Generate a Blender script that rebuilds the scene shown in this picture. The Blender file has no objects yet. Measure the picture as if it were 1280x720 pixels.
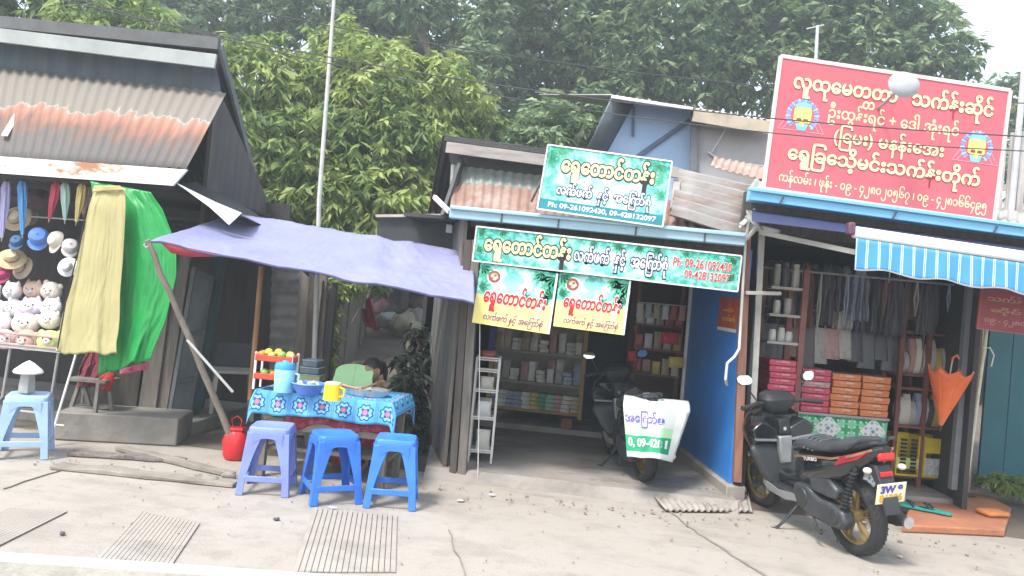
import bpy, bmesh, math, random
import numpy as np
from mathutils import Vector, Matrix, Euler, noise as mnoise
R = math.radians
scene = bpy.context.scene
col = scene.collection
# ---------------------------------------------------------------- camera
F_PX = 950.0
CAM = Vector((0.0, 0.0, 1.55))
CR = (Matrix.Rotation(R(6.0), 3, 'Z') @ Matrix.Rotation(R(90.72), 3, 'X') @ Matrix.Rotation(R(5.0), 3, 'Z'))
cd = bpy.data.cameras.new('camera')
cam = bpy.data.objects.new('camera', cd)
col.objects.link(cam)
cam.matrix_world = Matrix.Translation(CAM) @ CR.to_4x4()
cd.lens = F_PX / 1280 * 36
cd.clip_end = 2000
cd.clip_start = 0.05
scene.camera = cam
# ---------------------------------------------------------------- world, sun, exposure
SUN_EL, SUN_ROT = 58.0, 215.0
w = bpy.data.worlds.new('World')
scene.world = w
w.use_nodes = True
nt = w.node_tree
bg = nt.nodes['Background']
sky = nt.nodes.new('ShaderNodeTexSky')
sky.sky_type = 'NISHITA'
sky.sun_disc = False
sky.sun_elevation = R(SUN_EL)
sky.sun_rotation = R(SUN_ROT)
sky.air_density = 1.6
sky.dust_density = 3.0
mx = nt.nodes.new('ShaderNodeMixRGB')          # a thin overcast: the blue sky veiled by white cloud
mx.inputs[0].default_value = 0.28
mx.inputs[2].default_value = (9.0, 9.3, 9.6, 1)
nt.links.new(sky.outputs[0], mx.inputs[1])
nt.links.new(mx.outputs[0], bg.inputs[0])
bg.inputs[1].default_value = 0.13
sl = bpy.data.lights.new('sun', 'SUN')
sl.energy = 2.0
sl.angle = R(12)
sl.color = (1.0, .96, .9)
so = bpy.data.objects.new('sun', sl)
col.objects.link(so)
_d = Vector((math.sin(R(SUN_ROT)) * math.cos(R(SUN_EL)), math.cos(R(SUN_ROT)) * math.cos(R(SUN_EL)), math.sin(R(SUN_EL))))
so.rotation_euler = _d.to_track_quat('Z', 'Y').to_euler()
so.location = (0, 0, 30)
vs = scene.view_settings
vs.view_transform = 'Standard'
vs.look = 'None'
vs.exposure = 1.25
vs.gamma = 1
vs.use_curve_mapping = False
scene.render.engine = 'CYCLES'
scene.cycles.use_denoising = True
scene.cycles.max_bounces = 6
scene.cycles.diffuse_bounces = 4
scene.cycles.transparent_max_bounces = 6
scene.cycles.caustics_reflective = False
scene.cycles.caustics_refractive = False

# ---------------------------------------------------------------- helpers
def ray(px, py):
    return CR @ Vector(((px - 640) / F_PX, -(py - 360) / F_PX, -1))
def W(px, py, Y):                       # the place seen at (px, py), Y metres out
    d = ray(px, py)
    return CAM + d * ((Y - CAM.y) / d.y)
def G(px, py, z=0.0):                   # the place on level z
    d = ray(px, py)
    return CAM + d * ((z - CAM.z) / d.z)
def PL(px, py, p0, n):
    d = ray(px, py)
    return CAM + d * ((p0 - CAM).dot(n) / d.dot(n))

MATS = {}
def M(name, c, rough=.75, c2=None, scale=6., lo=.42, hi=.62, bump=0., bscale=None, metal=0., stretch=(1, 1, 1), var=.12, spec=None, trans=0., coat=0., alpha=1.):
    if name in MATS: return MATS[name]
    m = bpy.data.materials.new(name)
    m.use_nodes = True
    t = m.node_tree
    p = t.nodes['Principled BSDF']
    p.inputs['Roughness'].default_value = rough
    p.inputs['Metallic'].default_value = metal
    if coat: p.inputs['Coat Weight'].default_value = coat
    if spec is not None: p.inputs['Specular IOR Level'].default_value = spec
    if trans: p.inputs['Transmission Weight'].default_value = trans
    if alpha < 1: p.inputs['Alpha'].default_value = alpha
    tc = t.nodes.new('ShaderNodeTexCoord')
    mp = t.nodes.new('ShaderNodeMapping')
    mp.inputs['Scale'].default_value = stretch
    t.links.new(tc.outputs['Object'], mp.inputs[0])
    nz = t.nodes.new('ShaderNodeTexNoise')
    nz.inputs['Scale'].default_value = scale
    nz.inputs['Detail'].default_value = 6
    nz.inputs['Roughness'].default_value = .62
    t.links.new(mp.outputs[0], nz.inputs['Vector'])
    r = t.nodes.new('ShaderNodeValToRGB')
    r.color_ramp.elements[0].position = lo
    r.color_ramp.elements[1].position = hi
    if c2 is None:
        c2 = tuple(x * (1 - var) for x in c[:3]); ca = tuple(min(1, x * (1 + var)) for x in c[:3])
    else: ca = c
    r.color_ramp.elements[0].color = (*ca[:3], 1)
    r.color_ramp.elements[1].color = (*c2[:3], 1)
    t.links.new(nz.outputs['Fac'], r.inputs[0])
    t.links.new(r.outputs[0], p.inputs['Base Color'])
    if bump:
        n2 = t.nodes.new('ShaderNodeTexNoise')
        n2.inputs['Scale'].default_value = bscale or scale * 6
        n2.inputs['Detail'].default_value = 4
        t.links.new(mp.outputs[0], n2.inputs['Vector'])
        b = t.nodes.new('ShaderNodeBump')
        b.inputs['Strength'].default_value = bump
        b.inputs['Distance'].default_value = .02
        t.links.new(n2.outputs['Fac'], b.inputs['Height'])
        t.links.new(b.outputs[0], p.inputs['Normal'])
    MATS[name] = m
    return m

class MB:
    def __init__(s): s.v = []; s.f = []; s.mi = []; s.X = Matrix.Identity(4); s.m = 0
    def add(s, vs_, fs, m=None):
        o = len(s.v)
        s.v += [s.X @ Vector(v) for v in vs_]
        s.f += [tuple(i + o for i in f) for f in fs]
        s.mi += [s.m if m is None else m] * len(fs)
        return s
    def box(s, c, d, rz=0, rx=0, ry=0, m=None, taper=None):
        x, y, z = d[0] / 2, d[1] / 2, d[2] / 2
        t = Matrix.Translation(c) @ Euler((rx, ry, rz)).to_matrix().to_4x4()
        tx, ty = taper or (1, 1)
        p = [(-x, -y, -z), (x, -y, -z), (x, y, -z), (-x, y, -z), (-x * tx, -y * ty, z), (x * tx, -y * ty, z), (x * tx, y * ty, z), (-x * tx, y * ty, z)]
        return s.add([t @ Vector(q) for q in p], [(3, 2, 1, 0), (4, 5, 6, 7), (0, 1, 5, 4), (1, 2, 6, 5), (2, 3, 7, 6), (3, 0, 4, 7)], m)
    def bar(s, a, b, w_, h, up=(0, 0, 1), m=None, w2=None, h2=None):
        a = Vector(a); b = Vector(b); d = (b - a).normalized()
        u = Vector(up)
        if abs(d.dot(u)) > .98: u = Vector((0, 1, 0))
        x = d.cross(u).normalized(); y = x.cross(d)
        w2 = w_ if w2 is None else w2; h2 = h if h2 is None else h2
        p = []
        for q, ww, hh in ((a, w_, h), (b, w2, h2)):
            for sx, sy in ((-1, -1), (1, -1), (1, 1), (-1, 1)): p.append(q + x * sx * ww / 2 + y * sy * hh / 2)
        return s.add(p, [(0, 1, 2, 3), (7, 6, 5, 4), (1, 0, 4, 5), (2, 1, 5, 6), (3, 2, 6, 7), (0, 3, 7, 4)], m)
    def tube(s, pts, r, n=8, m=None, closed=False, caps=True):
        pts = [Vector(p) for p in pts]; k = len(pts)
        rs = r if isinstance(r, (list, tuple)) else [r] * k
        vs_ = []; prev = None
        for i, p in enumerate(pts):
            if closed: d = pts[(i + 1) % k] - pts[i - 1]
            else: d = pts[min(i + 1, k - 1)] - pts[max(i - 1, 0)]
            d = d.normalized() if d.length > 1e-9 else Vector((0, 0, 1))
            if prev is None:
                u = Vector((0, 0, 1)) if abs(d.z) < .9 else Vector((1, 0, 0))
            else: u = prev
            x = (u - d * u.dot(d))
            x = x.normalized() if x.length > 1e-6 else d.orthogonal().normalized()
            prev = x; y = d.cross(x)
            for j in range(n):
                a = 2 * math.pi * j / n
                vs_.append(p + (x * math.cos(a) + y * math.sin(a)) * rs[i])
        fs = []
        for i in range(k if closed else k - 1):
            for j in range(n):
                a = i * n + j; b = i * n + (j + 1) % n
                c = ((i + 1) % k) * n + (j + 1) % n; d = ((i + 1) % k) * n + j
                fs.append((a, b, c, d))
        if caps and not closed: fs += [tuple(range(n))[::-1], tuple(range((k - 1) * n, k * n))]
        return s.add(vs_, fs, m)
    def lathe(s, prof, c=(0, 0, 0), axis='Z', n=20, m=None, closed=False):
        A = {'Z': Matrix.Identity(3), 'Y': Matrix.Rotation(R(-90), 3, 'X'), 'X': Matrix.Rotation(R(90), 3, 'Y')}[axis]
        vs_ = []; fs = []; k = len(prof)
        for (r_, z_) in prof:
            for j in range(n):
                a = 2 * math.pi * j / n
                vs_.append(Vector(c) + A @ Vector((r_ * math.cos(a), r_ * math.sin(a), z_)))
        for i in range(k if closed else k - 1):
            for j in range(n):
                i2 = (i + 1) % k
                fs.append((i * n + j, i * n + (j + 1) % n, i2 * n + (j + 1) % n, i2 * n + j))
        if not closed:
            if prof[0][0] > 1e-5: fs.append(tuple(range(n))[::-1])
            if prof[-1][0] > 1e-5: fs.append(tuple(range((k - 1) * n, k * n)))
        return s.add(vs_, fs, m)
    def loft(s, secs, m=None, caps=True):           # secs: lists of equal numbers of points
        n = len(secs[0]); vs_ = [Vector(p) for q in secs for p in q]; fs = []
        for i in range(len(secs) - 1):
            for j in range(n): fs.append((i * n + j, i * n + (j + 1) % n, (i + 1) * n + (j + 1) % n, (i + 1) * n + j))
        if caps: fs += [tuple(range(n))[::-1], tuple(range((len(secs) - 1) * n, len(secs) * n))]
        return s.add(vs_, fs, m)
    def prism(s, out, t, m=None, axis='Y', o=0.):   # outline in the plane across axis, thickness t centred on o
        n = len(out); vs_ = []
        for q in (-t / 2 + o, t / 2 + o):
            for a, b in out: vs_.append({'Y': (a, q, b), 'Z': (a, b, q), 'X': (q, a, b)}[axis])
        fs = [tuple(range(n))[::-1], tuple(range(n, 2 * n))] + [(i, (i + 1) % n, n + (i + 1) % n, n + i) for i in range(n)]
        return s.add(vs_, fs, m)
    def grid(s, fn, nu, nv, m=None):
        vs_ = [fn(i / nu, j / nv) for j in range(nv + 1) for i in range(nu + 1)]
        fs = [(j * (nu + 1) + i, j * (nu + 1) + i + 1, (j + 1) * (nu + 1) + i + 1, (j + 1) * (nu + 1) + i) for j in range(nv) for i in range(nu)]
        return s.add(vs_, fs, m)
    def ball(s, c, r, nu=14, nv=9, m=None):
        r = r if isinstance(r, (list, tuple)) else (r, r, r)
        pr = []
        vs_ = [Vector(c) + Vector((0, 0, -r[2]))]
        for i in range(1, nv):
            t = math.pi * i / nv
            for j in range(nu):
                a = 2 * math.pi * j / nu
                vs_.append(Vector(c) + Vector((r[0] * math.sin(t) * math.cos(a), r[1] * math.sin(t) * math.sin(a), -r[2] * math.cos(t))))
        vs_.append(Vector(c) + Vector((0, 0, r[2])))
        fs = [(0, 1 + (j + 1) % nu, 1 + j) for j in range(nu)]
        for i in range(nv - 2):
            for j in range(nu):
                a = 1 + i * nu
                fs.append((a + j, a + (j + 1) % nu, a + nu + (j + 1) % nu, a + nu + j))
        a = 1 + (nv - 2) * nu
        fs += [(a + j, a + (j + 1) % nu, len(vs_) - 1) for j in range(nu)]
        return s.add(vs_, fs, m)

ROOT = {}                               # world frame of each thing, by object name
def finish(name, mb, mats, frame, bevel=0., solid=0., sub=0, smooth=40, fix=True):
    me = bpy.data.meshes.new(name)
    inv = frame.inverted()
    me.from_pydata([tuple(inv @ Vector(v)) for v in mb.v], [], mb.f)
    mats = mats if isinstance(mats, (list, tuple)) else [mats]
    for q in mats: me.materials.append(q)
    me.polygons.foreach_set('material_index', mb.mi)
    me.update()
    if fix:
        b = bmesh.new(); b.from_mesh(me)
        bmesh.ops.recalc_face_normals(b, faces=b.faces)
        b.to_mesh(me); b.free()
    if smooth:
        me.polygons.foreach_set('use_smooth', [True] * len(me.polygons))
        me.set_sharp_from_angle(angle=R(smooth))
    o = bpy.data.objects.new(name, me)
    col.objects.link(o)
    if solid:
        q = o.modifiers.new('thickness', 'SOLIDIFY'); q.thickness = solid; q.offset = 0
    if bevel:
        q = o.modifiers.new('bevel', 'BEVEL'); q.width = bevel; q.segments = 2; q.limit_method = 'ANGLE'; q.angle_limit = R(50)
    if sub:
        q = o.modifiers.new('sub', 'SUBSURF'); q.levels = sub; q.render_levels = sub
    return o
def props(o, label, cat, group):
    o['label'] = label; o['category'] = cat
    if group: o['group'] = group
def thing(name, label, cat, frame=None, group=None):
    o = bpy.data.objects.new(name, None)
    col.objects.link(o)
    if frame is None: frame = Matrix.Identity(4)
    elif not isinstance(frame, Matrix): frame = Matrix.Translation(frame)
    o.matrix_world = frame
    o.empty_display_size = .1
    ROOT[o.name] = frame
    props(o, label, cat, group)
    return o
def part(name, mb, mats, parent, world=True, label=None, **k):   # world: the builder worked in scene coordinates
    fr = ROOT[parent.name]
    o = finish(name, mb, mats, fr if world else Matrix.Identity(4), **k)
    o.parent = parent
    ROOT[o.name] = fr
    if label: o['label'] = label
    return o
def solo(name, mb, mats, label, cat, group=None, kind=None, **k):
    xs = [v.x for v in mb.v]; ys = [v.y for v in mb.v]; zs = [v.z for v in mb.v]
    fr = Matrix.Translation(((min(xs) + max(xs)) / 2, (min(ys) + max(ys)) / 2, min(zs)))
    o = finish(name, mb, mats, fr, **k)
    o.matrix_world = fr
    ROOT[o.name] = fr
    if kind: o['kind'] = kind
    if label: props(o, label, cat, group)
    return o
def struct(name, mb, mats, **k): return solo(name, mb, mats, None, None, kind='structure', **k)
def dup(root, frame, label, group=None, mats=None):      # a thing, its parts and their sub-parts
    r = root.copy(); col.objects.link(r)
    r.matrix_world = frame; r['label'] = label
    if group: r['group'] = group
    ROOT[r.name] = frame
    def swap(c):
        if mats and c.type == 'MESH':
            for i, sl_ in enumerate(c.material_slots):
                k = sl_.material.name if sl_.material else None
                if k in mats: sl_.link = 'OBJECT'; sl_.material = mats[k]
    swap(r)
    for ch in list(root.children):
        c = ch.copy(); col.objects.link(c); c.parent = r; swap(c)
        for g in list(ch.children):
            d = g.copy(); col.objects.link(d); d.parent = c; swap(d)
    return r
def T(x, y, z, rz=0., rx=0., ry=0., s=1.):
    return Matrix.Translation((x, y, z)) @ Euler((rx, ry, rz)).to_matrix().to_4x4() @ Matrix.Scale(s, 4)
def rect(tl, tr, bl):                   # frame at the lower left corner of a board, x along it, y up it, z out of it
    u = (tr - tl); wd = u.length; u.normalize()
    v = (tl - bl); v = v - u * v.dot(u); h = v.length; v.normalize()
    n = u.cross(v)
    m = Matrix((u, v, n)).transposed().to_4x4()
    m.translation = tl - v * h
    return m, wd, h
def text_mesh(s, bold=0., z=0., ex=.0015):
    c = bpy.data.curves.new('tmp', 'FONT'); c.body = s; c.size = 1; c.offset = bold; c.extrude = 0; c.resolution_u = 3
    o = bpy.data.objects.new('tmp', c); col.objects.link(o)
    dg = bpy.context.evaluated_depsgraph_get()
    me = bpy.data.meshes.new_from_object(o.evaluated_get(dg))
    vs_ = [v.co.copy() for v in me.vertices]; fs = [tuple(p.vertices) for p in me.polygons]
    bpy.data.objects.remove(o); bpy.data.curves.remove(c); bpy.data.meshes.remove(me)
    par = list(range(len(vs_)))                      # overlapping signs each lie a hair higher than the one before
    def find(i):
        while par[i] != i: par[i] = par[par[i]]; i = par[i]
        return i
    for f in fs:
        for i in f[1:]: par[find(i)] = find(f[0])
    ids = {}
    for i, v in enumerate(vs_): v.z = ids.setdefault(find(i), len(ids)) % 12
    return vs_, fs
def lettering(mb, s, x0, y0, x1, y1, z, bold=0., outline=None, mi=0, omi=1, shear=0.):
    v0, f0 = text_mesh(s, 0.)
    ax = min(v.x for v in v0); bx = max(v.x for v in v0); ay = min(v.y for v in v0); by = max(v.y for v in v0)
    sx = (x1 - x0) / (bx - ax); sy = (y1 - y0) / (by - ay)
    def put(vs_, fs, zz, m):
        mb.add([(x0 + (v.x - ax) * sx + shear * (v.y - ay) * sy, y0 + (v.y - ay) * sy, zz + .00006 * v.z) for v in vs_], fs, m)
    if outline:
        for k, q in enumerate((1.0, .7, .4, 0.)): v2, f2 = text_mesh(s, outline * q); put(v2, f2, z + .0008 * k, omi)
        z += .0034
    v1, f1 = text_mesh(s, bold) if bold else (v0, f0)
    put(v1, f1, z, mi)
def corr(mb, p00, p10, p01, p11, waves, amp=.012, nv=6, seg=6, sag=0., m=None, rough=.006):   # a corrugated sheet: ridges run from p0* to p1*'s far edge
    p00, p10, p01, p11 = map(Vector, (p00, p10, p01, p11))
    n = (p10 - p00).cross(p01 - p00).normalized()
    def fn(u, v):
        p = p00.lerp(p10, u).lerp(p01.lerp(p11, u), v)
        k = amp * math.sin(2 * math.pi * waves * u)
        return p + n * (k - sag * math.sin(math.pi * u) * math.sin(math.pi * v) + rough * mnoise.noise(Vector((u * waves * .4, v * 3, waves))))
    return mb.grid(fn, int(waves * seg), nv, m)
def cloth(mb, p00, p10, p01, p11, nu=24, nv=20, fn=None, m=None):
    p00, p10, p01, p11 = map(Vector, (p00, p10, p01, p11))
    n = (p10 - p00).cross(p01 - p00).normalized()
    def g(u, v):
        p = p00.lerp(p10, u).lerp(p01.lerp(p11, u), v)
        return p + (n * fn(u, v) if fn else Vector((0, 0, 0)))
    return mb.grid(g, nu, nv, m)
def rrect(cx, cy, hw, hh, r, k=4):                # rounded rectangle outline
    o = []
    for sx, sy, a0 in ((1, 1, 0), (-1, 1, 90), (-1, -1, 180), (1, -1, 270)):
        for i in range(k + 1):
            a = R(a0 + 90 * i / k)
            o.append((cx + sx * (hw - r) + r * math.cos(a), cy + sy * (hh - r) + r * math.sin(a)))
    return o
rnd = random.Random(7)
ORD = ['first', 'second', 'third', 'fourth', 'fifth', 'sixth', 'seventh', 'eighth', 'ninth', 'tenth', 'eleventh', 'twelfth', 'thirteenth', 'fourteenth', 'fifteenth', 'sixteenth', 'seventeenth', 'eighteenth', 'nineteenth', 'twentieth']
# ---------------------------------------------------------------- materials
def paving_mat(name, base, dark, pale):
    m = bpy.data.materials.new(name); m.use_nodes = True
    t = m.node_tree; p = t.nodes['Principled BSDF']; p.inputs['Roughness'].default_value = .88
    tc = t.nodes.new('ShaderNodeTexCoord'); cur = None
    def nz(sc, det, st=(1, 1, 1)):
        mp = t.nodes.new('ShaderNodeMapping'); mp.inputs['Scale'].default_value = st; t.links.new(tc.outputs['Object'], mp.inputs[0])
        n = t.nodes.new('ShaderNodeTexNoise'); n.inputs['Scale'].default_value = sc; n.inputs['Detail'].default_value = det; n.inputs['Roughness'].default_value = .65
        t.links.new(mp.outputs[0], n.inputs['Vector']); return n.outputs['Fac']
    col_ = base
    for sc, lo, hi, c, k, st in ((.55, .45, .62, pale, .7, (1, 1, 1)), (1.6, .48, .66, dark, .9, (1, 1.8, 1)), (6, .54, .68, dark, .65, (1, 1, 1)), (2.6, .60, .66, tuple(q * .75 for q in dark), .4, (.6, 1.6, 1)), (60, .60, .75, dark, .32, (1, 1, 1)), (28, .66, .72, tuple(q * .6 for q in dark), .6, (1, 1, 1))):
        mr = t.nodes.new('ShaderNodeMapRange'); mr.inputs['From Min'].default_value = lo; mr.inputs['From Max'].default_value = hi; mr.inputs['To Max'].default_value = k
        t.links.new(nz(sc, 6, st), mr.inputs[0])
        mx = t.nodes.new('ShaderNodeMixRGB'); t.links.new(mr.outputs[0], mx.inputs[0])
        if isinstance(col_, tuple): mx.inputs[1].default_value = (*col_, 1)
        else: t.links.new(col_, mx.inputs[1])
        mx.inputs[2].default_value = (*c, 1); col_ = mx.outputs[0]
    t.links.new(col_, p.inputs['Base Color'])
    b = t.nodes.new('ShaderNodeBump'); b.inputs['Strength'].default_value = .5; b.inputs['Distance'].default_value = .012
    t.links.new(nz(45, 8), b.inputs['Height']); t.links.new(b.outputs[0], p.inputs['Normal'])
    return m
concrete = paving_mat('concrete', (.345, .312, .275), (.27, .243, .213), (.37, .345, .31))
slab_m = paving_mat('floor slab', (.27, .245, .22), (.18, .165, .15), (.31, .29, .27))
asphalt = M('asphalt', (.30, .29, .27), .9, (.24, .23, .22), 2, .3, .7, .5, 60)
kerb_white = M('kerb paint', (.50, .47, .41), .8, (.34, .32, .29), 5, .45, .75, .3, 30)
dirt = M('dirt', (.15, .12, .095), .95, (.09, .075, .062), 1.6, .3, .7, .6, 12)
stone = M('stone', (.30, .275, .24), .95, (.17, .155, .14), 4, .35, .7, .6, 14)
crack_m = M('joint dirt', (.21, .195, .175), .95)
wood_grey = M('weathered wood', (.23, .205, .18), .9, (.12, .105, .095), 5, .3, .7, .4, 20, stretch=(4, 4, .5))
wood_dark = M('dark wood', (.11, .09, .078), .85, (.055, .047, .042), 5, .3, .7, .4, 20, stretch=(4, 4, .5))
wood_brown = M('brown wood', (.30, .16, .09), .75, (.20, .10, .055), 6, .3, .7, .2, 20, stretch=(5, 5, .5))
wood_red = M('red brown paint', (.25, .085, .07), .55, (.16, .055, .05), 6, .35, .7, .1)
wood_yellow = M('pine', (.46, .28, .11), .6, (.36, .20, .07), 6, .3, .7, .1, stretch=(3, 3, .6))
beige = M('beige paint', (.45, .39, .30), .8, (.34, .29, .22), 4)
fascia_grey = M('grey fascia', (.38, .41, .40), .7, (.27, .30, .30), 3, .35, .7, .1)
iron_dark = M('dark sheet iron', (.075, .08, .085), .6, (.045, .048, .05), 4, .35, .7, .1)
iron_grey = M('zinc sheet', (.46, .44, .42), .5, (.33, .30, .27), 3, .35, .72, .05, metal=.25)
rust = M('rusty sheet', (.25, .15, .115), .85, (.33, .25, .215), 3.2, .46, .66, .15, 25)
rust2 = M('rusty flap', (.34, .21, .16), .85, (.40, .33, .28), 4, .4, .7)
fascia_rust = M('white board with rust', (.74, .71, .67), .6, (.40, .19, .10), 2.6, .56, .64, .05, stretch=(1, 1, 2.2))
zinc_rust = None
gutter_blue = M('gutter paint', (.34, .50, .60), .45, (.27, .42, .52), 3, .3, .7)
gutter_sky = M('sky blue paint', (.22, .55, .78), .4, (.18, .47, .70), 3, .3, .7)
seam_m = M('seam', (.06, .07, .08), .7)
blue_wall = M('blue paint', (.035, .24, .70), .45, (.03, .19, .60), 2.2, .35, .7, .1)
blue_gable = M('pale blue paint', (.42, .58, .82), .7, (.34, .50, .76), 2, .35, .7)
canvas_m = M('grey canvas', (.40, .39, .40), .9, (.33, .32, .33), 3, .4, .7)
teal_wall = M('teal paint', (.02, .13, .165), .5, (.016, .10, .13), 2.5, .35, .7, .1)
plaster = M('plaster', (.33, .31, .28), .9, (.22, .20, .18), 4, .4, .7, .3, 20)
white_metal = M('white metal', (.66, .65, .62), .45, var=.06)
grey_metal = M('grey metal', (.36, .36, .36), .4, metal=.4, var=.08)
black_m = M('black plastic', (.02, .021, .024), .4, var=.1)
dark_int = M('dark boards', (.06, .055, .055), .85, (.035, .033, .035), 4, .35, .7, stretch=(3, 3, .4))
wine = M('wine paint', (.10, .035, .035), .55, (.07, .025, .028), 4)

def rust_band(name, band=.5):            # a zinc roof whose lower sheets have gone to rust
    m = bpy.data.materials.new(name); m.use_nodes = True
    t = m.node_tree; p = t.nodes['Principled BSDF']; p.inputs['Roughness'].default_value = .8
    tc = t.nodes.new('ShaderNodeTexCoord'); sp = t.nodes.new('ShaderNodeSeparateXYZ')
    t.links.new(tc.outputs['UV'], sp.inputs[0])
    mp = t.nodes.new('ShaderNodeMapping'); mp.inputs['Scale'].default_value = (26, 2.2, 1)
    t.links.new(tc.outputs['UV'], mp.inputs[0])
    n = t.nodes.new('ShaderNodeTexNoise'); n.inputs['Scale'].default_value = 1; n.inputs['Detail'].default_value = 5
    t.links.new(mp.outputs[0], n.inputs['Vector'])
    mp2 = t.nodes.new('ShaderNodeMapping'); mp2.inputs['Scale'].default_value = (7, 1.2, 1)
    t.links.new(tc.outputs['UV'], mp2.inputs[0])
    n2 = t.nodes.new('ShaderNodeTexNoise'); n2.inputs['Scale'].default_value = 1; n2.inputs['Detail'].default_value = 3
    t.links.new(mp2.outputs[0], n2.inputs['Vector'])
    a = t.nodes.new('ShaderNodeMath'); a.operation = 'MULTIPLY_ADD'; a.inputs[1].default_value = .46
    t.links.new(n.outputs['Fac'], a.inputs[0]); t.links.new(sp.outputs['Y'], a.inputs[2])
    a2 = t.nodes.new('ShaderNodeMath'); a2.operation = 'MULTIPLY_ADD'; a2.inputs[1].default_value = .5
    t.links.new(n2.outputs['Fac'], a2.inputs[0]); t.links.new(a.outputs[0], a2.inputs[2])
    a3 = t.nodes.new('ShaderNodeMath'); a3.operation = 'MULTIPLY'; a3.inputs[1].default_value = .93; t.links.new(a2.outputs[0], a3.inputs[0]); a2 = a3
    r = t.nodes.new('ShaderNodeValToRGB')
    e = r.color_ramp.elements
    e[0].position = .40; e[0].color = (.115, .108, .104, 1)
    e[1].position = 1.0; e[1].color = (.205, .185, .16, 1)
    for ps, c in ((.62, (.125, .112, .104, 1)), (.76, (.18, .11, .085, 1)), (.90, (.33, .16, .11, 1)), (.975, (.30, .21, .165, 1)), (.985, (.38, .36, .335, 1))):
        q = e.new(ps); q.color = c
    t.links.new(a2.outputs[0], r.inputs[0]); t.links.new(r.outputs[0], p.inputs['Base Color'])
    return m
def uv_planar(o, fn):
    me = o.data; uv = me.uv_layers.new(name='UVMap')
    for l in me.loops: uv.data[l.index].uv = fn(o.matrix_world @ me.vertices[l.vertex_index].co)

# ---------------------------------------------------------------- ground
m = MB(); m.add([(-90, -40, -.16), (90, -40, -.16), (90, 160, -.16), (-90, 160, -.16)], [(0, 1, 2, 3)])
struct('ground', m, dirt)
KD = Vector((math.cos(R(9)), math.sin(R(9)), 0)); KN = Vector((-KD.y, KD.x, 0)); K0 = Vector((-2.1, 3.70, 0))      # the edge of the road
def kp(x, d, z): return K0 + KD * x + KN * d + Vector((0, 0, z))
m = MB(); m.box(kp(0, -6, -.14), (70, 11.99, .02), rz=R(9)); struct('road', m, asphalt)
m = MB(); m.box(kp(0, .055, -.055), (70, .11, .126), rz=R(9)); struct('kerb', m, kerb_white, bevel=.012)
def pave(u, v):
    x = -14 + 28 * u; y0 = K0.y + .113 + (x - K0.x) * math.tan(R(9)); y = y0 + (6.62 + max(0, y0 - 6) - y0) * v
    return Vector((x, y, .006 * mnoise.noise(Vector((x * .9, y * .9, 0))) - .004))
m = MB(); m.grid(pave, 80, 14)
struct('pavement', m, concrete)
# ribbed strips cast into the paving
def ribbed(corners, n):
    a, b, c, d = [Vector(G(*q)) for q in corners]     # near left, near right, far right, far left
    m = MB()
    for i in range(n):
        u = (i + .04) / n; u2 = (i + .91) / n
        p = [a.lerp(b, u), a.lerp(b, u2), d.lerp(c, u2), d.lerp(c, u)]
        m.bar((p[0] + p[1]) / 2 + Vector((0, 0, .004)), (p[2] + p[3]) / 2 + Vector((0, 0, .004)), (p[1] - p[0]).length, .006)
    return m
for q, n in ((((-110, 690), (-15, 690), (85, 640), (10, 636)), 14), (((112, 708), (212, 712), (250, 655), (175, 640)), 16), (((365, 716), (495, 716), (497, 645), (392, 636)), 17)):
    struct('grooved_paving', ribbed(q, n), concrete)
def crack(pts, wd):
    m = MB()
    ps = []
    for i in range(len(pts) - 1):
        a = G(*pts[i]); b = G(*pts[i + 1])
        for k in range(8): ps.append(a.lerp(b, k / 8) + Vector((rnd.uniform(-.012, .012), rnd.uniform(-.012, .012), 0)))
    ps.append(G(*pts[-1]))
    for i in range(len(ps) - 1): m.bar(ps[i] + Vector((0, 0, .003)), ps[i + 1] + Vector((0, 0, .003)), wd * rnd.uniform(.6, 1.2), .008)
    return m
struct('pavement_joint', crack([(838, 640), (880, 672), (960, 722)], .015), crack_m)
struct('pavement_joint', crack([(560, 662), (582, 722)], .006), crack_m)
struct('pavement_joint', crack([(2, 612), (78, 588)], .007), crack_m)
# the trodden strip along the fronts, rising as a lane between the houses
m = MB()
def strip(u, v):
    x = -8 + 16 * u; y = 6.1 + 3.6 * v
    return Vector((x, y, .003 + .012 * mnoise.noise(Vector((x * 1.3, y * 1.3, 4))) - (.05 if v == 0 else 0)))
m.grid(strip, 60, 10); struct('bare_earth', m, dirt)
m = MB()
def lane(u, v):
    y = 7.2 + 15 * v; xl = -3.05 - .23 * (y - 7.3); xr = -1.0 - .10 * (y - 7.3)
    x = xl + (xr - xl) * u
    return Vector((x, y, .012 + max(0, y - 7.2) * .095 + .035 * mnoise.noise(Vector((x * 1.2, y * 1.2, 2)))))
m.grid(lane, 12, 40); struct('path', m, M('lane earth', (.20, .165, .135), .95, (.13, .105, .09), 2, .3, .7, .5, 10))
# hillside behind
m = MB()
def hill(u, v):
    x = -60 + 120 * u; y = 20 + 60 * v
    return Vector((x, y, 1.1 + 4 * v + .6 * mnoise.noise(Vector((x * .1, y * .1, 7)))))
m.grid(hill, 40, 20); struct('hillside', m, M('hill cover', (.06, .085, .035), .95, (.10, .085, .05), 1, .3, .7))

def board(m, pts, Y, th=.035, dy=0):
    q = [W(px, py, Y) if not isinstance(Y, (list, tuple)) else W(px, py, yy) for (px, py), yy in zip(pts, Y if isinstance(Y, (list, tuple)) else [Y] * len(pts))]
    d = Vector((0, th, 0)); n = len(q)
    m.add(q + [v + d for v in q], [tuple(range(n)), tuple(range(n, 2 * n))[::-1]] + [(i, i + n, (i + 1) % n + n, (i + 1) % n) for i in range(n)])
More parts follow.
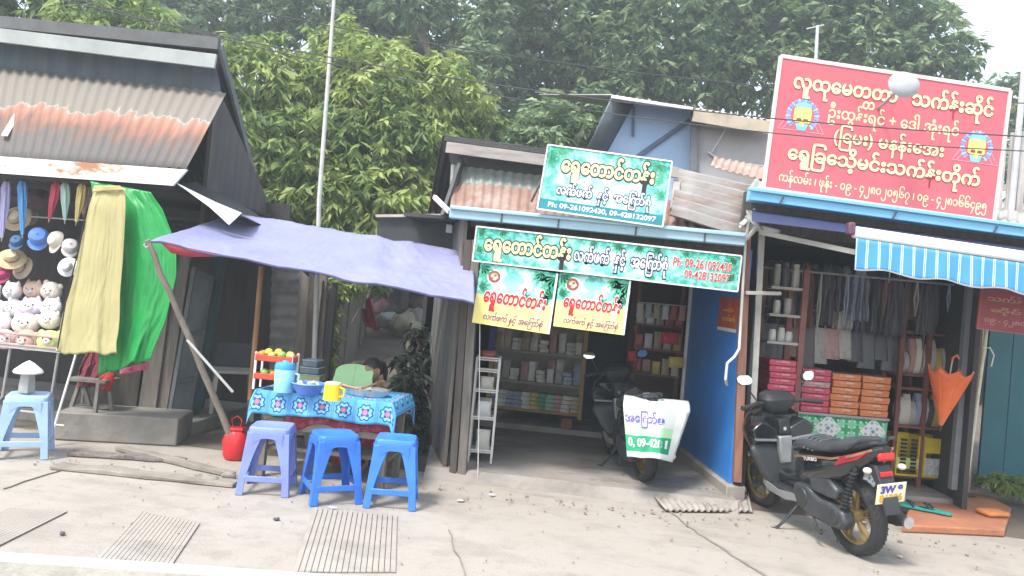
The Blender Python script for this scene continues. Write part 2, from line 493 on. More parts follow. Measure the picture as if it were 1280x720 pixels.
# ---------------------------------------------------------------- left shop
t = thing('market_shack', 'long wooden shop with rusted tin porch roof and pale eave board, behind the green tarp', 'shop building', (-4.6, 7.6, 0))
A = W(-160, 6, 6.9); B = W(274, 58, 6.9); C = W(328, 266, 8.9)
m = MB(); corr(m, A, B, A + (C - B), C, 46, .012, 5)
part('roof', m, iron_dark, t, solid=.006)
m = MB(); m.bar(W(-160, 12, 6.86), W(274, 55, 6.86), .05, .115); part('ridge_cap', m, M('old slate sheet', (.10, .105, .11), .75), t)
m = MB(); m.bar(W(-160, 25, 6.83), W(270, 77, 6.83), .03, .135); part('fascia', m, fascia_grey, t, bevel=.004)
m = MB(); m.bar(B + Vector((.015, 0, 0)), C + Vector((.015, 0, 0)), .03, .09); part('barge_board', m, M('barge grey', (.17, .18, .19), .7), t)
m = MB(); board(m, ((-160, 30), (266, 64), (276, 120), (-160, 76)), 7.06, .03); part('upper_wall', m, M('blue grey boards', (.10, .125, .15), .85, (.07, .09, .11), 3, stretch=(3, 3, .5)), t)
p00 = W(-160, 188, 6.15); p10 = W(233, 211, 6.15); p01 = W(-160, 68, 7.0); p11 = W(283, 116, 7.0)
m = MB(); corr(m, p00, p10, p01, p11, 34, .011, 10)
ro = part('porch_roof', m, rust_band('half rusted zinc'), t, solid=.004)
ux = (p10 - p00); vz = (p11.z - p10.z)
uv_planar(ro, lambda p: ((p.x - p00.x) / ux.x, (p.z - p10.z - .02) / vz))
for xa, ya, xb, yb in ((5, 172, 31, 128), (70, 190, 106, 136)):       # sheet laps
    a = W(xa, ya, 6.28); b = W(xb, yb, 6.78)
    a.z += .015; b.z += .015
    m = MB(); m.bar(a, b, .05, .006)
    part('roof_lap', m, M('bare zinc', (.60, .58, .55), .5, (.45, .36, .30), 8, .5, .7), t)
m = MB()
out = [W(-160, 184, 6.12), W(234, 212, 6.12), W(216, 232, 6.12), W(-160, 205, 6.12)]
n = len(out); d = Vector((0, .025, 0))
m.add(out + [q + d for q in out], [(0, 1, 2, 3), (7, 6, 5, 4)] + [(i, i + 4, (i + 1) % 4 + 4, (i + 1) % 4) for i in range(4)])
part('eave_board', m, fascia_rust, t)
# side wall, lean-to, interior
m = MB(); m.prism([(7.1, 1.75), (8.85, 1.75), (8.85, 2.2), (7.1, 3.4)], .04, axis='X', o=-3.86); part('side_wall', m, M('side boards', (.12, .105, .105), .85, (.075, .075, .085), 3, stretch=(3, 3, .5)), t)
a = W(222, 231, 6.14); b = W(302, 270, 6.2)
m = MB(); q = [a, b, b + Vector((-.15, 1.6, -.1)), a + Vector((-.6, 1.6, .25))]
m.add(q, [(0, 1, 2, 3)]); part('lean_to_sheet', m, iron_dark, t, solid=.012)
m = MB(); q = [W(221, 229, 6.10), W(268, 252, 6.12), W(302, 266, 6.12), W(286, 281, 6.12), W(262, 259, 6.12)]
m.add(q + [v + Vector((0, .012, 0)) for v in q], [(0, 1, 2, 3, 4), (9, 8, 7, 6, 5)] + [(i, i + 5, (i + 1) % 5 + 5, (i + 1) % 5) for i in range(5)])
part('edge_strip', m, M('pale strip', (.70, .72, .72), .6), t)
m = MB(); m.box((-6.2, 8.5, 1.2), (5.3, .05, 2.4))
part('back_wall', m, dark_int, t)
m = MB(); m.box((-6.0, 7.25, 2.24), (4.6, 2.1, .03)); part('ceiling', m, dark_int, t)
m = MB(); m.box((-4.1, 8.1, 2.05), (1.2, 1.6, .03)); part('rear_roof', m, iron_dark, t)
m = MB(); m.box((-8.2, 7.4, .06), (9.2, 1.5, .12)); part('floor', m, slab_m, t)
for k, pts in enumerate((((168, 543), (190, 546), (222, 300), (203, 300)), ((191, 546), (203, 548), (240, 312), (224, 300)), ((120, 520), (166, 540), (200, 296), (150, 290)))):
    m = MB(); board(m, pts, 6.9 + .03 * k); part('wall_board', m, wood_grey if k < 2 else wood_dark, t, bevel=.004)
dr = MB(); board(dr, ((207, 544), (236, 530), (266, 346), (243, 334)), (6.88, 7.12, 7.12, 6.88), .03)
door = part('door', dr, M('door paint', (.24, .27, .28), .7, (.17, .19, .20), 4, .35, .7), t)
m = MB()
for a, b in (((207, 544), (243, 334)), ((235, 531), (265, 347))):
    yy = 6.86 if a[0] < 220 else 7.1
    m.bar(W(*a, yy), W(*b, yy), .035, .02, up=(0, 1, 0))
for a, b in (((243, 337), (265, 349)), ((227, 420), (256, 414)), ((219, 478), (245, 472)), ((208, 541), (236, 528))):
    m.bar(W(*a, 6.855), W(*b, 7.095), .02, .035)
part('rail', m, M('door frame paint', (.13, .15, .16), .7), door)
m = MB(); board(m, ((240, 520), (252, 512), (284, 300), (268, 300)), 7.2, .05); part('door_post', m, M('dark teal post', (.03, .07, .08), .6), t)

# corrugated sheet and plank fence beside the lane
t = thing('plank_fence', 'old grey plank and corrugated iron fence running up the left side of the lane', 'fence', (-3.1, 7.5, 0))
m = MB(); a = W(336, 462, 7.6); b = W(374, 462, 7.6); c = W(340, 330, 7.6); d = W(380, 330, 7.6)
corr(m, a, c, b, d, 9, .012, 4); part('iron_sheet', m, M('fence iron', (.24, .24, .24), .6, (.14, .13, .13), 4), t, solid=.004)
xs = 0
for k in range(34):
    u = k / 33
    y = 7.45 + u * 6.3
    x = -2.70 - .226 * (y - 7.5) + rnd.uniform(-.02, .02)
    z0 = max(0, y - 7.2) * .095 - .05
    h = 1.5 + rnd.uniform(-.1, .1) - .5 * u
    m = MB(); m.box((x, y, z0 + h / 2), (.03, .175 * rnd.uniform(.85, 1.0), h), rx=rnd.uniform(-.02, .02), rz=rnd.uniform(-.1, .1))
    part('plank', m, (wood_grey, wood_dark, wood_grey)[k % 3], t)
for px in (372, 384, 395):
    m = MB(); board(m, ((px - 6, 470), (px + 6, 470), (px + 14, 340 + (px % 5) * 4), (px + 3, 338)), 7.42, .03); part('plank', m, wood_dark if px == 384 else wood_grey, t)

# ---------------------------------------------------------------- middle shop
t = thing('tea_shop', 'low open shop with pale blue gutter and rust brown roof beside the lane', 'shop building', (0, 7.4, 0))
m = MB()
def slab(u, v):
    y = 6.28 + 3.2 * v
    x = -1.25 - .55 * v + (2.55 + .55 * v - .1 * v) * u
    return Vector((x, y + (.05 * mnoise.noise(Vector((x * 3, 0, 1))) if v == 0 else 0), .085 + .006 * mnoise.noise(Vector((x * 2, y * 2, 5)))))
m.grid(slab, 40, 12)
f = [slab(i / 40, 0) for i in range(41)]
m.add(f + [Vector((p.x, p.y - .09 - .05 * mnoise.noise(Vector((p.x * 4, 3, 1))), -.01)) for p in f], [(i, 41 + i, 42 + i, i + 1) for i in range(40)])
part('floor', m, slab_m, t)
m = MB(); m.box((-.35, 9.05, .10), (2.9, 1.1, .09)); part('step', m, plaster, t, bevel=.01)
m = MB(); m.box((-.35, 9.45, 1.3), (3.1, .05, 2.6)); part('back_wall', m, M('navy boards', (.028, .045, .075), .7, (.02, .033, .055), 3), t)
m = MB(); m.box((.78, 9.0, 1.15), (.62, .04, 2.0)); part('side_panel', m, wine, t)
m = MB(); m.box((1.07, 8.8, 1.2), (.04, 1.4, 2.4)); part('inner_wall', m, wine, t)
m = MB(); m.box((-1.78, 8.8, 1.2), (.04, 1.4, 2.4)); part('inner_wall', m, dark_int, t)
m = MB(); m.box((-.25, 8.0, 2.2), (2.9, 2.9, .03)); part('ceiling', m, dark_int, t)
def wall_run(m, a, b, z0, z1, th=.04):
    a = Vector((*a, 0)); b = Vector((*b, 0)); c = (a + b) / 2
    m.box((c.x, c.y, (z0 + z1) / 2), ((b - a).length, th, z1 - z0), rz=math.atan2(b.y - a.y, b.x - a.x))
m = MB(); wall_run(m, (1.28, 6.5), (1.06, 8.1), .17, 2.12); bw = part('side_wall', m, blue_wall, t, bevel=.003, label='bright blue painted side wall')
m = MB(); m.bar((1.035, 8.12, .17), (1.035, 8.12, 2.1), .05, .05); part('corner_trim', m, white_metal, bw)
m = MB(); wall_run(m, (1.31, 6.42), (1.04, 8.2), -.02, .17, .16); part('plinth', m, plaster, t, bevel=.01)
# folded plank shutter on the left
sh = MB()
for k in range(6):
    u0 = k / 6; u1 = (k + .94) / 6
    a = Vector((-1.10, 6.32, 0)).lerp(Vector((-1.66, 8.05, 0)), u0); b = Vector((-1.10, 6.32, 0)).lerp(Vector((-1.66, 8.05, 0)), u1)
    m = MB(); wall_run(m, (a.x, a.y), (b.x, b.y), .02 + rnd.uniform(0, .06), 2.2, .03 + .008 * (k % 2)); part('shutter_plank', m, (wood_grey, M('blue grey plank', (.16, .175, .185), .85, (.10, .11, .12), 4, stretch=(4, 4, .5)))[k % 2], t)
m = MB(); q = [W(526, 548, 7.9), W(547, 540, 7.5), W(548, 512, 7.5), W(527, 468, 7.9)]
m.add([v + Vector((-.03, -.03, 0)) for v in q] + [v + Vector((-.05, -.05, 0)) for v in q], [(0, 1, 2, 3), (7, 6, 5, 4)] + [(i, i + 4, (i + 1) % 4 + 4, (i + 1) % 4) for i in range(4)]); part('patch_board', m, M('pale board', (.50, .50, .48), .7, (.36, .36, .35), 5), t)
for a, b, wd, mm in (((577, 600), (596, 300), .07, wood_grey), ((566, 600), (586, 300), .06, wood_dark)):
    m = MB(); m.bar(W(*a, 6.28), W(*b, 6.28), wd, .06, up=(0, 1, 0)); part('door_post', m, mm, t, bevel=.004)
m = MB(); m.bar(W(860, 300, 6.36), W(925, 310, 6.36), .1, .1); m.bar(W(590, 274, 6.36), W(930, 312, 6.36), .06, .12); part('lintel', m, wood_dark, t)
# roofs
m = MB(); corr(m, W(562, 266, 6.28), W(934, 302, 6.28), W(566, 222, 7.05), W(940, 262, 7.05), 32, .012, 6); part('porch_roof', m, rust, t, solid=.004)
m = MB(); corr(m, W(838, 268, 6.42), W(848, 212, 7.2), W(934, 297, 6.36), W(952, 236, 7.1), 6, .03, 4)
part('roof_patch', m, M('patch zinc', (.27, .26, .25), .55, (.21, .15, .12), 3.5, .45, .66, stretch=(1, 1, 3)), t, solid=.004)
g = MB(); g.bar(W(563, 265, 6.22), W(931, 300, 6.22), .10, .105); gt = part('gutter', g, gutter_blue, t, bevel=.008)
m = MB(); m.bar(W(563, 259.5, 6.16), W(931, 294.5, 6.16), .03, .022); part('lip', m, gutter_blue, gt, bevel=.004)
for px, py in ((627, 271), (698, 278), (795, 287), (881, 296)):
    m = MB(); m.bar(W(px + 1, py - 6, 6.163), W(px - 1, py + 8, 6.163), .012, .006, up=(0, 1, 0)); part('bracket', m, seam_m, gt)
a = W(553, 170, 6.95); b = W(740, 194, 6.95); c = W(534, 272, 8.9)
m = MB(); corr(m, a, b, c, b + (c - a), 18, .012, 4); part('roof', m, iron_dark, t, solid=.006)
m = MB(); m.bar(W(556, 173, 6.91), W(740, 197, 6.91), .05, .05); part('ridge_cap', m, M('tarred edge', (.06, .06, .06), .9, bump=.5, bscale=30), t)
m = MB(); m.bar(W(558, 184, 6.90), W(740, 208, 6.90), .03, .10); part('fascia', m, M('wood fascia', (.40, .36, .34), .85, (.24, .22, .21), 5, .35, .7, stretch=(.6, 4, 4)), t)
m = MB(); board(m, ((562, 192), (740, 214), (745, 262), (566, 240)), 7.12, .04); part('upper_wall', m, iron_dark, t)
m = MB(); corr(m, W(562, 231, 6.93), W(745, 253, 6.93), W(564, 206, 7.08), W(745, 228, 7.08), 15, .008, 3); part('flashing', m, M('pale flashing', (.22, .25, .235), .5, (.17, .185, .17), 3), t, solid=.004)
m = MB(); m.prism([(6.35, 2.2), (8.6, 2.2), (8.6, 2.25), (7.0, 2.82)], .03, axis='X', o=-1.32); part('gable_wall', m, iron_dark, t)
m = MB(); board(m, ((472, 272), (566, 271), (590, 352), (470, 320)), 6.95, .03); aw = part('side_awning', m, M('tar sheet', (.05, .055, .06), .8, (.035, .04, .045), 5), t)
m = MB(); m.bar(W(470, 270, 6.92), W(562, 269, 6.92), .03, .025); part('edge_batten', m, M('bleached batten', (.42, .36, .31), .85), aw)
m = MB(); m.bar(W(543, 246, 6.6), W(562, 265, 6.35), .03, .035); part('bracket', m, M('pale stick', (.60, .53, .50), .8), t)
m = MB(); m.box(W(562, 286, 6.8), (.06, .05, .075)); part('junction_box', m, M('grey box', (.45, .48, .50), .5), t, bevel=.006)
m = MB(); board(m, ((835, 207), (848, 209), (848, 222), (834, 220)), 6.85, .05); m.bar(W(846, 226, 6.9), W(842, 262, 6.8), .06, .05, up=(0, 1, 0)); part('vent_box', m, M('weathered box', (.40, .37, .35), .8), t)

# ---------------------------------------------------------------- tall house behind
t = thing('blue_house', 'taller blue gabled house with grey canvas front, behind the middle shop roof', 'house', (1.5, 10.2, 0))
m = MB(); board(m, ((738, 260), (746, 200), (786, 126), (868, 136), (868, 260)), 9.6, .05); part('gable_wall', m, blue_gable, t)
m = MB(); m.bar(W(796, 196, 9.57), W(862, 150, 9.57), .05, .03, up=(0, 1, 0)); part('brace', m, M('slate blue', (.10, .14, .24), .7), t)
m = MB(); m.bar(W(792, 133, 9.57), W(791, 170, 9.57), .03, .03, up=(0, 1, 0)); part('stud', m, M('slate blue', (.10, .14, .24), .7), t)
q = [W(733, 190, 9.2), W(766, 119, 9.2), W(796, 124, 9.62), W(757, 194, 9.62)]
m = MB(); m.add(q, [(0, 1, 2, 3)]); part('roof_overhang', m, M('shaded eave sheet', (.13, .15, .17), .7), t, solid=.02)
a = W(764, 119, 9.2); b = W(970, 152, 9.2)
m = MB(); corr(m, a, b, a + Vector((-1.2, 3.5, .9)), b + Vector((-1.2, 3.5, .9)), 26, .012, 4); part('roof', m, iron_grey, t, solid=.006)
m = MB(); m.bar(W(764, 121, 9.17), W(866, 136, 9.17), .03, .035); part('roof_edge', m, M('white edge', (.66, .66, .65), .6), t)
m = MB(); m.bar(W(866, 144, 9.22), W(968, 161, 9.22), .04, .15); part('fascia', m, beige, t)
m = MB(); board(m, ((869, 150), (960, 166), (960, 240), (869, 240)), 9.45, .04); cv = part('canvas_front', m, canvas_m, t)
m = MB(); m.tube([W(885, 190, 9.42), W(900, 201, 9.42), W(955, 208, 9.42)], .012); m.tube([W(890, 190, 9.42), W(905, 165, 9.40), W(915, 140, 9.38)], .008); part('cord', m, M('pale cord', (.62, .60, .58), .7), cv)
m = MB(); m.bar(W(868, 140, 9.4), W(866, 240, 9.4), .08, .06, up=(0, 1, 0)); part('post', m, M('slate post', (.13, .14, .16), .8), t)
m = MB(); corr(m, W(888, 208, 8.0), W(958, 226, 8.0), W(893, 196, 8.6), W(962, 210, 8.6), 8, .01, 4, sag=.05); m2 = part('roof_flap', m, rust2, t, solid=.006)
# ---------------------------------------------------------------- right shop
RA = R(8); RU = Vector((math.cos(RA), math.sin(RA), 0)); RN = Vector((math.sin(RA), -math.cos(RA), 0)); RP0 = Vector((1.34, 6.45, 0))
def Q(px, py, back=0.): return PL(px, py, RP0 - RN * back, RN)
def rl(x, d, z): return RP0 + RU * x - RN * d + Vector((0, 0, z))          # along the front, depth inward, height
RF = Matrix((RU, -RN, Vector((0, 0, 1)))).transposed().to_4x4(); RF.translation = RP0
t = thing('robe_shop', 'deep open fronted shop with sky blue gutter, under the red signboard', 'shop building', rl(1.5, 1.2, 0))
def rbox(m, x, d, z, sx, sd, sz, **k): m.box(rl(x, d, z), (sx, sd, sz), rz=RA, **k)
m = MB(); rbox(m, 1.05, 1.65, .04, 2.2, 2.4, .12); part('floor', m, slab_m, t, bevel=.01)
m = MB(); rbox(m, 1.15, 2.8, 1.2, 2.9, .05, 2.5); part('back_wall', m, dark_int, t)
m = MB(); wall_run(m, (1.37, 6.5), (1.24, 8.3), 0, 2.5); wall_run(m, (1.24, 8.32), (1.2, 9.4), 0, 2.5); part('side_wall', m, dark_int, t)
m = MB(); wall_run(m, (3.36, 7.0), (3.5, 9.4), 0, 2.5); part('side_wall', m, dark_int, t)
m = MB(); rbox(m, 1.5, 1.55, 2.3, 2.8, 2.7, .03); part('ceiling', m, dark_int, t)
m = MB(); m.bar(Q(933, 288), Q(921, 602), .065, .08, up=(0, 1, 0)); part('door_post', m, M('rust painted post', (.30, .14, .09), .7, (.20, .10, .08), 5, stretch=(4, 4, .6)), t, bevel=.004)
m = MB(); m.bar(Q(952, 290, .06), Q(938, 570, .06), .05, .05, up=(0, 1, 0)); part('door_post', m, M('pale post', (.38, .38, .36), .7), t, bevel=.004)
m = MB(); m.bar(Q(1216, 352, .42), Q(1194, 612, .42), .10, .08, up=(0, 1, 0)); part('door_post', m, M('blue grey post', (.22, .24, .27), .7), t, bevel=.006)
m = MB(); m.bar(Q(1228, 352, .40), Q(1206, 614, .40), .06, .06, up=(0, 1, 0)); part('door_post', m, M('brown post', (.25, .15, .11), .7), t, bevel=.006)
g = MB(); g.bar(Q(936, 243, -.2), Q(1420, 309, -.2), .12, .105); gt = part('gutter', g, gutter_sky, t, bevel=.008)
m = MB(); m.bar(Q(935, 236, -.27), Q(1420, 302, -.27), .03, .025); part('lip', m, gutter_sky, gt, bevel=.004)
for px, py in ((977, 252), (1118, 271), (1244, 289)):
    m = MB(); m.bar(Q(px + 3, py - 6, -.27), Q(px - 2, py + 2, -.27), .012, .008, up=(0, 1, 0)); part('bracket', m, seam_m, gt)
m = MB(); corr(m, Q(936, 236, -.16), Q(1420, 300, -.16), Q(946, 218, 2.9), Q(1420, 270, 2.9), 40, .012, 3); part('roof', m, iron_grey, t, solid=.006)
m = MB(); m.bar(Q(928, 262, .03), Q(1440, 334, .03), .05, .30); part('lintel', m, wood_dark, t)
# upstairs railing behind the sign
t = thing('balcony_railing', 'bleached white board railing with upright slats, to the right of the red signboard', 'railing', Q(1262, 280, 1.3))
for k in range(9):
    px = 1236 + k * 13; dy = k * 1.9
    m = MB(); m.bar(Q(px - 4, 286 + dy, 1.3), Q(px + 6, 158 + dy + (k * 7 % 5), 1.3), .065, .025, up=(0, 1, 0)); part('slat', m, M('bleached board', (.50, .48, .46), .85, (.33, .31, .30), 5, stretch=(4, 4, .5)), t)
for yy in (186, 232):
    m = MB(); m.bar(Q(1225, yy - 2, 1.33), Q(1360, yy + 18, 1.33), .03, .06); part('rail', m, M('bleached board', (.5, .5, .5)), t)
m = MB(); m.tube([Q(1262, 285, 1.25), Q(1281, 80, 1.25)], .03); solo('steel_post', m, M('galvanised', (.48, .49, .52), .5), 'tall galvanised steel post rising beside the white board railing', 'post')
m = MB(); m.tube([W(1018, 110, 8.5), W(1022, 32, 8.5)], .018); m.bar(W(1008, 36, 8.5), W(1030, 31, 8.5), .01, .012); solo('antenna_mast', m, M('galvanised', (.5, .5, .5)), 'thin pale antenna mast standing up behind the red signboard', 'antenna')
# teal building on the far right
t = thing('teal_house', 'dark teal painted board house set back at the right edge', 'house', Q(1290, 600, 1.4))
m = MB()
a = Q(1222, 596, 1.6); b = Q(1700, 640, 1.6)
for k in range(16):
    u0 = k / 16; u1 = (k + .97) / 16
    p = a.lerp(b, u0); q = a.lerp(b, u1); c = (p + q) / 2
    m.box((c.x, c.y, 1.2), ((q - p).length, .03, 2.5), rz=math.atan2(q.y - p.y, q.x - p.x))
part('wall', m, teal_wall, t)
m = MB(); c = (a + b) / 2; m.box((c.x, c.y, .06), ((b - a).length, .16, .14), rz=math.atan2(b.y - a.y, b.x - a.x)); part('plinth', m, plaster, t)
m = MB(); corr(m, (a.x, a.y - .2, 2.46), (b.x, b.y - .2, 2.46), (a.x, a.y + 3, 3.2), (b.x, b.y + 3, 3.2), 40, .012, 3); part('roof', m, iron_grey, t, solid=.006)
# dark shed at the head of the lane
t = thing('lane_shed', 'dark open shed under a flat roof at the head of the lane', 'shed', (-3, 15.5, 0))
m = MB(); m.box((-3.6, 16.6, 1.9), (4.8, .06, 2.6)); part('back_wall', m, dark_int, t)
m = MB(); m.box((-3.6, 15.4, 2.75), (4.8, 2.8, .05), rx=.05); part('roof', m, iron_dark, t)
for px in (505, 470):
    m = MB(); m.bar(W(px, 414, 14.2), W(px + 2, 340, 14.2), .12, .12, up=(0, 1, 0)); part('post', m, wood_grey, t)
# ---------------------------------------------------------------- trees
def leaf_mat(name, c1, c2, c3, sc=.8):
    m = bpy.data.materials.new(name); m.use_nodes = True
    t = m.node_tree; p = t.nodes['Principled BSDF']
    p.inputs['Roughness'].default_value = .55
    at = t.nodes.new('ShaderNodeAttribute'); at.attribute_name = 'tint'
    r = t.nodes.new('ShaderNodeValToRGB'); e = r.color_ramp.elements
    e[0].color = (*c1, 1); e[1].color = (*c3, 1); q = e.new(.5); q.color = (*c2, 1)
    t.links.new(at.outputs['Fac'], r.inputs[0]); t.links.new(r.outputs[0], p.inputs['Base Color'])
    tr = t.nodes.new('ShaderNodeBsdfTranslucent'); t.links.new(r.outputs[0], tr.inputs[0])
    mxs = t.nodes.new('ShaderNodeMixShader'); mxs.inputs[0].default_value = .38
    t.links.new(p.outputs[0], mxs.inputs[1]); t.links.new(tr.outputs[0], mxs.inputs[2])
    t.links.new(mxs.outputs[0], t.nodes['Material Output'].inputs[0])
    return m
def crown_mesh(lumps, twigs, per, L, Wd, droop, seed, shell=.55, out=.5):
    """leaves in whorls at twig tips spread through lumps (x, y, z, rx, ry, rz); whorls hang by droop"""
    g = np.random.default_rng(seed)
    lumps = np.array(lumps, float)
    vol = lumps[:, 3] * lumps[:, 5]
    which = g.choice(len(lumps), twigs, p=vol / vol.sum())
    d = g.normal(size=(twigs, 3)); d /= np.linalg.norm(d, axis=1)[:, None]
    rad = shell + (1 - shell) * g.random(twigs) ** .7
    rad *= 1 + .22 * np.sin(d[:, 0] * 5 + which) * np.cos(d[:, 2] * 6 + which * 2)
    C = lumps[which, :3] + d * rad[:, None] * lumps[which, 3:6]
    tint_t = np.clip(.5 + .22 * g.normal(size=twigs) + .22 * np.sin(which * 2.4), 0, 1)
    C = np.repeat(C, per, 0); D = np.repeat(d, per, 0); tint = np.repeat(tint_t, per)
    n = len(C)
    ang = g.random(n) * 2 * np.pi
    a = np.stack([np.cos(ang), np.sin(ang), np.zeros(n)], 1) + D * out
    a[:, 2] -= droop * (.6 + .8 * g.random(n))
    a += .25 * g.normal(size=(n, 3))
    a /= np.linalg.norm(a, axis=1)[:, None]
    sd = np.cross(a, g.normal(size=(n, 3)) * .6 + np.array([0, 0, 1.])); sd /= np.linalg.norm(sd, axis=1)[:, None] + 1e-9
    up = np.cross(sd, a)
    l = L * (.7 + .6 * g.random(n))[:, None]; w_ = Wd * (.7 + .6 * g.random(n))[:, None]
    base = C + .15 * l * g.normal(size=(n, 3))
    mid = base + a * l * .45 - up * w_ * .25
    tip = base + a * l - np.array([0, 0, 1.]) * l * .22
    V = np.stack([base, mid + sd * w_ / 2, tip, mid - sd * w_ / 2], 1).reshape(-1, 3)
    return V, np.clip(np.repeat(tint + .12 * g.normal(size=n), 4), 0, 1)
def leaves(name, parent, V, tint, mat):
    n = len(V) // 4
    fr = ROOT[parent.name]; V = V - np.array(fr.translation)
    me = bpy.data.meshes.new(name)
    me.vertices.add(len(V)); me.vertices.foreach_set('co', V.astype(np.float32).ravel())
    idx = np.arange(n)[:, None] * 4 + np.array([0, 1, 2, 0, 2, 3])
    me.loops.add(n * 6); me.loops.foreach_set('vertex_index', idx.ravel().astype(np.int32))
    me.polygons.add(n * 2); me.polygons.foreach_set('loop_start', (np.arange(n * 2) * 3).astype(np.int32))
    me.update(calc_edges=True)
    at = me.attributes.new('tint', 'FLOAT', 'POINT'); at.data.foreach_set('value', tint.astype(np.float32))
    me.materials.append(mat)
    o = bpy.data.objects.new(name, me); col.objects.link(o); o.parent = parent
    return o
bark = M('bark', (.17, .13, .11), .95, (.10, .08, .07), 5, .3, .7, .6, 14, stretch=(3, 3, .6))
bark_pale = M('pale bark', (.30, .23, .20), .95, (.20, .16, .14), 4, .3, .7, .6, 10, stretch=(3, 3, .6))
def tree(name, label, base, lumps, twigs, per, L, Wd, droop, mat, seed, trunk_r=.2, bk=None, shell=.55, group='trees behind the shops'):
    base = Vector(base)
    t = thing(name, label, 'tree', base, group)
    V, ti = crown_mesh(lumps, twigs, per, L, Wd, droop, seed, shell)
    leaves('crown', t, V, ti, mat)
    r_ = random.Random(seed); m = MB()
    c = sum((Vector(q[:3]) for q in lumps), Vector()) / len(lumps)
    fork = base.lerp(Vector((c.x, c.y, c.z)), .55) + Vector((r_.uniform(-.2, .2), 0, 0))
    m.tube([base - Vector((0, 0, .2)), base.lerp(fork, .3) + Vector((r_.uniform(-.1, .1), 0, 0)), base.lerp(fork, .7), fork], [trunk_r * 1.3, trunk_r, trunk_r * .85, trunk_r * .7], 10)
    for q in lumps:
        e = Vector(q[:3]); k = fork.lerp(e, .5) + Vector((r_.uniform(-.3, .3), r_.uniform(-.3, .3), .25))
        m.tube([fork - Vector((0, 0, .1)), k, e], [trunk_r * .38, trunk_r * .22, trunk_r * .08], 6)
    part('trunk', m, bk or bark, t)
    return t
def LP(px, py, Y, r, ry=None, rz=None):      # a lump seen at a point, radius in metres
    p = W(px, py, Y); return (p.x, p.y, p.z, r, ry or r, rz or r * .85)
green_a = leaf_mat('mango leaves', (.08, .14, .04), (.24, .33, .08), (.47, .54, .18))
green_b = leaf_mat('bright leaves', (.07, .12, .035), (.21, .30, .08), (.40, .50, .17))
green_c = leaf_mat('deep leaves', (.085, .15, .085), (.195, .285, .135), (.36, .45, .22))
green_d = leaf_mat('blue green leaves', (.10, .17, .10), (.22, .31, .165), (.38, .47, .25))
tree('mango_tree', 'bright green mango tree with hanging leaves, filling the gap between the two roofs', W(430, 440, 13.2) * Vector((1, 1, 0)).length and (W(430, 400, 13.4).x, 13.4, .5),
     [LP(322, 110, 11.8, 1.0), LP(300, 190, 11.6, .8), LP(350, 200, 11.2, 1.0), LP(400, 130, 12.4, 1.0), LP(395, 250, 11.2, 1.0), LP(350, 275, 11, .8), LP(470, 115, 12.6, 1.1), LP(470, 190, 11.8, 1.15), LP(465, 265, 11.2, .95), LP(535, 130, 12.6, 1.0), LP(540, 200, 12.2, .95), LP(520, 255, 11.6, .8), LP(590, 165, 13, .6), LP(430, 75, 13, .8)],
     4600, 9, .20, .06, .75, green_a, 3, .2)
tree('mango_tree', 'bright green mango tree showing above the roof ridge of the leftmost shop', (-6.6, 12.2, .3),
     [LP(30, 12, 12, .9), LP(110, 10, 12, .8), LP(-60, 10, 12, 1.0), LP(170, 28, 12.4, .7), LP(70, -60, 12.5, 1.1), LP(-20, 70, 12, 1.0), LP(120, 70, 12, 1.0), LP(-150, -10, 12, 1.2)], 2300, 9, .20, .06, .75, green_b, 5, .2)
def far_tree(label, base, lumps, twigs, mat, seed, L=.24, r=.3, bk=None):
    return tree('broadleaf_tree', label, base, lumps, int(twigs * 1.15), 7, L, L * .42, .35, mat, seed, r, bk, .35)
far_tree('hazy blue green tree towering behind the mango trees, over the left roof', (-9, 20, .8), [LP(200, -30, 20, 2.0), LP(270, 20, 20, 1.8), LP(340, 0, 20, 1.7), LP(250, 80, 20.5, 2), LP(410, 10, 20, 1.6), LP(130, -70, 21, 2.2), LP(330, -100, 21, 2.4), LP(480, 20, 20.5, 1.4)], 3400, green_d, 11)
far_tree('tall hazy tree with a thick pale trunk, behind the mango tree crown', (-2.2, 18.6, .8), [LP(480, -40, 19.5, 1.6), LP(520, 45, 21, 1.5), LP(545, 95, 21, 1.4), LP(640, -70, 19.5, 2.0), LP(600, 110, 21, 1.5), LP(560, -90, 20, 1.8), LP(445, 45, 21, 1.5), LP(520, 0, 18, 1.0), LP(605, 30, 19, 1.1), LP(590, 85, 18, .8)], 2600, green_d, 12, r=.42, bk=bark_pale)
far_tree('broad dark green tree right of the pale trunk, above the middle shop', (.6, 21, .9), [LP(660, 80, 21, 1.7), LP(700, 20, 21, 1.9), LP(720, 100, 21, 1.6), LP(760, 60, 20.5, 1.8), LP(780, -20, 21, 2.0), LP(670, 150, 21, 1.6), LP(640, 30, 22, 1.5), LP(730, -80, 22, 2.2), LP(600, 200, 20, 1.2), LP(720, 170, 20, 1.4)], 3300, green_c, 13)
far_tree('dark spreading tree behind the blue gabled house', (3.2, 20.5, .9), [LP(830, 60, 20, 1.7), LP(850, -10, 20, 1.9), LP(880, 90, 20, 1.5), LP(910, 30, 20.5, 1.8), LP(940, 90, 20.5, 1.5), LP(940, -40, 21, 2.0), LP(800, 110, 20, 1.3), LP(970, 30, 21, 1.5)], 2500, green_c, 14)
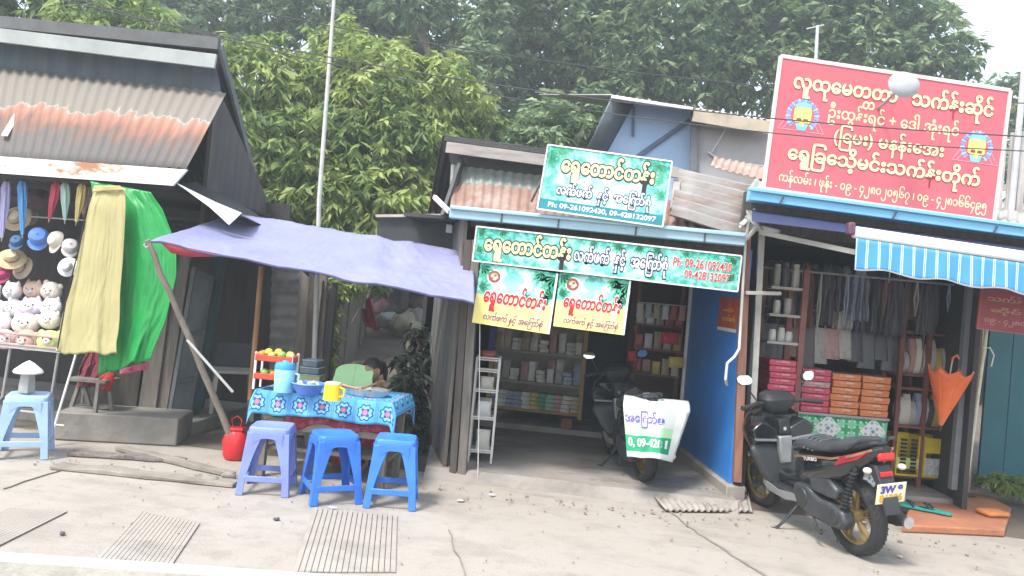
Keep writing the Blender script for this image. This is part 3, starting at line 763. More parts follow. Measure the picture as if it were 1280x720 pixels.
far_tree('layered spreading tree rising over the red signboard against the white sky', (7.3, 20, .9), [LP(1000, 60, 20, 1.4), LP(1050, 30, 20, 1.4), LP(1100, 10, 20, 1.4, rz=.8), LP(1090, 75, 20, 1.5, rz=.7), LP(1150, 50, 20, 1.1, rz=.7), LP(1180, 85, 20, .9, rz=.5), LP(1040, -40, 20, 1.6), LP(1110, -40, 20.5, 1.2, rz=.7), LP(1200, 60, 20, .6, rz=.35), LP(1020, 110, 20, 1.3), LP(1090, 120, 20, 1.2), LP(1165, 15, 20, .8, rz=.4)], 2500, green_c, 15)
far_tree('small rounded tree low on the skyline at the right edge', (12.5, 24, .9), [LP(1265, 118, 24, .9), LP(1300, 140, 24, 1.2), LP(1350, 120, 24, 1.4), LP(1230, 150, 24, .9), LP(1290, 200, 24, 1.5), LP(1420, 130, 25, 1.8)], 1300, green_d, 16)
far_tree('hazy tree low behind the roofs, between the mango and the blue gabled house', (.3, 15.5, .9), [LP(620, 180, 15.5, .8), LP(690, 165, 15.5, .9), LP(740, 150, 16, .8), LP(600, 230, 15, .8), LP(660, 230, 15, .9)], 900, green_d, 17, L=.22, r=.16)
far_tree('dark tree in the distance behind the lane shed', (-5.5, 19, 1), [LP(420, 320, 18, 1.8), LP(500, 330, 18, 1.8), LP(360, 300, 18, 1.8), LP(300, 300, 18, 1.6), LP(560, 300, 18, 1.6)], 1500, green_c, 18)
# the climbing plant and bush beside the lane
def plant(name, label, lumps, twigs, mat, seed, L, stems=5, per=6, droop=.5, cat='plant', group=None):
    c = Vector(lumps[0][:3]); z0 = min(q[2] - q[5] for q in lumps)
    t = thing(name, label, cat, (c.x, c.y, z0), group)
    V, ti = crown_mesh(lumps, twigs, per, L, L * .35, droop, seed, .2)
    leaves('foliage', t, V, ti, mat)
    m = MB(); r_ = random.Random(seed)
    for q in lumps:
        m.tube([(c.x + r_.uniform(-.08, .08), c.y, z0), (q[0], q[1], q[2])], [.012, .004], 5)
    part('stem', m, bark, t)
    return t
plant('bush', 'dark leafy bush growing between the food table and the plank shutter', [LP(505, 520, 7.4, .22), LP(512, 480, 7.6, .24), LP(518, 450, 7.8, .2), LP(500, 555, 7.2, .22), LP(495, 500, 7.6, .2), LP(525, 420, 8.0, .12)], 260, leaf_mat('dusty dark leaves', (.02, .03, .022), (.05, .065, .045), (.11, .13, .095)), 31, .13)
plant('climbing_plant', 'thin climbing plant trailing down the plank fence beside the lane', [LP(416, 365, 8.6, .16), LP(414, 395, 8.5, .13), LP(411, 425, 8.4, .12), LP(409, 445, 8.3, .1), LP(440, 352, 9.5, .2), LP(470, 350, 10, .2)], 170, green_a, 32, .11)
plant('roadside_weed', 'low green weed at the foot of the dark teal wall', [LP(1250, 600, 7.6, .12, rz=.06), LP(1275, 602, 7.6, .12, rz=.06), LP(1300, 604, 7.6, .12, rz=.06)], 120, green_b, 33, .1, cat='weed')
plant('roadside_weed', 'small green weed on the kerb under the light blue stool', [LP(62, 584, 5.75, .08, rz=.05), LP(80, 582, 5.75, .06, rz=.04)], 50, green_b, 34, .06, cat='weed')

# ---------------------------------------------------------------- air
m = MB(); m.box((0, 18, 4.2), (60, 52, 11)); hz = struct('haze', m, M('clear', (1, 1, 1)), smooth=0)
hm = bpy.data.materials.new('haze air'); hm.use_nodes = True
for q in list(hm.node_tree.nodes):
    if q.type != 'OUTPUT_MATERIAL': hm.node_tree.nodes.remove(q)
vp = hm.node_tree.nodes.new('ShaderNodeVolumePrincipled')
vp.inputs['Color'].default_value = (.88, .97, 1, 1); vp.inputs['Density'].default_value = .0065; vp.inputs['Anisotropy'].default_value = .3
hm.node_tree.links.new(vp.outputs[0], hm.node_tree.nodes['Material Output'].inputs['Volume'])
hz.data.materials[0] = hm; hz['kind'] = 'stuff'
# ---------------------------------------------------------------- node arithmetic for printed patterns
class Nd:
    def __init__(s, mat): s.m = mat; s.t = mat.node_tree
    def op(s, o, a, b=None, c=None):
        n = s.t.nodes.new('ShaderNodeMath'); n.operation = o
        for i, v in enumerate((a, b, c)):
            if v is None: continue
            if isinstance(v, (int, float)): n.inputs[i].default_value = v
            else: s.t.links.new(v, n.inputs[i])
        return n.outputs[0]
    def mix(s, f, a, b):
        n = s.t.nodes.new('ShaderNodeMixRGB')
        for i, v in enumerate((f, a, b)):
            if isinstance(v, (int, float)): n.inputs[i].default_value = v
            elif isinstance(v, tuple): n.inputs[i].default_value = (*v, 1)
            else: s.t.links.new(v, n.inputs[i])
        return n.outputs[0]
    def noise(s, vec, sc, det=3):
        n = s.t.nodes.new('ShaderNodeTexNoise'); n.inputs['Scale'].default_value = sc; n.inputs['Detail'].default_value = det
        s.t.links.new(vec, n.inputs['Vector']); return n.outputs['Fac']
def newmat(name, rough=.6):
    m = bpy.data.materials.new(name); m.use_nodes = True
    p = m.node_tree.nodes['Principled BSDF']; p.inputs['Roughness'].default_value = rough
    N = Nd(m); tc = m.node_tree.nodes.new('ShaderNodeTexCoord'); sp = m.node_tree.nodes.new('ShaderNodeSeparateXYZ')
    return m, N, p, tc, sp
def leafy_print(name, wd, h, glow=.55, yellow=0., low=(.0, .22, .20)):      # the printed tea-leaf ground of the signs, in board coordinates
    m, N, p, tc, sp = newmat(name, .35)
    t = m.node_tree
    t.links.new(tc.outputs['Object'], sp.inputs[0]); x, y = sp.outputs[0], sp.outputs[1]
    n1 = N.noise(tc.outputs['Object'], 9); n2 = N.noise(tc.outputs['Object'], 26, 5)
    dx = N.op('DIVIDE', N.op('SUBTRACT', x, wd * .5), wd * .5); dy = N.op('DIVIDE', N.op('SUBTRACT', y, h * .42), h * .55)
    d = N.op('SQRT', N.op('ADD', N.op('MULTIPLY', dx, dx), N.op('MULTIPLY', dy, dy)))
    g = N.op('MINIMUM', N.op('MAXIMUM', N.op('MULTIPLY', N.op('SUBTRACT', N.op('ADD', N.op('MULTIPLY', n1, .7), .85), d), glow * 1.6), 0), 1)
    base = N.mix(N.op('GREATER_THAN', n2, .50), (.0, .25, .19), (.05, .46, .36))
    base = N.mix(N.op('GREATER_THAN', n2, .60), base, (.16, .58, .50))
    c = N.mix(g, base, (.34, .72, .72))
    c = N.mix(N.op('MULTIPLY', g, N.op('GREATER_THAN', n1, .5)), c, (.66, .88, .74))
    if yellow:
        k = N.op('LESS_THAN', N.op('ADD', y, N.op('MULTIPLY', n1, .06)), h * yellow)
        c = N.mix(k, c, N.mix(n1, (.90, .72, .10), (.95, .86, .45)))
    t.links.new(c, p.inputs['Base Color'])
    return m
sign_white = M('sign white', (.80, .80, .78), .45, var=.04)
ink_black = M('ink black', (.012, .010, .012), .5)
ink_navy = M('ink navy', (.02, .02, .09), .5)
ink_cream = M('ink cream', (.85, .72, .38), .45, var=.03)
ink_white = M('ink white', (.82, .82, .82), .45, var=.03)
ink_red = M('ink red', (.55, .015, .02), .45, var=.05)
ink_yellow = M('ink pale yellow', (.84, .74, .42), .45, var=.04)
ink_maroon = M('ink maroon', (.28, .04, .05), .5)
leaf_print = M('printed leaf', (.03, .30, .17), .45, (.10, .48, .30), 9)
leaf_print2 = M('printed pale leaf', (.25, .62, .50), .45, (.45, .78, .66), 9)
def sign(name, label, tl, tr, bl, mat, frame=True, th=.02, group=None, edge=.012, cat='sign', fm=None):
    fr, wd, h = rect(tl, tr, bl)
    t = thing(name, label, cat, fr, group)
    m = MB(); m.box((wd / 2, h / 2, -th / 2), (wd, h, th)); part('board', m, mat(wd, h) if callable(mat) else mat, t, world=False)
    if frame:
        m = MB()
        for a, b in (((0, 0), (wd, 0)), ((wd, 0), (wd, h)), ((wd, h), (0, h)), ((0, h), (0, 0))):
            m.bar((*a, .001), (*b, .001), edge, .012 + .002 * (a[0] == b[0]), up=(0, 0, 1))
        part('frame', m, fm or white_metal, t, world=False)
    return t, wd, h
def words(t, s, x0, y0, x1, y1, mats, bold=.012, outline=None, z=.0018, shear=0.):
    m = MB(); lettering(m, s, x0, y0, x1, y1, z, bold, outline, 0, 1, shear)
    return part('lettering', m, mats, t, world=False, smooth=0)
def sprigs(t, wd, h, spots, mat, L=.09):
    for (u, v, a, k) in spots:
        x, y = u * wd, v * h; m = MB()
        for q in range(5):
            b = a + (q - 2) * .42; l = L * k * (1 - .1 * abs(q - 2))
            dx, dy = math.cos(b), math.sin(b); w_ = l * .17
            m.add([(x, y, .0012), (x + dx * l * .5 - dy * w_, y + dy * l * .5 + dx * w_, .0012), (x + dx * l, y + dy * l, .0012), (x + dx * l * .5 + dy * w_, y + dy * l * .5 - dx * w_, .0012)], [(0, 3, 2, 1)])
        m.add([(x - .004, y, .0013), (x, y - .004, .0013), (x + .004, y, .0013), (x, y + .004, .0013)], [(0, 1, 2, 3)])
        part('leaf_print', m, mat, t, world=False, smooth=0)
TEA = '\u1031\u101b\u103d\u103e\u1031\u1010\u102c\u1004\u103a\u1010\u1014\u103a\u1038'
TEA2 = '\u101c\u1000\u103a\u1016\u1000\u103a'
AND = '\u1014\u103e\u1004\u1037\u103a'
FRY = '\u1021\u1031\u103c\u1000\u102c\u103a\u1005\u102f\u1036'
# upper tea sign on the roof
t, w_, h_ = sign('shop_sign', 'upper green tea shop sign standing on the rust brown roof above the gutter', W(685, 181, 6.18), W(840, 202, 6.18), W(678, 262, 6.12), lambda a, b: leafy_print('green print upper', a, b, .62))
sprigs(t, w_, h_, ((.03, .92, -.6, 1), (.02, .75, .2, .8), (.97, .9, 3.6, 1), (.96, .66, 2.8, .9), (.9, .96, 4.2, .8), (.12, .97, -1.0, .8), (.98, .45, 2.9, .8)), leaf_print, .12)
m = MB(); m.box((w_ / 2, h_ * .085, .0005), (w_ - .014, h_ * .17, .001)); part('footer_strip', m, M('teal strip', (.01, .20, .25), .4), t, world=False)
words(t, TEA, .14 * w_, .48 * h_, .88 * w_, .93 * h_, [ink_cream, ink_black], .038, .105)
words(t, TEA2 + '  ' + AND + '  ' + FRY, .13 * w_, .185 * h_, .88 * w_, .46 * h_, [ink_white, ink_navy], .026, .12)
words(t, 'Ph: 09-261092430, 09-428132097', .08 * w_, .05 * h_, .94 * w_, .135 * h_, [ink_white], .018)
m = MB(); m.bar(W(682, 215, 6.2), W(664, 252, 6.35), .015, .015); m2 = part('prop', m, M('sign prop', (.12, .11, .11)), t)
# long tea sign below the gutter
t, w_, h_ = sign('shop_sign', 'long green tea shop sign hanging below the pale blue gutter', W(596, 283, 6.14), W(927, 320, 6.14), W(592, 326, 6.14), lambda a, b: leafy_print('green print long', a, b, .42))
sprigs(t, w_, h_, [(u, v, a, k) for u, v, a, k in ((.01, .9, -.4, 1), (.01, .3, .5, .9), (.1, .98, -1.2, .9), (.45, .98, -1.4, .8), (.55, .97, -1.8, 1), (.62, .98, -1.2, .9), (.7, .98, -2, 1), (.985, .9, 3.8, 1), (.985, .3, 2.6, 1), (.8, .98, -1.6, .8), (.35, .03, 1.5, .6), (.68, .02, 1.6, .7))], leaf_print, .10)
words(t, TEA, .04 * w_, .08 * h_, .37 * w_, .93 * h_, [ink_cream, ink_black], .038, .105)
words(t, TEA2 + '  ' + AND + '  ' + FRY, .385 * w_, .14 * h_, .735 * w_, .80 * h_, [ink_white, ink_navy], .026, .12)
words(t, 'Ph: 09-261092430', .755 * w_, .52 * h_, .97 * w_, .76 * h_, [ink_red, ink_white], .012, .05)
words(t, '09-428132097', .80 * w_, .22 * h_, .965 * w_, .44 * h_, [ink_red, ink_white], .012, .05)
# the two banners
def banner(label, tl, tr, bl, k):
    t, w_, h_ = sign('hanging_banner', label, tl, tr, bl, lambda a, b: leafy_print('banner print %d' % k, a, b, 1.0, .54), False, .006, cat='banner', group='yellow and green tea banners')
    sprigs(t, w_, h_, ((.02, .95, -.7, 1), (.02, .6, .3, .8), (.97, .93, 3.9, 1.2), (.98, .6, 2.9, 1), (.8, .98, -1.9, .9), (.6, .5, .3, .7), (.93, .48, 2.9, .9)), leaf_print, .13)
    m = MB()
    for r_, mm, zz in ((.062, 0, .001), (.050, 1, .002), (.03, 2, .003)):
        m.lathe([(r_, -.0005), (r_, zz), (r_ * .5, zz + .0003), (0, zz + .0003)], (w_ * .2, h_ * .80, 0), n=24, m=mm)
    for a in range(5): m.ball((w_ * .2 + .024 * math.cos(a * 1.26), h_ * .79 + .018 * math.sin(a * 1.26), .003), (.011, .009, .002), 8, 5, m=1 if a % 2 else 0)
    part('round_emblem', m, [sign_white, M('emblem brown', (.25, .07, .05), .5), M('emblem tan', (.60, .36, .25), .5)], t, world=False)
    words(t, TEA, .09 * w_, .24 * h_, .88 * w_, .68 * h_, [ink_red, sign_white], .03, .075, shear=.10)
    words(t, TEA2 + ' ' + AND + ' ' + FRY, .12 * w_, .03 * h_, .88 * w_, .225 * h_, [ink_maroon, sign_white], .012, .06, shear=.2)
    m = MB(); m.box((w_ - .008, h_ / 2, .001), (.016, h_, .002)); part('hem', m, sign_white, t, world=False)
banner('left one of the two yellow and green banners under the long tea sign', W(601, 328, 6.15), W(698, 342, 6.15), W(596, 404, 6.15), 1)
banner('right one of the two yellow and green banners under the long tea sign', W(700, 340, 6.16), W(789, 351, 6.16), W(696, 408, 6.16), 2)
# red robe shop sign
red_board = M('red board', (.62, .125, .155), .45, (.57, .11, .14), 2, .35, .7)
rm, rw, rh = rect(Q(976, 70, -.13), Q(1263, 113, -.13), Q(956, 236, -.13))
t, w_, h_ = sign('shop_signboard', 'big red signboard with cream lettering standing above the sky blue gutter', Q(976, 70, -.13), Q(1263, 113, -.13), Q(956, 236, -.13), red_board, True, .05, edge=.03, fm=M('pink white frame', (.74, .62, .58), .5))
U = lambda u: u * w_
Vv = lambda v: (1 - v) * h_
def line(s, u0, u1, v0, v1, b=.03, o=None): return words(t, s, U(u0), Vv(v1), U(u1), Vv(v0), [ink_yellow, M('sign shadow ink', (.30, .02, .035), .5)], b, o, z=.002)
line('\u101c\u1030\u1011\u102f\u1031\u1019\u1010\u1010\u102c   \u101e\u1000\u103a\u1014\u103a\u1038\u1006\u102d\u102f\u1004\u103a', .07, .935, .075, .285, .035, .06)
m = MB(); lettering(m, '\u1010', U(.375), Vv(.30), U(.425), Vv(.245), .002, .03); part('lettering', m, ink_yellow, t, world=False, smooth=0)
line('\u1026\u1038\u1011\u103d\u1014\u103a\u1038\u101b\u1004\u103a + \u1031\u1012\u102b\u103a \u1021\u102f\u1036\u1038\u101b\u1004\u103a', .235, .80, .285, .455, .014)
line('(\u103c\u1031\u1019\u1038) \u1019\u1014\u1014\u103a\u1038\u1031\u1021\u1038', .27, .745, .445, .635, .022, .045)
line('\u1031\u101b\u103d\u103e\u103c\u1001\u1031\u101e\u1037\u102d\u1019\u1004\u103a\u1038\u101e\u1000\u103a\u1014\u103a\u1038\u1010\u102d\u102f\u1000\u103a', .085, .915, .615, .815, .035, .06)
line('\u1000\u1014\u103a\u101c\u1019\u103a\u1038 \u104a \u1016\u102f\u1014\u103a\u1038 - \u1040\u1049 - \u1044\u1042\u1048\u1040\u1042\u1040\u1045\u1046\u1047 \u104a \u1040\u1049 - \u1044\u1042\u1048\u1041\u1046\u1046\u1044\u1049\u1045', .06, .96, .835, .965, .012)
for u, v in ((.125, .42), (.885, .465)):
    cx, cy = U(u), Vv(v); m = MB()
    for k in range(22):
        a = math.pi * (k / 21 * 1.5 - .25)
        for r_, s_ in ((.125, .014), (.105, .010)): m.ball((cx + r_ * math.cos(a), cy + r_ * math.sin(a), .002), (s_, s_, .0015), 8, 5, m=0 if (k % 2) else 1)
    m.prism(rrect(cx, cy + .005, .072, .062, .02), .002, axis='Z', o=.004, m=2)
    m.prism([(cx - .075, cy + .068), (cx + .075, cy + .068), (cx + .05, cy + .10), (cx, cy + .115), (cx - .05, cy + .10)], .002, axis='Z', o=.004, m=1)
    m.prism(rrect(cx - .028, cy - .035, .020, .012, .006), .002, axis='Z', o=.006, m=3); m.prism(rrect(cx + .028, cy - .035, .020, .012, .006), .002, axis='Z', o=.006, m=3)
    m.prism([(cx - .055, cy - .065), (cx + .055, cy - .065), (cx + .035, cy - .12), (cx - .035, cy - .12)], .002, axis='Z', o=.004, m=1)
    m.prism([(cx - .018, cy - .06), (cx + .018, cy - .06), (cx + .012, cy - .09), (cx - .012, cy - .09)], .002, axis='Z', o=.006, m=2)
    for sx in (-1, 1):
        m.bar((cx + sx * .10, cy + .02, .002), (cx + sx * .19, cy - .125, .002), .004, .002, m=4)
        m.bar((cx + sx * .10, cy - .05, .002), (cx + sx * .15, cy - .12, .002), .004, .002, m=4)
    m.bar((cx - .19, cy - .125, .002), (cx + .19, cy - .125, .002), .004, .002, m=4)
    part('emblem', m, [M('emblem violet', (.25, .28, .75), .5), M('emblem cyan', (.22, .55, .75), .5), M('emblem yellow', (.88, .74, .20), .5), M('emblem brown', (.25, .07, .05), .5), M('emblem pink', (.72, .36, .50), .5)], t, world=False)
# small signs
BN = Vector((-1.6, -.22, 0)).normalized(); BP = Vector((1.28, 6.5, 0)) + BN * .026
def BW(px, py): return PL(px, py, BP, BN)
t, w_, h_ = sign('wall_poster', 'small red and orange poster on the bright blue wall', BW(900, 371), BW(924, 372), BW(897, 412), M('poster red', (.48, .05, .03), .5, (.55, .14, .04), 7), False, .003, cat='poster')
m = MB(); m.box((w_ / 2, h_ * .05, .0005), (w_, h_ * .10, .001)); part('footer_strip', m, sign_white, t, world=False)
words(t, TEA2, .25 * w_, .30 * h_, .9 * w_, .48 * h_, [M('poster yellow', (.80, .50, .06), .5)], .03)
words(t, FRY[:6], .25 * w_, .55 * h_, .8 * w_, .68 * h_, [M('poster yellow', (.80, .50, .06), .5)], .03)
# maroon sign at the right edge
t, w_, h_ = sign('hanging_sign', 'maroon hanging sign with faded lettering beside the teal wall', Q(1227, 358, -.35), Q(1292, 366, -.35), Q(1225, 411, -.35), M('maroon board', (.26, .04, .05), .55, (.20, .03, .04), 5), True, .02, edge=.008, fm=M('maroon edge', (.34, .10, .10), .6))
faded = M('faded gold', (.42, .20, .14), .6)
words(t, '\u101e\u1000\u103a\u1014\u103a\u1038', .14 * w_, .62 * h_, .9 * w_, .85 * h_, [faded], .02)
words(t, '\u1006\u102d\u102f\u1004\u103a', .22 * w_, .38 * h_, .8 * w_, .56 * h_, [faded], .02)
words(t, '\u1040\u1049 - \u1044\u1042\u1048\u1040', .12 * w_, .12 * h_, .9 * w_, .27 * h_, [faded], .02)
for u in (.1, .9):
    m = MB(); m.tube([(u * w_, h_, -.01), (u * w_, h_ + .3, -.01)], .005, 5); part('hanger', m, grey_metal, t, world=False)
# ---------------------------------------------------------------- stalls on the left
def cmat(name, c, rough=.75, **k): return M(name, c, rough, **k)
plastic_blue = M('blue plastic', (.035, .17, .62), .38, var=.06)
plastic_lav = M('lavender blue plastic', (.20, .26, .62), .42, var=.06)
plastic_pale = M('pale blue plastic', (.33, .48, .74), .42, var=.05)
skin_m = M('skin', (.36, .20, .13), .55, var=.05)
# plastic stool
def make_stool(label, frame, mat):
    t = thing('plastic_stool', label, 'stool', frame, 'plastic stools')
    H = .475; a = .145; b = .185
    m = MB()
    secs = []
    for z, k, r in ((H - .045, 1.0, .045), (H - .012, 1.0, .045), (H, .95, .05), (H + .002, .86, .05), (H - .004, .80, .05), (H - .006, .2, .02)):
        secs.append([(x, y, z) for x, y in rrect(0, 0, a * k, a * k, min(r, a * k * .9))])
    m.loft(secs); part('seat', m, mat, t, world=False)
    for sx, sy in ((1, 1), (-1, 1), (-1, -1), (1, -1)):
        m = MB(); secs = []
        for q in range(9):
            u = q / 8; z = (H - .04) * (1 - u); e = a + (b - a) * u
            wd = .125 - .075 * min(1, u * 1.5) ** .6 if u < .999 else .052
            th = .012
            L = [(e, e), (e - wd, e), (e - wd, e - th), (e - th * 1.2, e - th * 1.2), (e - th, e - wd), (e, e - wd)]
            pts = [(x * sx, y * sy, z) for x, y in L]
            secs.append(pts if sx * sy > 0 else pts[::-1])
        m.loft(secs); part('leg', m, mat, t, world=False, bevel=.003)
    for ax in range(4):
        r_ = Matrix.Rotation(R(90 * ax), 4, 'Z'); z = .115; e = a + (b - a) * (1 - z / H) - .006
        m = MB(); m.X = r_
        m.box((0, -e, z), (2 * e - .06, .012, .042))
        part('stretcher', m, mat, t, world=False, bevel=.004)
        m = MB(); m.X = r_; n = 14
        pts = []
        top = H - .04; e2 = a + .004
        for q in range(n + 1):
            x = -.105 + .21 * q / n; k = abs(x) / .105
            pts.append((x, top - .035 - .055 * k ** 3))
        m.prism([(-.105, top)] + pts + [(.105, top)], .010, axis='Y', o=-e2); part('apron', m, mat, t, world=False)
    return t
def gp(px, py, z=0.): return G(px, py, z)
p = gp(334, 612); s1 = make_stool('faded lavender blue stool, leftmost of the three before the food table', T(p.x, p.y, 0, R(12)), plastic_lav)
p = gp(412, 623); dup(s1, T(p.x, p.y, 0, R(34)), 'bright blue stool in the middle of the three before the food table', mats={plastic_lav.name: plastic_blue})
p = gp(489, 628); dup(s1, T(p.x, p.y, 0, R(10)), 'bright blue stool, rightmost of the three before the food table', mats={plastic_lav.name: M('blue plastic brighter', (.045, .20, .68), .38, var=.06)})
p = gp(30, 568); dup(s1, T(p.x, p.y, 0, R(30)), 'light blue stool at the left edge with a small white capped lamp on it', mats={plastic_lav.name: plastic_pale}); S0 = p
# lamp on the stool
t = thing('post_lamp', 'small grey post lamp with a white cone cap, standing on the light blue stool', 'lamp', (S0.x - .03, S0.y, .478))
m = MB(); m.box((0, 0, .075), (.085, .085, .15), taper=(.85, .85)); part('post', m, M('grey stone post', (.34, .34, .32), .8), t, world=False, bevel=.006)
m = MB(); m.lathe([(.0, .255), (.035, .235), (.095, .185), (.105, .165), (.098, .155), (.045, .16), (.03, .15)], n=20); part('cap', m, sign_white, t, world=False)
# weathered kerb planks and stones
def rough_bar(a, b, wd, h, seed, taper=1.):
    a = Vector(a); b = Vector(b); m = MB(); d = (b - a).normalized(); n = Vector((-d.y, d.x, 0)); secs = []
    for i in range(15):
        u = i / 14; p = a.lerp(b, u); k = 1 - (1 - taper) * u
        f = lambda q: .018 * mnoise.noise(Vector((u * 5, q, seed)))
        secs.append([p + n * (-wd * k / 2 + f(1)) + Vector((0, 0, 0)), p + n * (wd * k / 2 + f(2)), p + n * (wd * k / 2 + f(3)) + Vector((0, 0, h + f(4))), p + n * (-wd * k / 2 + f(5)) + Vector((0, 0, h + f(6)))])
    return m.loft(secs)
solo('timber_plank', rough_bar(gp(70, 584), gp(296, 607), .15, .03, 1), M('bleached plank', (.30, .27, .23), .9, (.19, .17, .145), 4, .35, .7, .4, 20), 'long bleached timber laid along the paving edge left of the food table', 'timber', bevel=.006)
solo('timber_plank', rough_bar(gp(88, 568), gp(232, 578, .0), .12, .03, 2, .7), wood_grey, 'shorter grey timber lying behind the long bleached timber', 'timber', bevel=.006)
solo('timber_plank', rough_bar(gp(150, 562), gp(290, 596), .10, .035, 3, .8), M('bleached plank', (.3, .27, .23)), 'thin slanting timber between the shack floor and the paving edge', 'timber', bevel=.005)
for k, (px, py, s_) in enumerate(((262, 603, .07), (285, 598, .06), (240, 600, .045))):
    q = gp(px, py); m = MB(); m.ball((q.x, q.y, .02), (s_, s_ * .7, s_ * .5), 9, 6)
    m.v = [v + Vector((mnoise.noise(v * 20), mnoise.noise(v * 23), mnoise.noise(v * 19))) * .018 for v in m.v]
    solo('kerb_stone', m, stone, ('largest grey stone by the foot of the leaning pole', 'grey stone nearest the food table leg', 'smallest grey stone at the end of the long timber')[k], 'stone', 'loose stones by the timber')
# stone block step under the tarp
m = MB(); q = gp(135, 553, .0); m.box((q.x, q.y + .25, .12), (1.0, .5, .24), rz=.25); solo('stone_step', m, M('step concrete', (.27, .25, .225), .9, (.19, .175, .16), 4, .35, .7, .4, 18), 'low dark concrete block step below the green tarp', 'step', bevel=.012)
# ---------------------------------------------------------------- hanging tarps
def rows_cloth(m, rows, Y0, n, amp, seed, nv=44, lean=0.):
    def fn(u, v):
        k = v * (len(rows) - 1); i = min(int(k), len(rows) - 2); f = k - i
        L = [rows[i][0][c] * (1 - f) + rows[i + 1][0][c] * f for c in (0, 1)]; Rr = [rows[i][1][c] * (1 - f) + rows[i + 1][1][c] * f for c in (0, 1)]
        x = L[0] + (Rr[0] - L[0]) * u; y = L[1] + (Rr[1] - L[1]) * u
        a = amp * (.35 + .65 * v)
        ph = n * (u + .16 * mnoise.noise(Vector((u * 2.3, v * 1.3, seed + 9)))) * 6.283 + 1.6 * math.sin(v * 2.2 + seed)
        fold = math.sin(ph) * (.6 + .7 * mnoise.noise(Vector((u * 3, v * 2, seed)))) + .18 * math.sin(2.7 * ph + seed)
        crease = .16 * abs(mnoise.noise(Vector((u * 9 + v * 3, v * 7 - u * 2, seed)))) + .10 * abs(mnoise.noise(Vector((u * 20, v * 13, seed))))
        yy = Y0 - lean * v + a * fold + a * .8 * mnoise.noise(Vector((u * n * 1.5, v * 1.8, seed))) + amp * 2 * crease
        y += (6 * mnoise.noise(Vector((u * 7, 0, seed))) + 2 * math.sin(ph)) * max(0, v - .8) * 5 * min(1, n / 2.) * (1 if nv > 20 else .2)
        x += 2.5 * mnoise.noise(Vector((v * 5, seed, u))) * (1 if nv > 20 else 0)
        return W(x, y, yy)
    return m.grid(fn, 90, nv)
tarp_green = M('green tarpaulin', (.008, .30, .06), .42, (.006, .22, .045), 3, .35, .7, .08, 30)
cloth_olive = M('olive cloth', (.44, .40, .20), .85, (.36, .32, .15), 3, .35, .7, .05, 40)
m = MB(); rows_cloth(m, [((113, 226), (188, 240)), ((116, 250), (203, 262)), ((118, 300), (221, 305)), ((120, 350), (220, 345)), ((122, 400), (211, 385)), ((124, 440), (200, 420)), ((122, 470), (188, 448))], 6.12, 1.5, .045, 3, lean=.12)
solo('green_tarp', m, tarp_green, 'bright green tarpaulin hanging from the eave board of the leftmost shop', 'tarp', solid=.004)
m = MB(); rows_cloth(m, [((118, 238), (157, 236)), ((112, 255), (157, 260)), ((100, 310), (154, 320)), ((86, 370), (150, 370)), ((74, 415), (148, 415)), ((69, 442), (146, 442))], 5.98, 1.7, .024, 8, lean=.1)
o = solo('olive_cloth', m, cloth_olive, 'pale olive yellow cloth hanging in front of the green tarp', 'cloth', solid=.004)
m = MB(); rows_cloth(m, [((118, 232), (150, 232)), ((115, 240), (156, 238))], 5.955, 1, .004, 2, 4); part('hem', m, M('olive hem', (.46, .40, .18)), o, solid=.004)
m = MB(); m.tube([W(112, 238, 5.97), W(100, 305, 5.93), W(83, 372, 5.88), W(72, 436, 5.84)], .006, 6); part('cord', m, ink_black, o)
m = MB(); rows_cloth(m, [((108, 440), (124, 440)), ((100, 460), (125, 462)), ((96, 482), (122, 484))], 6.35, 2, .03, 5); solo('maroon_cloth', m, M('maroon cloth', (.17, .03, .05), .9), 'dark maroon cloth bundle under the olive yellow cloth', 'cloth', solid=.01)
m = MB(); rows_cloth(m, [((124, 462), (143, 462)), ((124, 478), (142, 476)), ((128, 486), (138, 486))], 6.32, 1, .03, 6); solo('red_bag', m, M('red bag', (.42, .03, .03), .6), 'small red bag hanging below the bottom edge of the green tarp', 'bag', solid=.02)
m = MB(); rows_cloth(m, [((150, 462), (186, 452)), ((150, 468), (184, 462))], 6.3, 2, .02, 7, 6); solo('pink_cloth', m, M('pink cloth', (.55, .12, .22), .8), 'strip of pink cloth showing under the lower right corner of the green tarp', 'cloth', solid=.01)
# ---------------------------------------------------------------- plush table
Yt = 6.25
tl = W(-150, 425, Yt); tr = W(76, 437, Yt); zt = tr.z
t = thing('display_table', 'metal rail table heaped with plush cushions at the left edge', 'table', ((tl.x + tr.x) / 2, Yt + .3, 0))
m = MB(); m.box(((tl.x + tr.x) / 2, Yt + .3, zt - .015), (tr.x - tl.x, .62, .03)); part('tabletop', m, M('table edge grey', (.42, .43, .44), .5), t)
m = MB()
m.tube([(tl.x, Yt - .01, zt + .10), (tr.x, Yt - .01, zt + .10)], .009, 6); m.tube([(tl.x, Yt - .01, zt + .005), (tr.x, Yt - .01, zt + .005)], .011, 6)
for k in range(7):
    x = tr.x - k * .24; m.tube([(x, Yt - .01, zt), (x, Yt - .01, zt + .10)], .006, 6)
part('rail', m, M('rail pink', (.50, .36, .34), .5, metal=.3), t)
for x in (tr.x - .04, tr.x - .5):
    m = MB(); m.tube([(x, Yt + .03, zt - .02), (x - .03, Yt + .03, .28), (x - .12, Yt + .02, .17), (x - .4, Yt + .02, .17)], .013, 8); part('leg', m, grey_metal, t)
m = MB(); m.tube([(tr.x - .1, Yt + .5, zt - .02), (tr.x - .1, Yt + .5, .12)], .013, 8); part('leg', m, grey_metal, t)
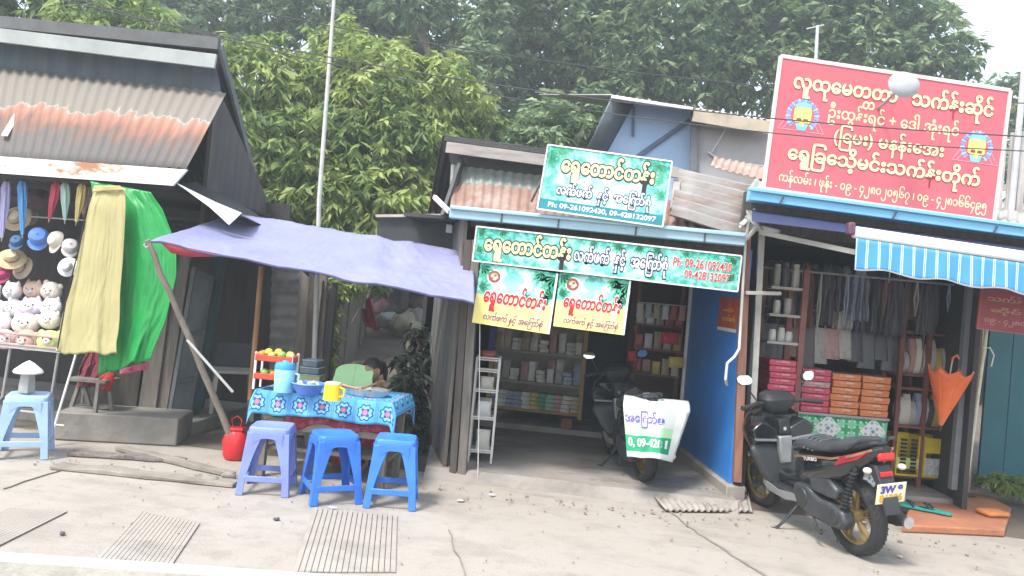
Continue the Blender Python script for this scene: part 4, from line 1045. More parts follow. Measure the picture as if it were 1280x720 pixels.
m = MB(); m.tube([W(96, 440, 6.1), W(66, 540, 5.9)], .010, 8); m.tube([W(62, 530, 5.92), W(80, 532, 5.92)], .007, 6); m.tube([W(66, 540, 5.9), W(66, 556, 5.9)], .010, 8)
solo('white_cane', m, white_metal, 'thin white metal rod with a cross handle leaning under the olive yellow cloth', 'rod')
t = thing('wooden_stool', 'old grey wooden trestle stool below the green tarp', 'stool', W(112, 525, 6.4))
for a, b in (((100, 478), (84, 524)), ((104, 478), (120, 532)), ((124, 474), (117, 532)), ((136, 474), (141, 520))):
    m = MB(); m.bar(W(*a, 6.4 if a[0] != 124 else 6.25), W(*b, 6.35 if a[0] != 124 else 6.2), .03, .03, up=(0, 1, 0)); part('leg', m, wood_grey, t)
m = MB(); m.bar(W(84, 512, 6.36), W(142, 508, 6.36), .03, .03); part('stretcher', m, wood_grey, t)
m = MB(); m.box(W(118, 474, 6.35), (.34, .26, .03), rz=.1, rx=0); part('seat', m, wood_grey, t, bevel=.004)
# plush heap: rounded heads with ears, eyes and a nose
def plush(px, py, Y, r, c, kind, label):
    r *= 1.22
    f = W(px, py, Y)
    t = thing('plush_cushion', label, 'plush toy', T(f.x, f.y, f.z, rnd.uniform(-.4, .4), rnd.uniform(-.25, .15), rnd.uniform(-.2, .2)), 'plush cushions heaped on the table')
    cm_ = M('plush %s' % c[0], c[1], .95, var=.05, bump=.3, bscale=60)
    m = MB(); m.ball((0, 0, 0), (r, r * .62, r * .86), 18, 12); part('head', m, cm_, t, world=False)
    for sx in (-1, 1):
        m = MB()
        if kind == 'cat': m.lathe([(r * .26, 0), (r * .15, r * .25), (0, r * .42)], (sx * r * .52, 0, r * .62), n=10)
        else: m.ball((sx * r * .68, 0, r * .62), (r * .27, r * .18, r * .27), 10, 7)
        part('ear', m, cm_, t, world=False)
        m = MB(); m.ball((sx * r * .30, -r * .58, r * .10), (r * .075, r * .05, r * .085), 8, 6); part('eye', m, black_m, t, world=False)
    m = MB(); m.ball((0, -r * .60, -r * .12), (r * .33, r * .13, r * .24), 10, 7); part('muzzle', m, M('plush muzzle', (.80, .76, .72), .9), t, world=False)
    m = MB(); m.ball((0, -r * .74, -r * .03), (r * .08, r * .05, r * .06), 8, 6); part('nose', m, M('plush nose', (.10, .05, .06), .6), t, world=False)
Wh = ('white', (.80, .78, .80)); Cr = ('cream', (.78, .70, .62)); Pk = ('pink', (.74, .52, .54)); Br = ('tan', (.55, .36, .30)); Lm = ('lime', (.62, .72, .28)); Lv = ('lilac', (.66, .60, .76)); Pc = ('peach', (.76, .56, .44))
for args in ((-12, 365, 6.62, .085, Wh, 'bear', 'white round eared plush at the left edge of the top row of the heap'), (16, 364, 6.6, .08, Wh, 'cat', 'white cat eared plush on top of the heap, left of the peach one'), (42, 362, 6.6, .08, Pc, 'cat', 'peach coloured cat eared plush on top of the heap'), (64, 364, 6.6, .085, Cr, 'bear', 'cream plush on top of the heap nearest the olive cloth'),
             (-4, 386, 6.5, .085, Lv, 'bear', 'lilac plush in the second row at the left edge of the heap'), (18, 385, 6.48, .08, Wh, 'bear', 'white plush in the second row below the white cat eared one'), (40, 384, 6.48, .085, Lv, 'cat', 'lilac cat eared plush in the middle of the heap'), (64, 385, 6.48, .085, Wh, 'cat', 'white cat eared plush in the second row beside the olive cloth'),
             (4, 402, 6.38, .08, Wh, 'cat', 'white cat eared plush above the rail at the left edge'), (32, 405, 6.36, .095, Cr, 'bear', 'cream plush with round ears just above the tan one'), (62, 400, 6.38, .08, Cr, 'cat', 'cream cat eared plush above the lime one'),
             (6, 424, 6.30, .085, Pk, 'bear', 'pink plush in the bottom row behind the rail'), (34, 425, 6.30, .09, Br, 'bear', 'tan brown plush in the bottom row behind the rail'), (62, 426, 6.30, .09, Lm, 'bear', 'lime green plush in the bottom row behind the rail'), (-24, 426, 6.32, .09, Wh, 'bear', 'white plush in the bottom row cut by the left edge'), (-26, 396, 6.45, .09, Pk, 'cat', 'pink cat eared plush cut by the left edge')):
    plush(*args)
# folded umbrellas and hats hanging above
def folded(px0, py0, px1, py1, c, label, Y=6.35):
    a = W(px0, py0, Y); b = W(px1, py1, Y); L = (a - b).length
    u = (a - b).normalized(); x = Vector((0, -1, 0)); x = (x - u * x.dot(u)).normalized(); y = u.cross(x)
    fr = Matrix((x, y, u)).transposed().to_4x4(); fr.translation = b
    t = thing('folded_umbrella', label, 'umbrella', fr, 'folded umbrellas hanging under the eave')
    m = MB(); secs = []
    for k in range(10):
        q = k / 9; r = .010 + .026 * math.sin(min(1, q * 1.15) * 1.75) ** 1.2 if q < .93 else .02
        secs.append([(r * (1 + .22 * math.cos(6 * j * 2 * math.pi / 18 + q * 4)) * math.cos(j * 2 * math.pi / 18), r * (1 + .22 * math.cos(6 * j * 2 * math.pi / 18 + q * 4)) * math.sin(j * 2 * math.pi / 18), q * L * .9 + .02) for j in range(18)])
    m.loft(secs); part('canopy', m, M('umbrella ' + c[0], c[1], .6, var=.1), t, world=False)
    m = MB(); m.tube([(0, 0, L * .9), (0, 0, L * 1.0), (.018, 0, L * 1.05), (.034, 0, L * 1.0)], .006, 6); part('handle', m, black_m, t, world=False)
    m = MB(); m.lathe([(.0, -.02), (.005, -.01), (.007, .03)], n=8); part('ferrule', m, grey_metal, t, world=False)
folded(9, 222, 2, 300, ('lilac', (.40, .38, .62)), 'lilac folded umbrella hanging at the left edge')
folded(28, 222, 28, 296, ('sky', (.10, .32, .68)), 'sky blue folded umbrella hanging from the eave')
folded(72, 226, 61, 276, ('red', (.52, .06, .10)), 'red folded umbrella hanging from the eave')
folded(82, 226, 81, 278, ('mint', (.42, .62, .58)), 'pale mint folded umbrella hanging from the eave')
folded(104, 228, 95, 280, ('yellow', (.74, .58, .24)), 'yellow folded umbrella hanging beside the olive cloth')
folded(110, 232, 104, 270, ('rose', (.70, .38, .42)), 'rose pink folded umbrella half behind the olive cloth', 6.42)
m = MB(); m.tube([W(-150, 206, 6.34), W(116, 224, 6.34)], .012, 8); m.tube([W(-150, 258, 6.5), W(116, 276, 6.5)], .008, 6); solo('hanging_rail', m, grey_metal, 'thin metal rails under the eave carrying the folded umbrellas and hats', 'rail')
def hat(px, py, r, c, label, tilt=1.2, Y=6.45, rz=.2, straw=False):
    f = W(px, py, Y)
    t = thing('sun_hat', label, 'hat', T(f.x, f.y, f.z, rz, tilt), 'hats hanging under the eave')
    cm_ = M('hat ' + c[0], c[1], .85, bump=.4 if straw else .1, bscale=50)
    m = MB(); m.lathe([(r * .5, 0), (r * .8, -.008), (r, -.022), (r * .99, -.018), (r * .5, .006)], n=24); part('brim', m, cm_, t, world=False)
    m = MB(); m.lathe([(r * .53, 0), (r * .50, r * .35), (r * .38, r * .52), (0, r * .56)], n=24); cr_ = part('crown', m, cm_, t, world=False)
    m = MB(); m.lathe([(r * .535, .004), (r * .53, r * .13)], n=24); part('band', m, M('hat band', (.16, .08, .06), .7), cr_, world=False)
hat(20, 272, .125, ('straw', (.50, .40, .28)), 'tan straw hat hanging behind the sky blue umbrella', straw=True)
hat(44, 248, .13, ('plum', (.14, .07, .10)), 'dark plum sun hat hanging behind the red umbrella', 1.0, 6.6)
hat(34, 268, .10, ('taupe', (.34, .28, .25)), 'grey brown sun hat hanging between the straw hat and the plum hat', 1.35, 6.55, .9)
hat(14, 322, .12, ('sand', (.58, .46, .28)), 'sand coloured hat with a floppy brim hanging low at the left edge', .9, 6.4, .5, True)
hat(26, 334, .11, ('beige', (.44, .37, .28)), 'beige hat hanging lowest, behind the plush heap', 1.3, 6.5, -.2)
hat(84, 333, .09, ('white', (.74, .76, .78)), 'small white hat half hidden behind the olive cloth', 1.3, 6.3, .2)
def cap(px, py, r, c, label, Y=6.4, rz=0., rx=.8):
    f = W(px, py, Y)
    t = thing('peaked_cap', label, 'cap', T(f.x, f.y, f.z, rz, rx), 'caps hanging under the eave')
    cm_ = M('cap ' + c[0], c[1], .8)
    m = MB(); m.lathe([(r, 0), (r * .96, r * .4), (r * .7, r * .75), (0, r * .88)], n=20); part('crown', m, cm_, t, world=False)
    m = MB(); m.prism([(r * 1.0 * math.cos(a), -r * .5 - r * 1.1 * math.sin(a)) for a in [math.pi * k / 12 for k in range(13)]], .008, axis='Z', o=.003); part('peak', m, cm_, t, world=False)
    m = MB(); m.ball((0, 0, r * .88), .008, 8, 6); part('button', m, cm_, t, world=False)
cap(49, 296, .085, ('blue', (.10, .22, .58)), 'blue peaked cap hanging below the red umbrella', rz=.4, rx=1.2)
cap(72, 300, .08, ('cream', (.66, .60, .52)), 'cream peaked cap hanging below the mint umbrella', rz=-.4, rx=1.3)
cap(88, 308, .07, ('pale', (.56, .52, .52)), 'pale grey peaked cap hanging beside the olive cloth', rz=.6, rx=1.1)
cap(22, 302, .06, ('navy', (.05, .12, .25)), 'small navy cap hanging below the sky blue umbrella', rz=.2, rx=1.0)
cap(4, 342, .07, ('crimson', (.36, .04, .12)), 'crimson cap hanging at the left edge above the plush heap', rz=.2, rx=1.0)
# ---------------------------------------------------------------- canopy over the food table
tarp_blue = M('blue violet tarpaulin', (.26, .27, .43), .5, (.20, .21, .37), 1.6, .35, .7, .15, 24)
FL = W(187, 302, 5.55); FRr = W(593, 379, 5.75); BL = W(296, 267, 7.0); BR = W(592, 316, 6.6)
t = thing('tarp_canopy', 'blue violet tarpaulin canopy stretched over the food table between the two shops', 'canopy', (FL + FRr) / 2)
def can(u, v):
    p = FL.lerp(FRr, u).lerp(BL.lerp(BR, u), v)
    k = math.sin(math.pi * u) * (1 - (2 * v - 1) ** 2)
    z = -.05 * k + .012 * math.sin(u * 38 + v * 4) * math.exp(-((u - .66) / .08) ** 2) * (1 if v > .3 else .3) + .012 * mnoise.noise(Vector((u * 7, v * 3, 3))) + .010 * abs(mnoise.noise(Vector((u * 22 + v * 5, v * 9, 9)))) + .007 * abs(mnoise.noise(Vector((u * 45, v * 22, 4)))) + .006 * math.sin(u * 3.14 * 9) * math.exp(-(v / .12) ** 2)
    return p + Vector((0, 0, z))
m = MB(); m.grid(can, 150, 46); part('sheet', m, tarp_blue, t, solid=.004)
m = MB(); m.tube([can(k / 30, 0) + Vector((0, -.004, -.004)) for k in range(31)], .009, 6); part('edge_rope', m, M('dark hem', (.07, .07, .16), .7), t)
m = MB(); q = [can(.03, 0), can(.12, 0), can(.25, 0)]; a = [W(214, 316, 5.6), W(238, 321, 5.62)]
m.add([q[0], a[0], a[1], q[2], q[1]], [(0, 1, 2, 3, 4)]); part('red_lining', m, M('red lining', (.50, .05, .07), .7), t, solid=.005)
def stick(name, pts, r, mat, label, cat='pole'):
    m = MB(); m.tube(pts, r, 9); return solo(name, m, mat, label, cat)
def wob(a, b, n, k, seed):
    a = Vector(a); b = Vector(b); return [a.lerp(b, i / n) + Vector((mnoise.noise(Vector((i * .7, seed, 0))), mnoise.noise(Vector((i * .7, seed, 5))), 0)) * k for i in range(n + 1)]
g0 = gp(300, 572); stick('wooden_pole', wob(W(184, 300, 5.53), (g0.x, g0.y, 0), 14, .018, 3), [.02, .021, .022, .024, .022, .024, .026, .024, .026, .027, .026, .028, .028, .028, .028], M('stripped branch', (.30, .25, .21), .85, (.20, .16, .13), 8, .35, .7, .3), 'crooked wooden pole slanting up to the left corner of the blue violet canopy')
m = MB(); m.tube([FL + Vector((-.01, 0, .0)), FL + Vector((-.035, -.01, -.03)), FL + Vector((-.01, -.02, -.05)), FL + Vector((.02, -.01, -.02))], .008, 6); m.tube([BL, BL + Vector((-.12, .05, .08))], .006, 5); solo('tie_rope', m, M('rope', (.34, .33, .36), .9), 'short ropes tying the blue violet canopy to the crooked pole and the shack', 'rope')
stick('white_pole', [W(234, 425, 5.75), W(291, 490, 5.95)], .011, white_metal, 'short thin white pole slanting from the crooked pole to the food table')
stick('wooden_post', [W(313, 500, 6.35), W(327, 333, 6.45)], .024, M('orange wood', (.34, .17, .07), .75, (.24, .11, .05), 6, stretch=(4, 4, .5)), 'upright orange brown wooden post behind the food table')
stick('flag_pole', [W(391, 500, 6.95), W(397, 330, 6.95), W(399, 250, 6.95), W(419, -20, 6.95)], [.025, .024, .022, .016], M('bamboo white', (.56, .56, .54), .6, (.46, .46, .43), 5), 'tall thin white pole rising through the canopy in front of the mango tree')
# ---------------------------------------------------------------- food table
X0, X1, YA, YB, ZT = -2.50, -1.42, 5.66, 6.22, .675
t = thing('food_table', 'rough wooden table of the food stall, under the patterned blue cloth', 'table', ((X0 + X1) / 2, (YA + YB) / 2, 0))
for x, y in ((X0 + .06, YA + .06), (X1 - .06, YA + .06), (X0 + .06, YB - .05), (X1 - .06, YB - .05)):
    m = MB(); m.bar((x, y, 0), (x + .01, y, ZT - .02), .06, .05, up=(0, 1, 0)); part('leg', m, wood_grey, t, bevel=.004)
m = MB(); m.box(((X0 + X1) / 2, (YA + YB) / 2, ZT - .016), (X1 - X0, YB - YA, .028)); part('tabletop', m, wood_grey, t)
m = MB(); m.box(((X0 + X1) / 2, YA + .05, .42), (X1 - X0 - .1, .03, .09)); part('rail', m, M('table rail', (.30, .25, .20), .85), t, bevel=.004)
m = MB(); m.bar((X0 + .06, YA + .03, .46), (X0 + .36, YA + .03, .62), .05, .025, up=(0, 1, 0)); part('brace', m, M('table rail', (.3, .25, .2)), t, bevel=.003)
m = MB(); m.box(((X0 + X1) / 2 + .02, (YA + YB) / 2, .22), (X1 - X0 - .08, .40, .025)); part('shelf', m, wood_grey, t)
cm, N, p_, tc, sp = newmat('printed table cloth', .5)
cm.node_tree.links.new(tc.outputs['UV'], sp.inputs[0]); u_, v_ = sp.outputs[0], sp.outputs[1]
cu = N.op('SUBTRACT', N.op('FRACT', N.op('MULTIPLY', u_, 7.0)), .5); cv_ = N.op('SUBTRACT', N.op('FRACT', N.op('MULTIPLY', v_, 3.35)), .5)
au = N.op('ABSOLUTE', cu); av = N.op('ABSOLUTE', cv_)
dd = N.op('SQRT', N.op('ADD', N.op('MULTIPLY', cu, cu), N.op('MULTIPLY', cv_, cv_)))
ang = N.op('ARCTAN2', cv_, cu); pet = N.op('ADD', dd, N.op('MULTIPLY', N.op('COSINE', N.op('MULTIPLY', ang, 8.0)), .035))
c = N.mix(N.noise(tc.outputs['UV'], 30), (.05, .32, .66), (.13, .48, .76))
c = N.mix(N.op('LESS_THAN', pet, .36), c, (.02, .05, .26))
c = N.mix(N.op('LESS_THAN', pet, .29), c, (.22, .62, .80))
c = N.mix(N.op('LESS_THAN', N.op('ADD', dd, N.op('MULTIPLY', N.op('COSINE', N.op('MULTIPLY', ang, 4.0)), .05)), .19), c, (.02, .06, .30))
c = N.mix(N.op('LESS_THAN', pet, .11), c, (.62, .20, .28))
c = N.mix(N.op('GREATER_THAN', au, .44), c, (.03, .10, .42))
c = N.mix(N.op('GREATER_THAN', au, .465), c, (.20, .55, .80))
c = N.mix(N.op('GREATER_THAN', au, .487), c, (.03, .10, .42))
cm.node_tree.links.new(c, p_.inputs['Base Color'])
ov = .03; drop = .17
def clothf(u, v):            # v 0 hem at the front .. 1 hem at the back
    x = X0 - .06 + (X1 - X0 + .12) * u
    s_ = v * (YB - YA + 2 * ov + 2 * drop)
    w1 = .014 * math.sin(u * 34) + .02 * mnoise.noise(Vector((u * 6, 1, 2)))
    if s_ < drop: y = YA - ov - (1 - s_ / drop) * (.025 + w1); z = ZT - (drop - s_) * (1 + .12 * mnoise.noise(Vector((u * 3, 0, 0))))
    elif s_ > drop + YB - YA + 2 * ov: q = s_ - drop - (YB - YA + 2 * ov); y = YB + ov + q * .1; z = ZT - q
    else: y = YA - ov + s_ - drop; z = ZT + .002 + .004 * mnoise.noise(Vector((u * 9, s_ * 8, 0)))
    e = max(0, (abs(u - .5) - .452) / .048)
    z -= e * .10; x += (1 if u > .5 else -1) * e * -.02
    if e and s_ >= drop: y += (.5 - v) * .0
    return Vector((x, y, z))
m = MB(); m.grid(clothf, 96, 50)
o = solo('table_cloth', m, cm, 'bright blue patterned plastic cloth with pink flower centres on the food table', 'tablecloth', solid=.003)
Ltot = YB - YA + 2 * ov + 2 * drop
me = o.data; uv = me.uv_layers.new(name='UVMap'); nu = 97
for l in me.loops:
    i = l.vertex_index; uv.data[l.index].uv = ((i % nu) / 96, (i // nu) / 50 * Ltot / .56 / 1.0)
def on(px, py, zz=None):      # a place on the table top
    return gp(px, py, ZT + .006 if zz is None else zz)
# two tier fruit rack
q = on(339, 488); q0 = q
t = thing('fruit_rack', 'white two tier rack with red trays at the left end of the food table', 'rack', T(q.x, q.y + .06, q.z, .05))
for x in (-.14, .14):
    for y in (-.07, .07):
        m = MB(); m.box((x, y, .135), (.016, .016, .27)); part('post', m, sign_white, t, world=False, bevel=.002)
        m = MB(); m.ball((x, y, .275), .014, 8, 6); part('knob', m, M('knob pink', (.75, .35, .38), .5), t, world=False)
tray_red = M('red plastic', (.48, .06, .03), .45)
for z in (.085, .225):
    m = MB(); m.box((0, 0, z), (.27, .15, .012)); m.box((0, -.076, z + .018), (.29, .008, .045)); m.box((0, .076, z + .018), (.29, .008, .045)); m.box((-.141, 0, z + .018), (.008, .144, .045)); m.box((.141, 0, z + .018), (.008, .144, .045)); part('tray', m, tray_red, t, world=False, bevel=.003)
fr0 = T(q.x, q.y + .06, q.z, .05)
FC = {'orange': (.62, .24, .03), 'yellow': (.68, .48, .06), 'green': (.22, .34, .07), 'lime': (.42, .50, .10)}
def fruit(x, y, z, r, c, label):
    m = MB(); m.ball(fr0 @ Vector((x, y, z)), (r, r * .95, r * .93), 12, 8); o = solo('fruit', m, M('fruit ' + c, FC[c], .45, var=.2), label, 'fruit', 'fruit on the two tier rack')
    m = MB(); m.lathe([(.004, 0), (.003, .012), (0, .013)], fr0 @ Vector((x, y, z + r * .88)), n=6); part('stalk', m, wood_dark, o)
for x, y, z, r, c, l in ((-.115, -.03, .265, .03, 'orange', 'small orange fruit at the left end of the upper red tray'), (-.07, .0, .282, .034, 'yellow', 'yellow fruit second from the left on the upper red tray'), (-.03, -.04, .265, .03, 'lime', 'lime green fruit in front of the yellow one on the upper tray'), (.0, .02, .285, .034, 'yellow', 'yellow fruit in the middle of the upper red tray'), (.045, -.03, .27, .036, 'green', 'green fruit right of the middle on the upper red tray'), (.11, -.02, .27, .036, 'lime', 'lime green fruit at the right end of the upper red tray'), (.085, .04, .272, .033, 'green', 'green fruit at the back right of the upper red tray'),
                         (-.08, -.02, .125, .036, 'green', 'large green fruit on the lower red tray'), (-.01, -.02, .122, .033, 'orange', 'orange fruit on the lower red tray beside the green one'), (-.045, .04, .122, .032, 'lime', 'lime green fruit at the back of the lower red tray')):
    fruit(x, y, z, r, c, l)
def vessel(name, label, cat, px, py, prof, mat, extra=(), n=24, dy=.06):
    q = on(px, py); t = thing(name, label, cat, (q.x, q.y + dy, q.z))
    m = MB(); m.lathe(prof, n=n); part('body', m, mat, t, world=False)
    for nm, mb, mm in extra: part(nm, mb, mm, t, world=False)
    return t
lid = MB(); lid.lathe([(.078, .175), (.08, .20), (.07, .222), (.03, .228), (.02, .24), (0, .24)], n=24)
hd = MB(); hd.tube([(.075, 0, .15), (.112, 0, .14), (.112, 0, .07), (.072, 0, .055)], .009, 8)
vessel('water_jug', 'pale cyan plastic jug with a blue lid on the patterned cloth', 'jug', 350, 491, [(.0, 0), (.070, 0), (.072, .01), (.078, .17), (.076, .178), (0, .178)], M('cyan plastic', (.30, .68, .78), .35, var=.04), (('lid', lid, M('lid blue', (.04, .30, .62), .4)), ('handle', hd, M('cyan plastic', (.3, .68, .78)))))
rim = MB(); rim.lathe([(.120, .078), (.127, .084), (.122, .09), (.115, .084)], n=28, closed=True)
vessel('plastic_basin', 'blue plastic basin holding cups on the patterned cloth', 'basin', 381, 494, [(0, .004), (.07, .0), (.085, .005), (.120, .082), (.116, .083), (.080, .012), (0, .012)], M('basin blue', (.10, .22, .62), .35), (('rim', rim, M('basin rim', (.16, .32, .72), .35)),))
qb = on(381, 494)
for k, (dx, dy, l) in enumerate(((-.045, .05, 'left white cup in the blue basin'), (.03, .03, 'front white cup in the blue basin'), (.01, .10, 'rear white cup in the blue basin'))):
    m = MB(); m.lathe([(.0, .0), (.022, 0), (.032, .055), (.029, .055), (.02, .006), (0, .006)], n=16)
    m.v = [Matrix.Rotation(.7 * (k - 1), 3, 'Y') @ v + Vector((qb.x + dx, qb.y + dy, qb.z + .045)) for v in m.v]
    solo('cup', m, M('cup white', (.62, .68, .74), .3), l, 'cup', 'cups in the blue basin')
for k in range(3):
    q = on(389, 476); m = MB(); z = q.z + .002 + k * .062
    mm = [M('box olive', (.42, .42, .16), .5), M('smoked plastic', (.16, .19, .20), .2), M('smoked plastic', (.16, .19, .20), .2)][k]
    m.box((q.x, q.y, z + .026), (.20 - .035 * k, .15, .05)); o = solo('food_box', m, mm, ('olive box at the bottom of the stack behind the blue basin', 'smoky clear box in the middle of the stack behind the blue basin', 'smoky clear box on top of the stack behind the blue basin')[k], 'food box', 'stacked food boxes', bevel=.008)
    m = MB(); m.box((q.x, q.y, z + .055), (.21 - .035 * k, .16, .010)); part('lid', m, M('box lid', (.30, .42, .50), .3), o, bevel=.003)
hd = MB(); hd.tube([(.062, -.02, .10), (.098, -.03, .09), (.098, -.03, .04), (.062, -.02, .03)], .008, 8)
cp = MB(); cp.lathe([(.063, .118), (.060, .130), (.03, .136), (0, .136)], n=20)
vessel('yellow_mug', 'bright yellow plastic mug beside the blue basin', 'mug', 412, 501, [(0, 0), (.068, 0), (.066, .01), (.062, .12), (.058, .12), (0, .118)], M('yellow plastic', (.80, .58, .02), .4, var=.03), (('handle', hd, M('yellow plastic', (.8, .58, .02))), ('cap', cp, M('mug cap', (.60, .52, .42), .5))), dy=.05)
# steel tray of food with two wooden ladles, and the propped green lid
q = on(455, 496)
t = thing('steel_tray', 'round steel tray of cooked food in front of the green lid', 'tray', (q.x, q.y + .10, q.z))
m = MB(); m.lathe([(0, .0), (.15, .0), (.165, .05), (.172, .052), (.158, .006), (0, .006)], n=32); m.v = [Vector((v.x, v.y * .75, v.z)) for v in m.v]; part('pan', m, M('steel', (.50, .50, .52), .3, metal=.8), t, world=False)
m = MB(); m.grid(lambda u, v: Vector(((u - .5) * .25, (v - .5) * .17, .03 + .012 * mnoise.noise(Vector((u * 9, v * 9, 0))))), 20, 14); part('food', m, M('noodles', (.34, .26, .14), .7, (.20, .14, .07), 18), t, world=False)
for k, (a, b, l) in enumerate((((415, 478), (448, 486), 'wooden ladle lying across the left side of the steel tray'), ((450, 486), (478, 477), 'wooden ladle lying across the right side of the steel tray'))):
    A = on(*a, q.z + .07); Bq = on(*b, q.z + .062); m = MB()
    m.tube([A, A.lerp(Bq, .6), Bq], [.011, .009, .008], 8); m.ball(A if k == 0 else Bq, (.03, .022, .012), 10, 6); solo('wooden_ladle', m, M('ladle wood', (.48, .27, .15), .7), l, 'ladle', 'ladles on the steel tray')
A = on(428, 488); m = MB(); fr = T(A.x, A.y + .25, A.z, .04, R(72), 0, 1.0)
out = [(-.175, 0)] + [(-.175 + .02 * (1 - math.cos(a)) , .10 * math.sin(a)) for a in (.5, 1)] + [(.17 * math.cos(math.pi - math.pi * k / 16) * (1 - .12 * math.sin(math.pi * k / 16)), .10 + .10 * math.sin(math.pi * k / 16) ** .6) for k in range(1, 16)] + [(.16, .09), (.175, 0)]
m.prism(out, .012, axis='Z'); m.bar((0, 0, .008), (0, .2, .008), .006, .004)
m.v = [fr @ v for v in m.v]; solo('serving_cover', m, M('pale green plastic', (.34, .58, .26), .45, var=.04), 'pale green rounded plastic lid standing behind the steel tray', 'lid', bevel=.004)
# below the table
rc = M('red printed cloth', (.32, .03, .05), .85, (.48, .12, .16), 14, .50, .62)
m = MB(); m.grid(lambda u, v: Vector((X0 + .22 + .84 * u, YA + .012 + .016 * math.sin(u * 26 + 2 * v) + .01 * v, .63 - (.20 + .07 * mnoise.noise(Vector((u * 4, 1, 0)))) * v)), 50, 16); solo('red_cloth', m, rc, 'red printed cloth hanging under the food table behind the rail', 'cloth', solid=.01)
q = gp(386, 590, .24)
t = thing('steel_bucket', 'grey metal bucket on the shelf under the food table', 'bucket', (X0 + .42, YA + .26, .235))
m = MB(); m.lathe([(0, 0), (.09, 0), (.12, .19), (.123, .195), (.114, .19), (.085, .01), (0, .01)], n=24); part('body', m, M('bucket grey', (.26, .29, .31), .45, metal=.4), t, world=False)
m = MB(); m.tube([(.118 * math.cos(a), 0, .185 + .02 * math.sin(a) - .05 * math.sin(a)) for a in [math.pi * k / 12 for k in range(13)]], .004, 6); part('handle', m, grey_metal, t, world=False)
t = thing('red_bucket', 'red plastic bag at the foot of the crooked wooden pole', 'bag', (gp(289, 575).x, gp(289, 575).y + .05, 0))
m = MB(); secs = []
for z, r in ((0, .085), (.03, .10), (.14, .10), (.21, .085), (.235, .06), (.25, .075), (.265, .07)):
    secs.append([(r * (1 + .15 * math.sin(a * 5 + z * 20)) * math.cos(a), r * .7 * (1 + .15 * math.cos(a * 4 + z * 30)) * math.sin(a), z) for a in [2 * math.pi * k / 20 for k in range(20)]])
m.loft(secs); part('sack', m, M('red film', (.55, .02, .025), .4), t, world=False)
m = MB(); m.tube([(-.03, 0, .25), (-.05, 0, .33), (.0, 0, .36), (.04, 0, .33), (.03, 0, .25)], .005, 6); part('handle', m, M('red film', (.55, .02, .025)), t, world=False)
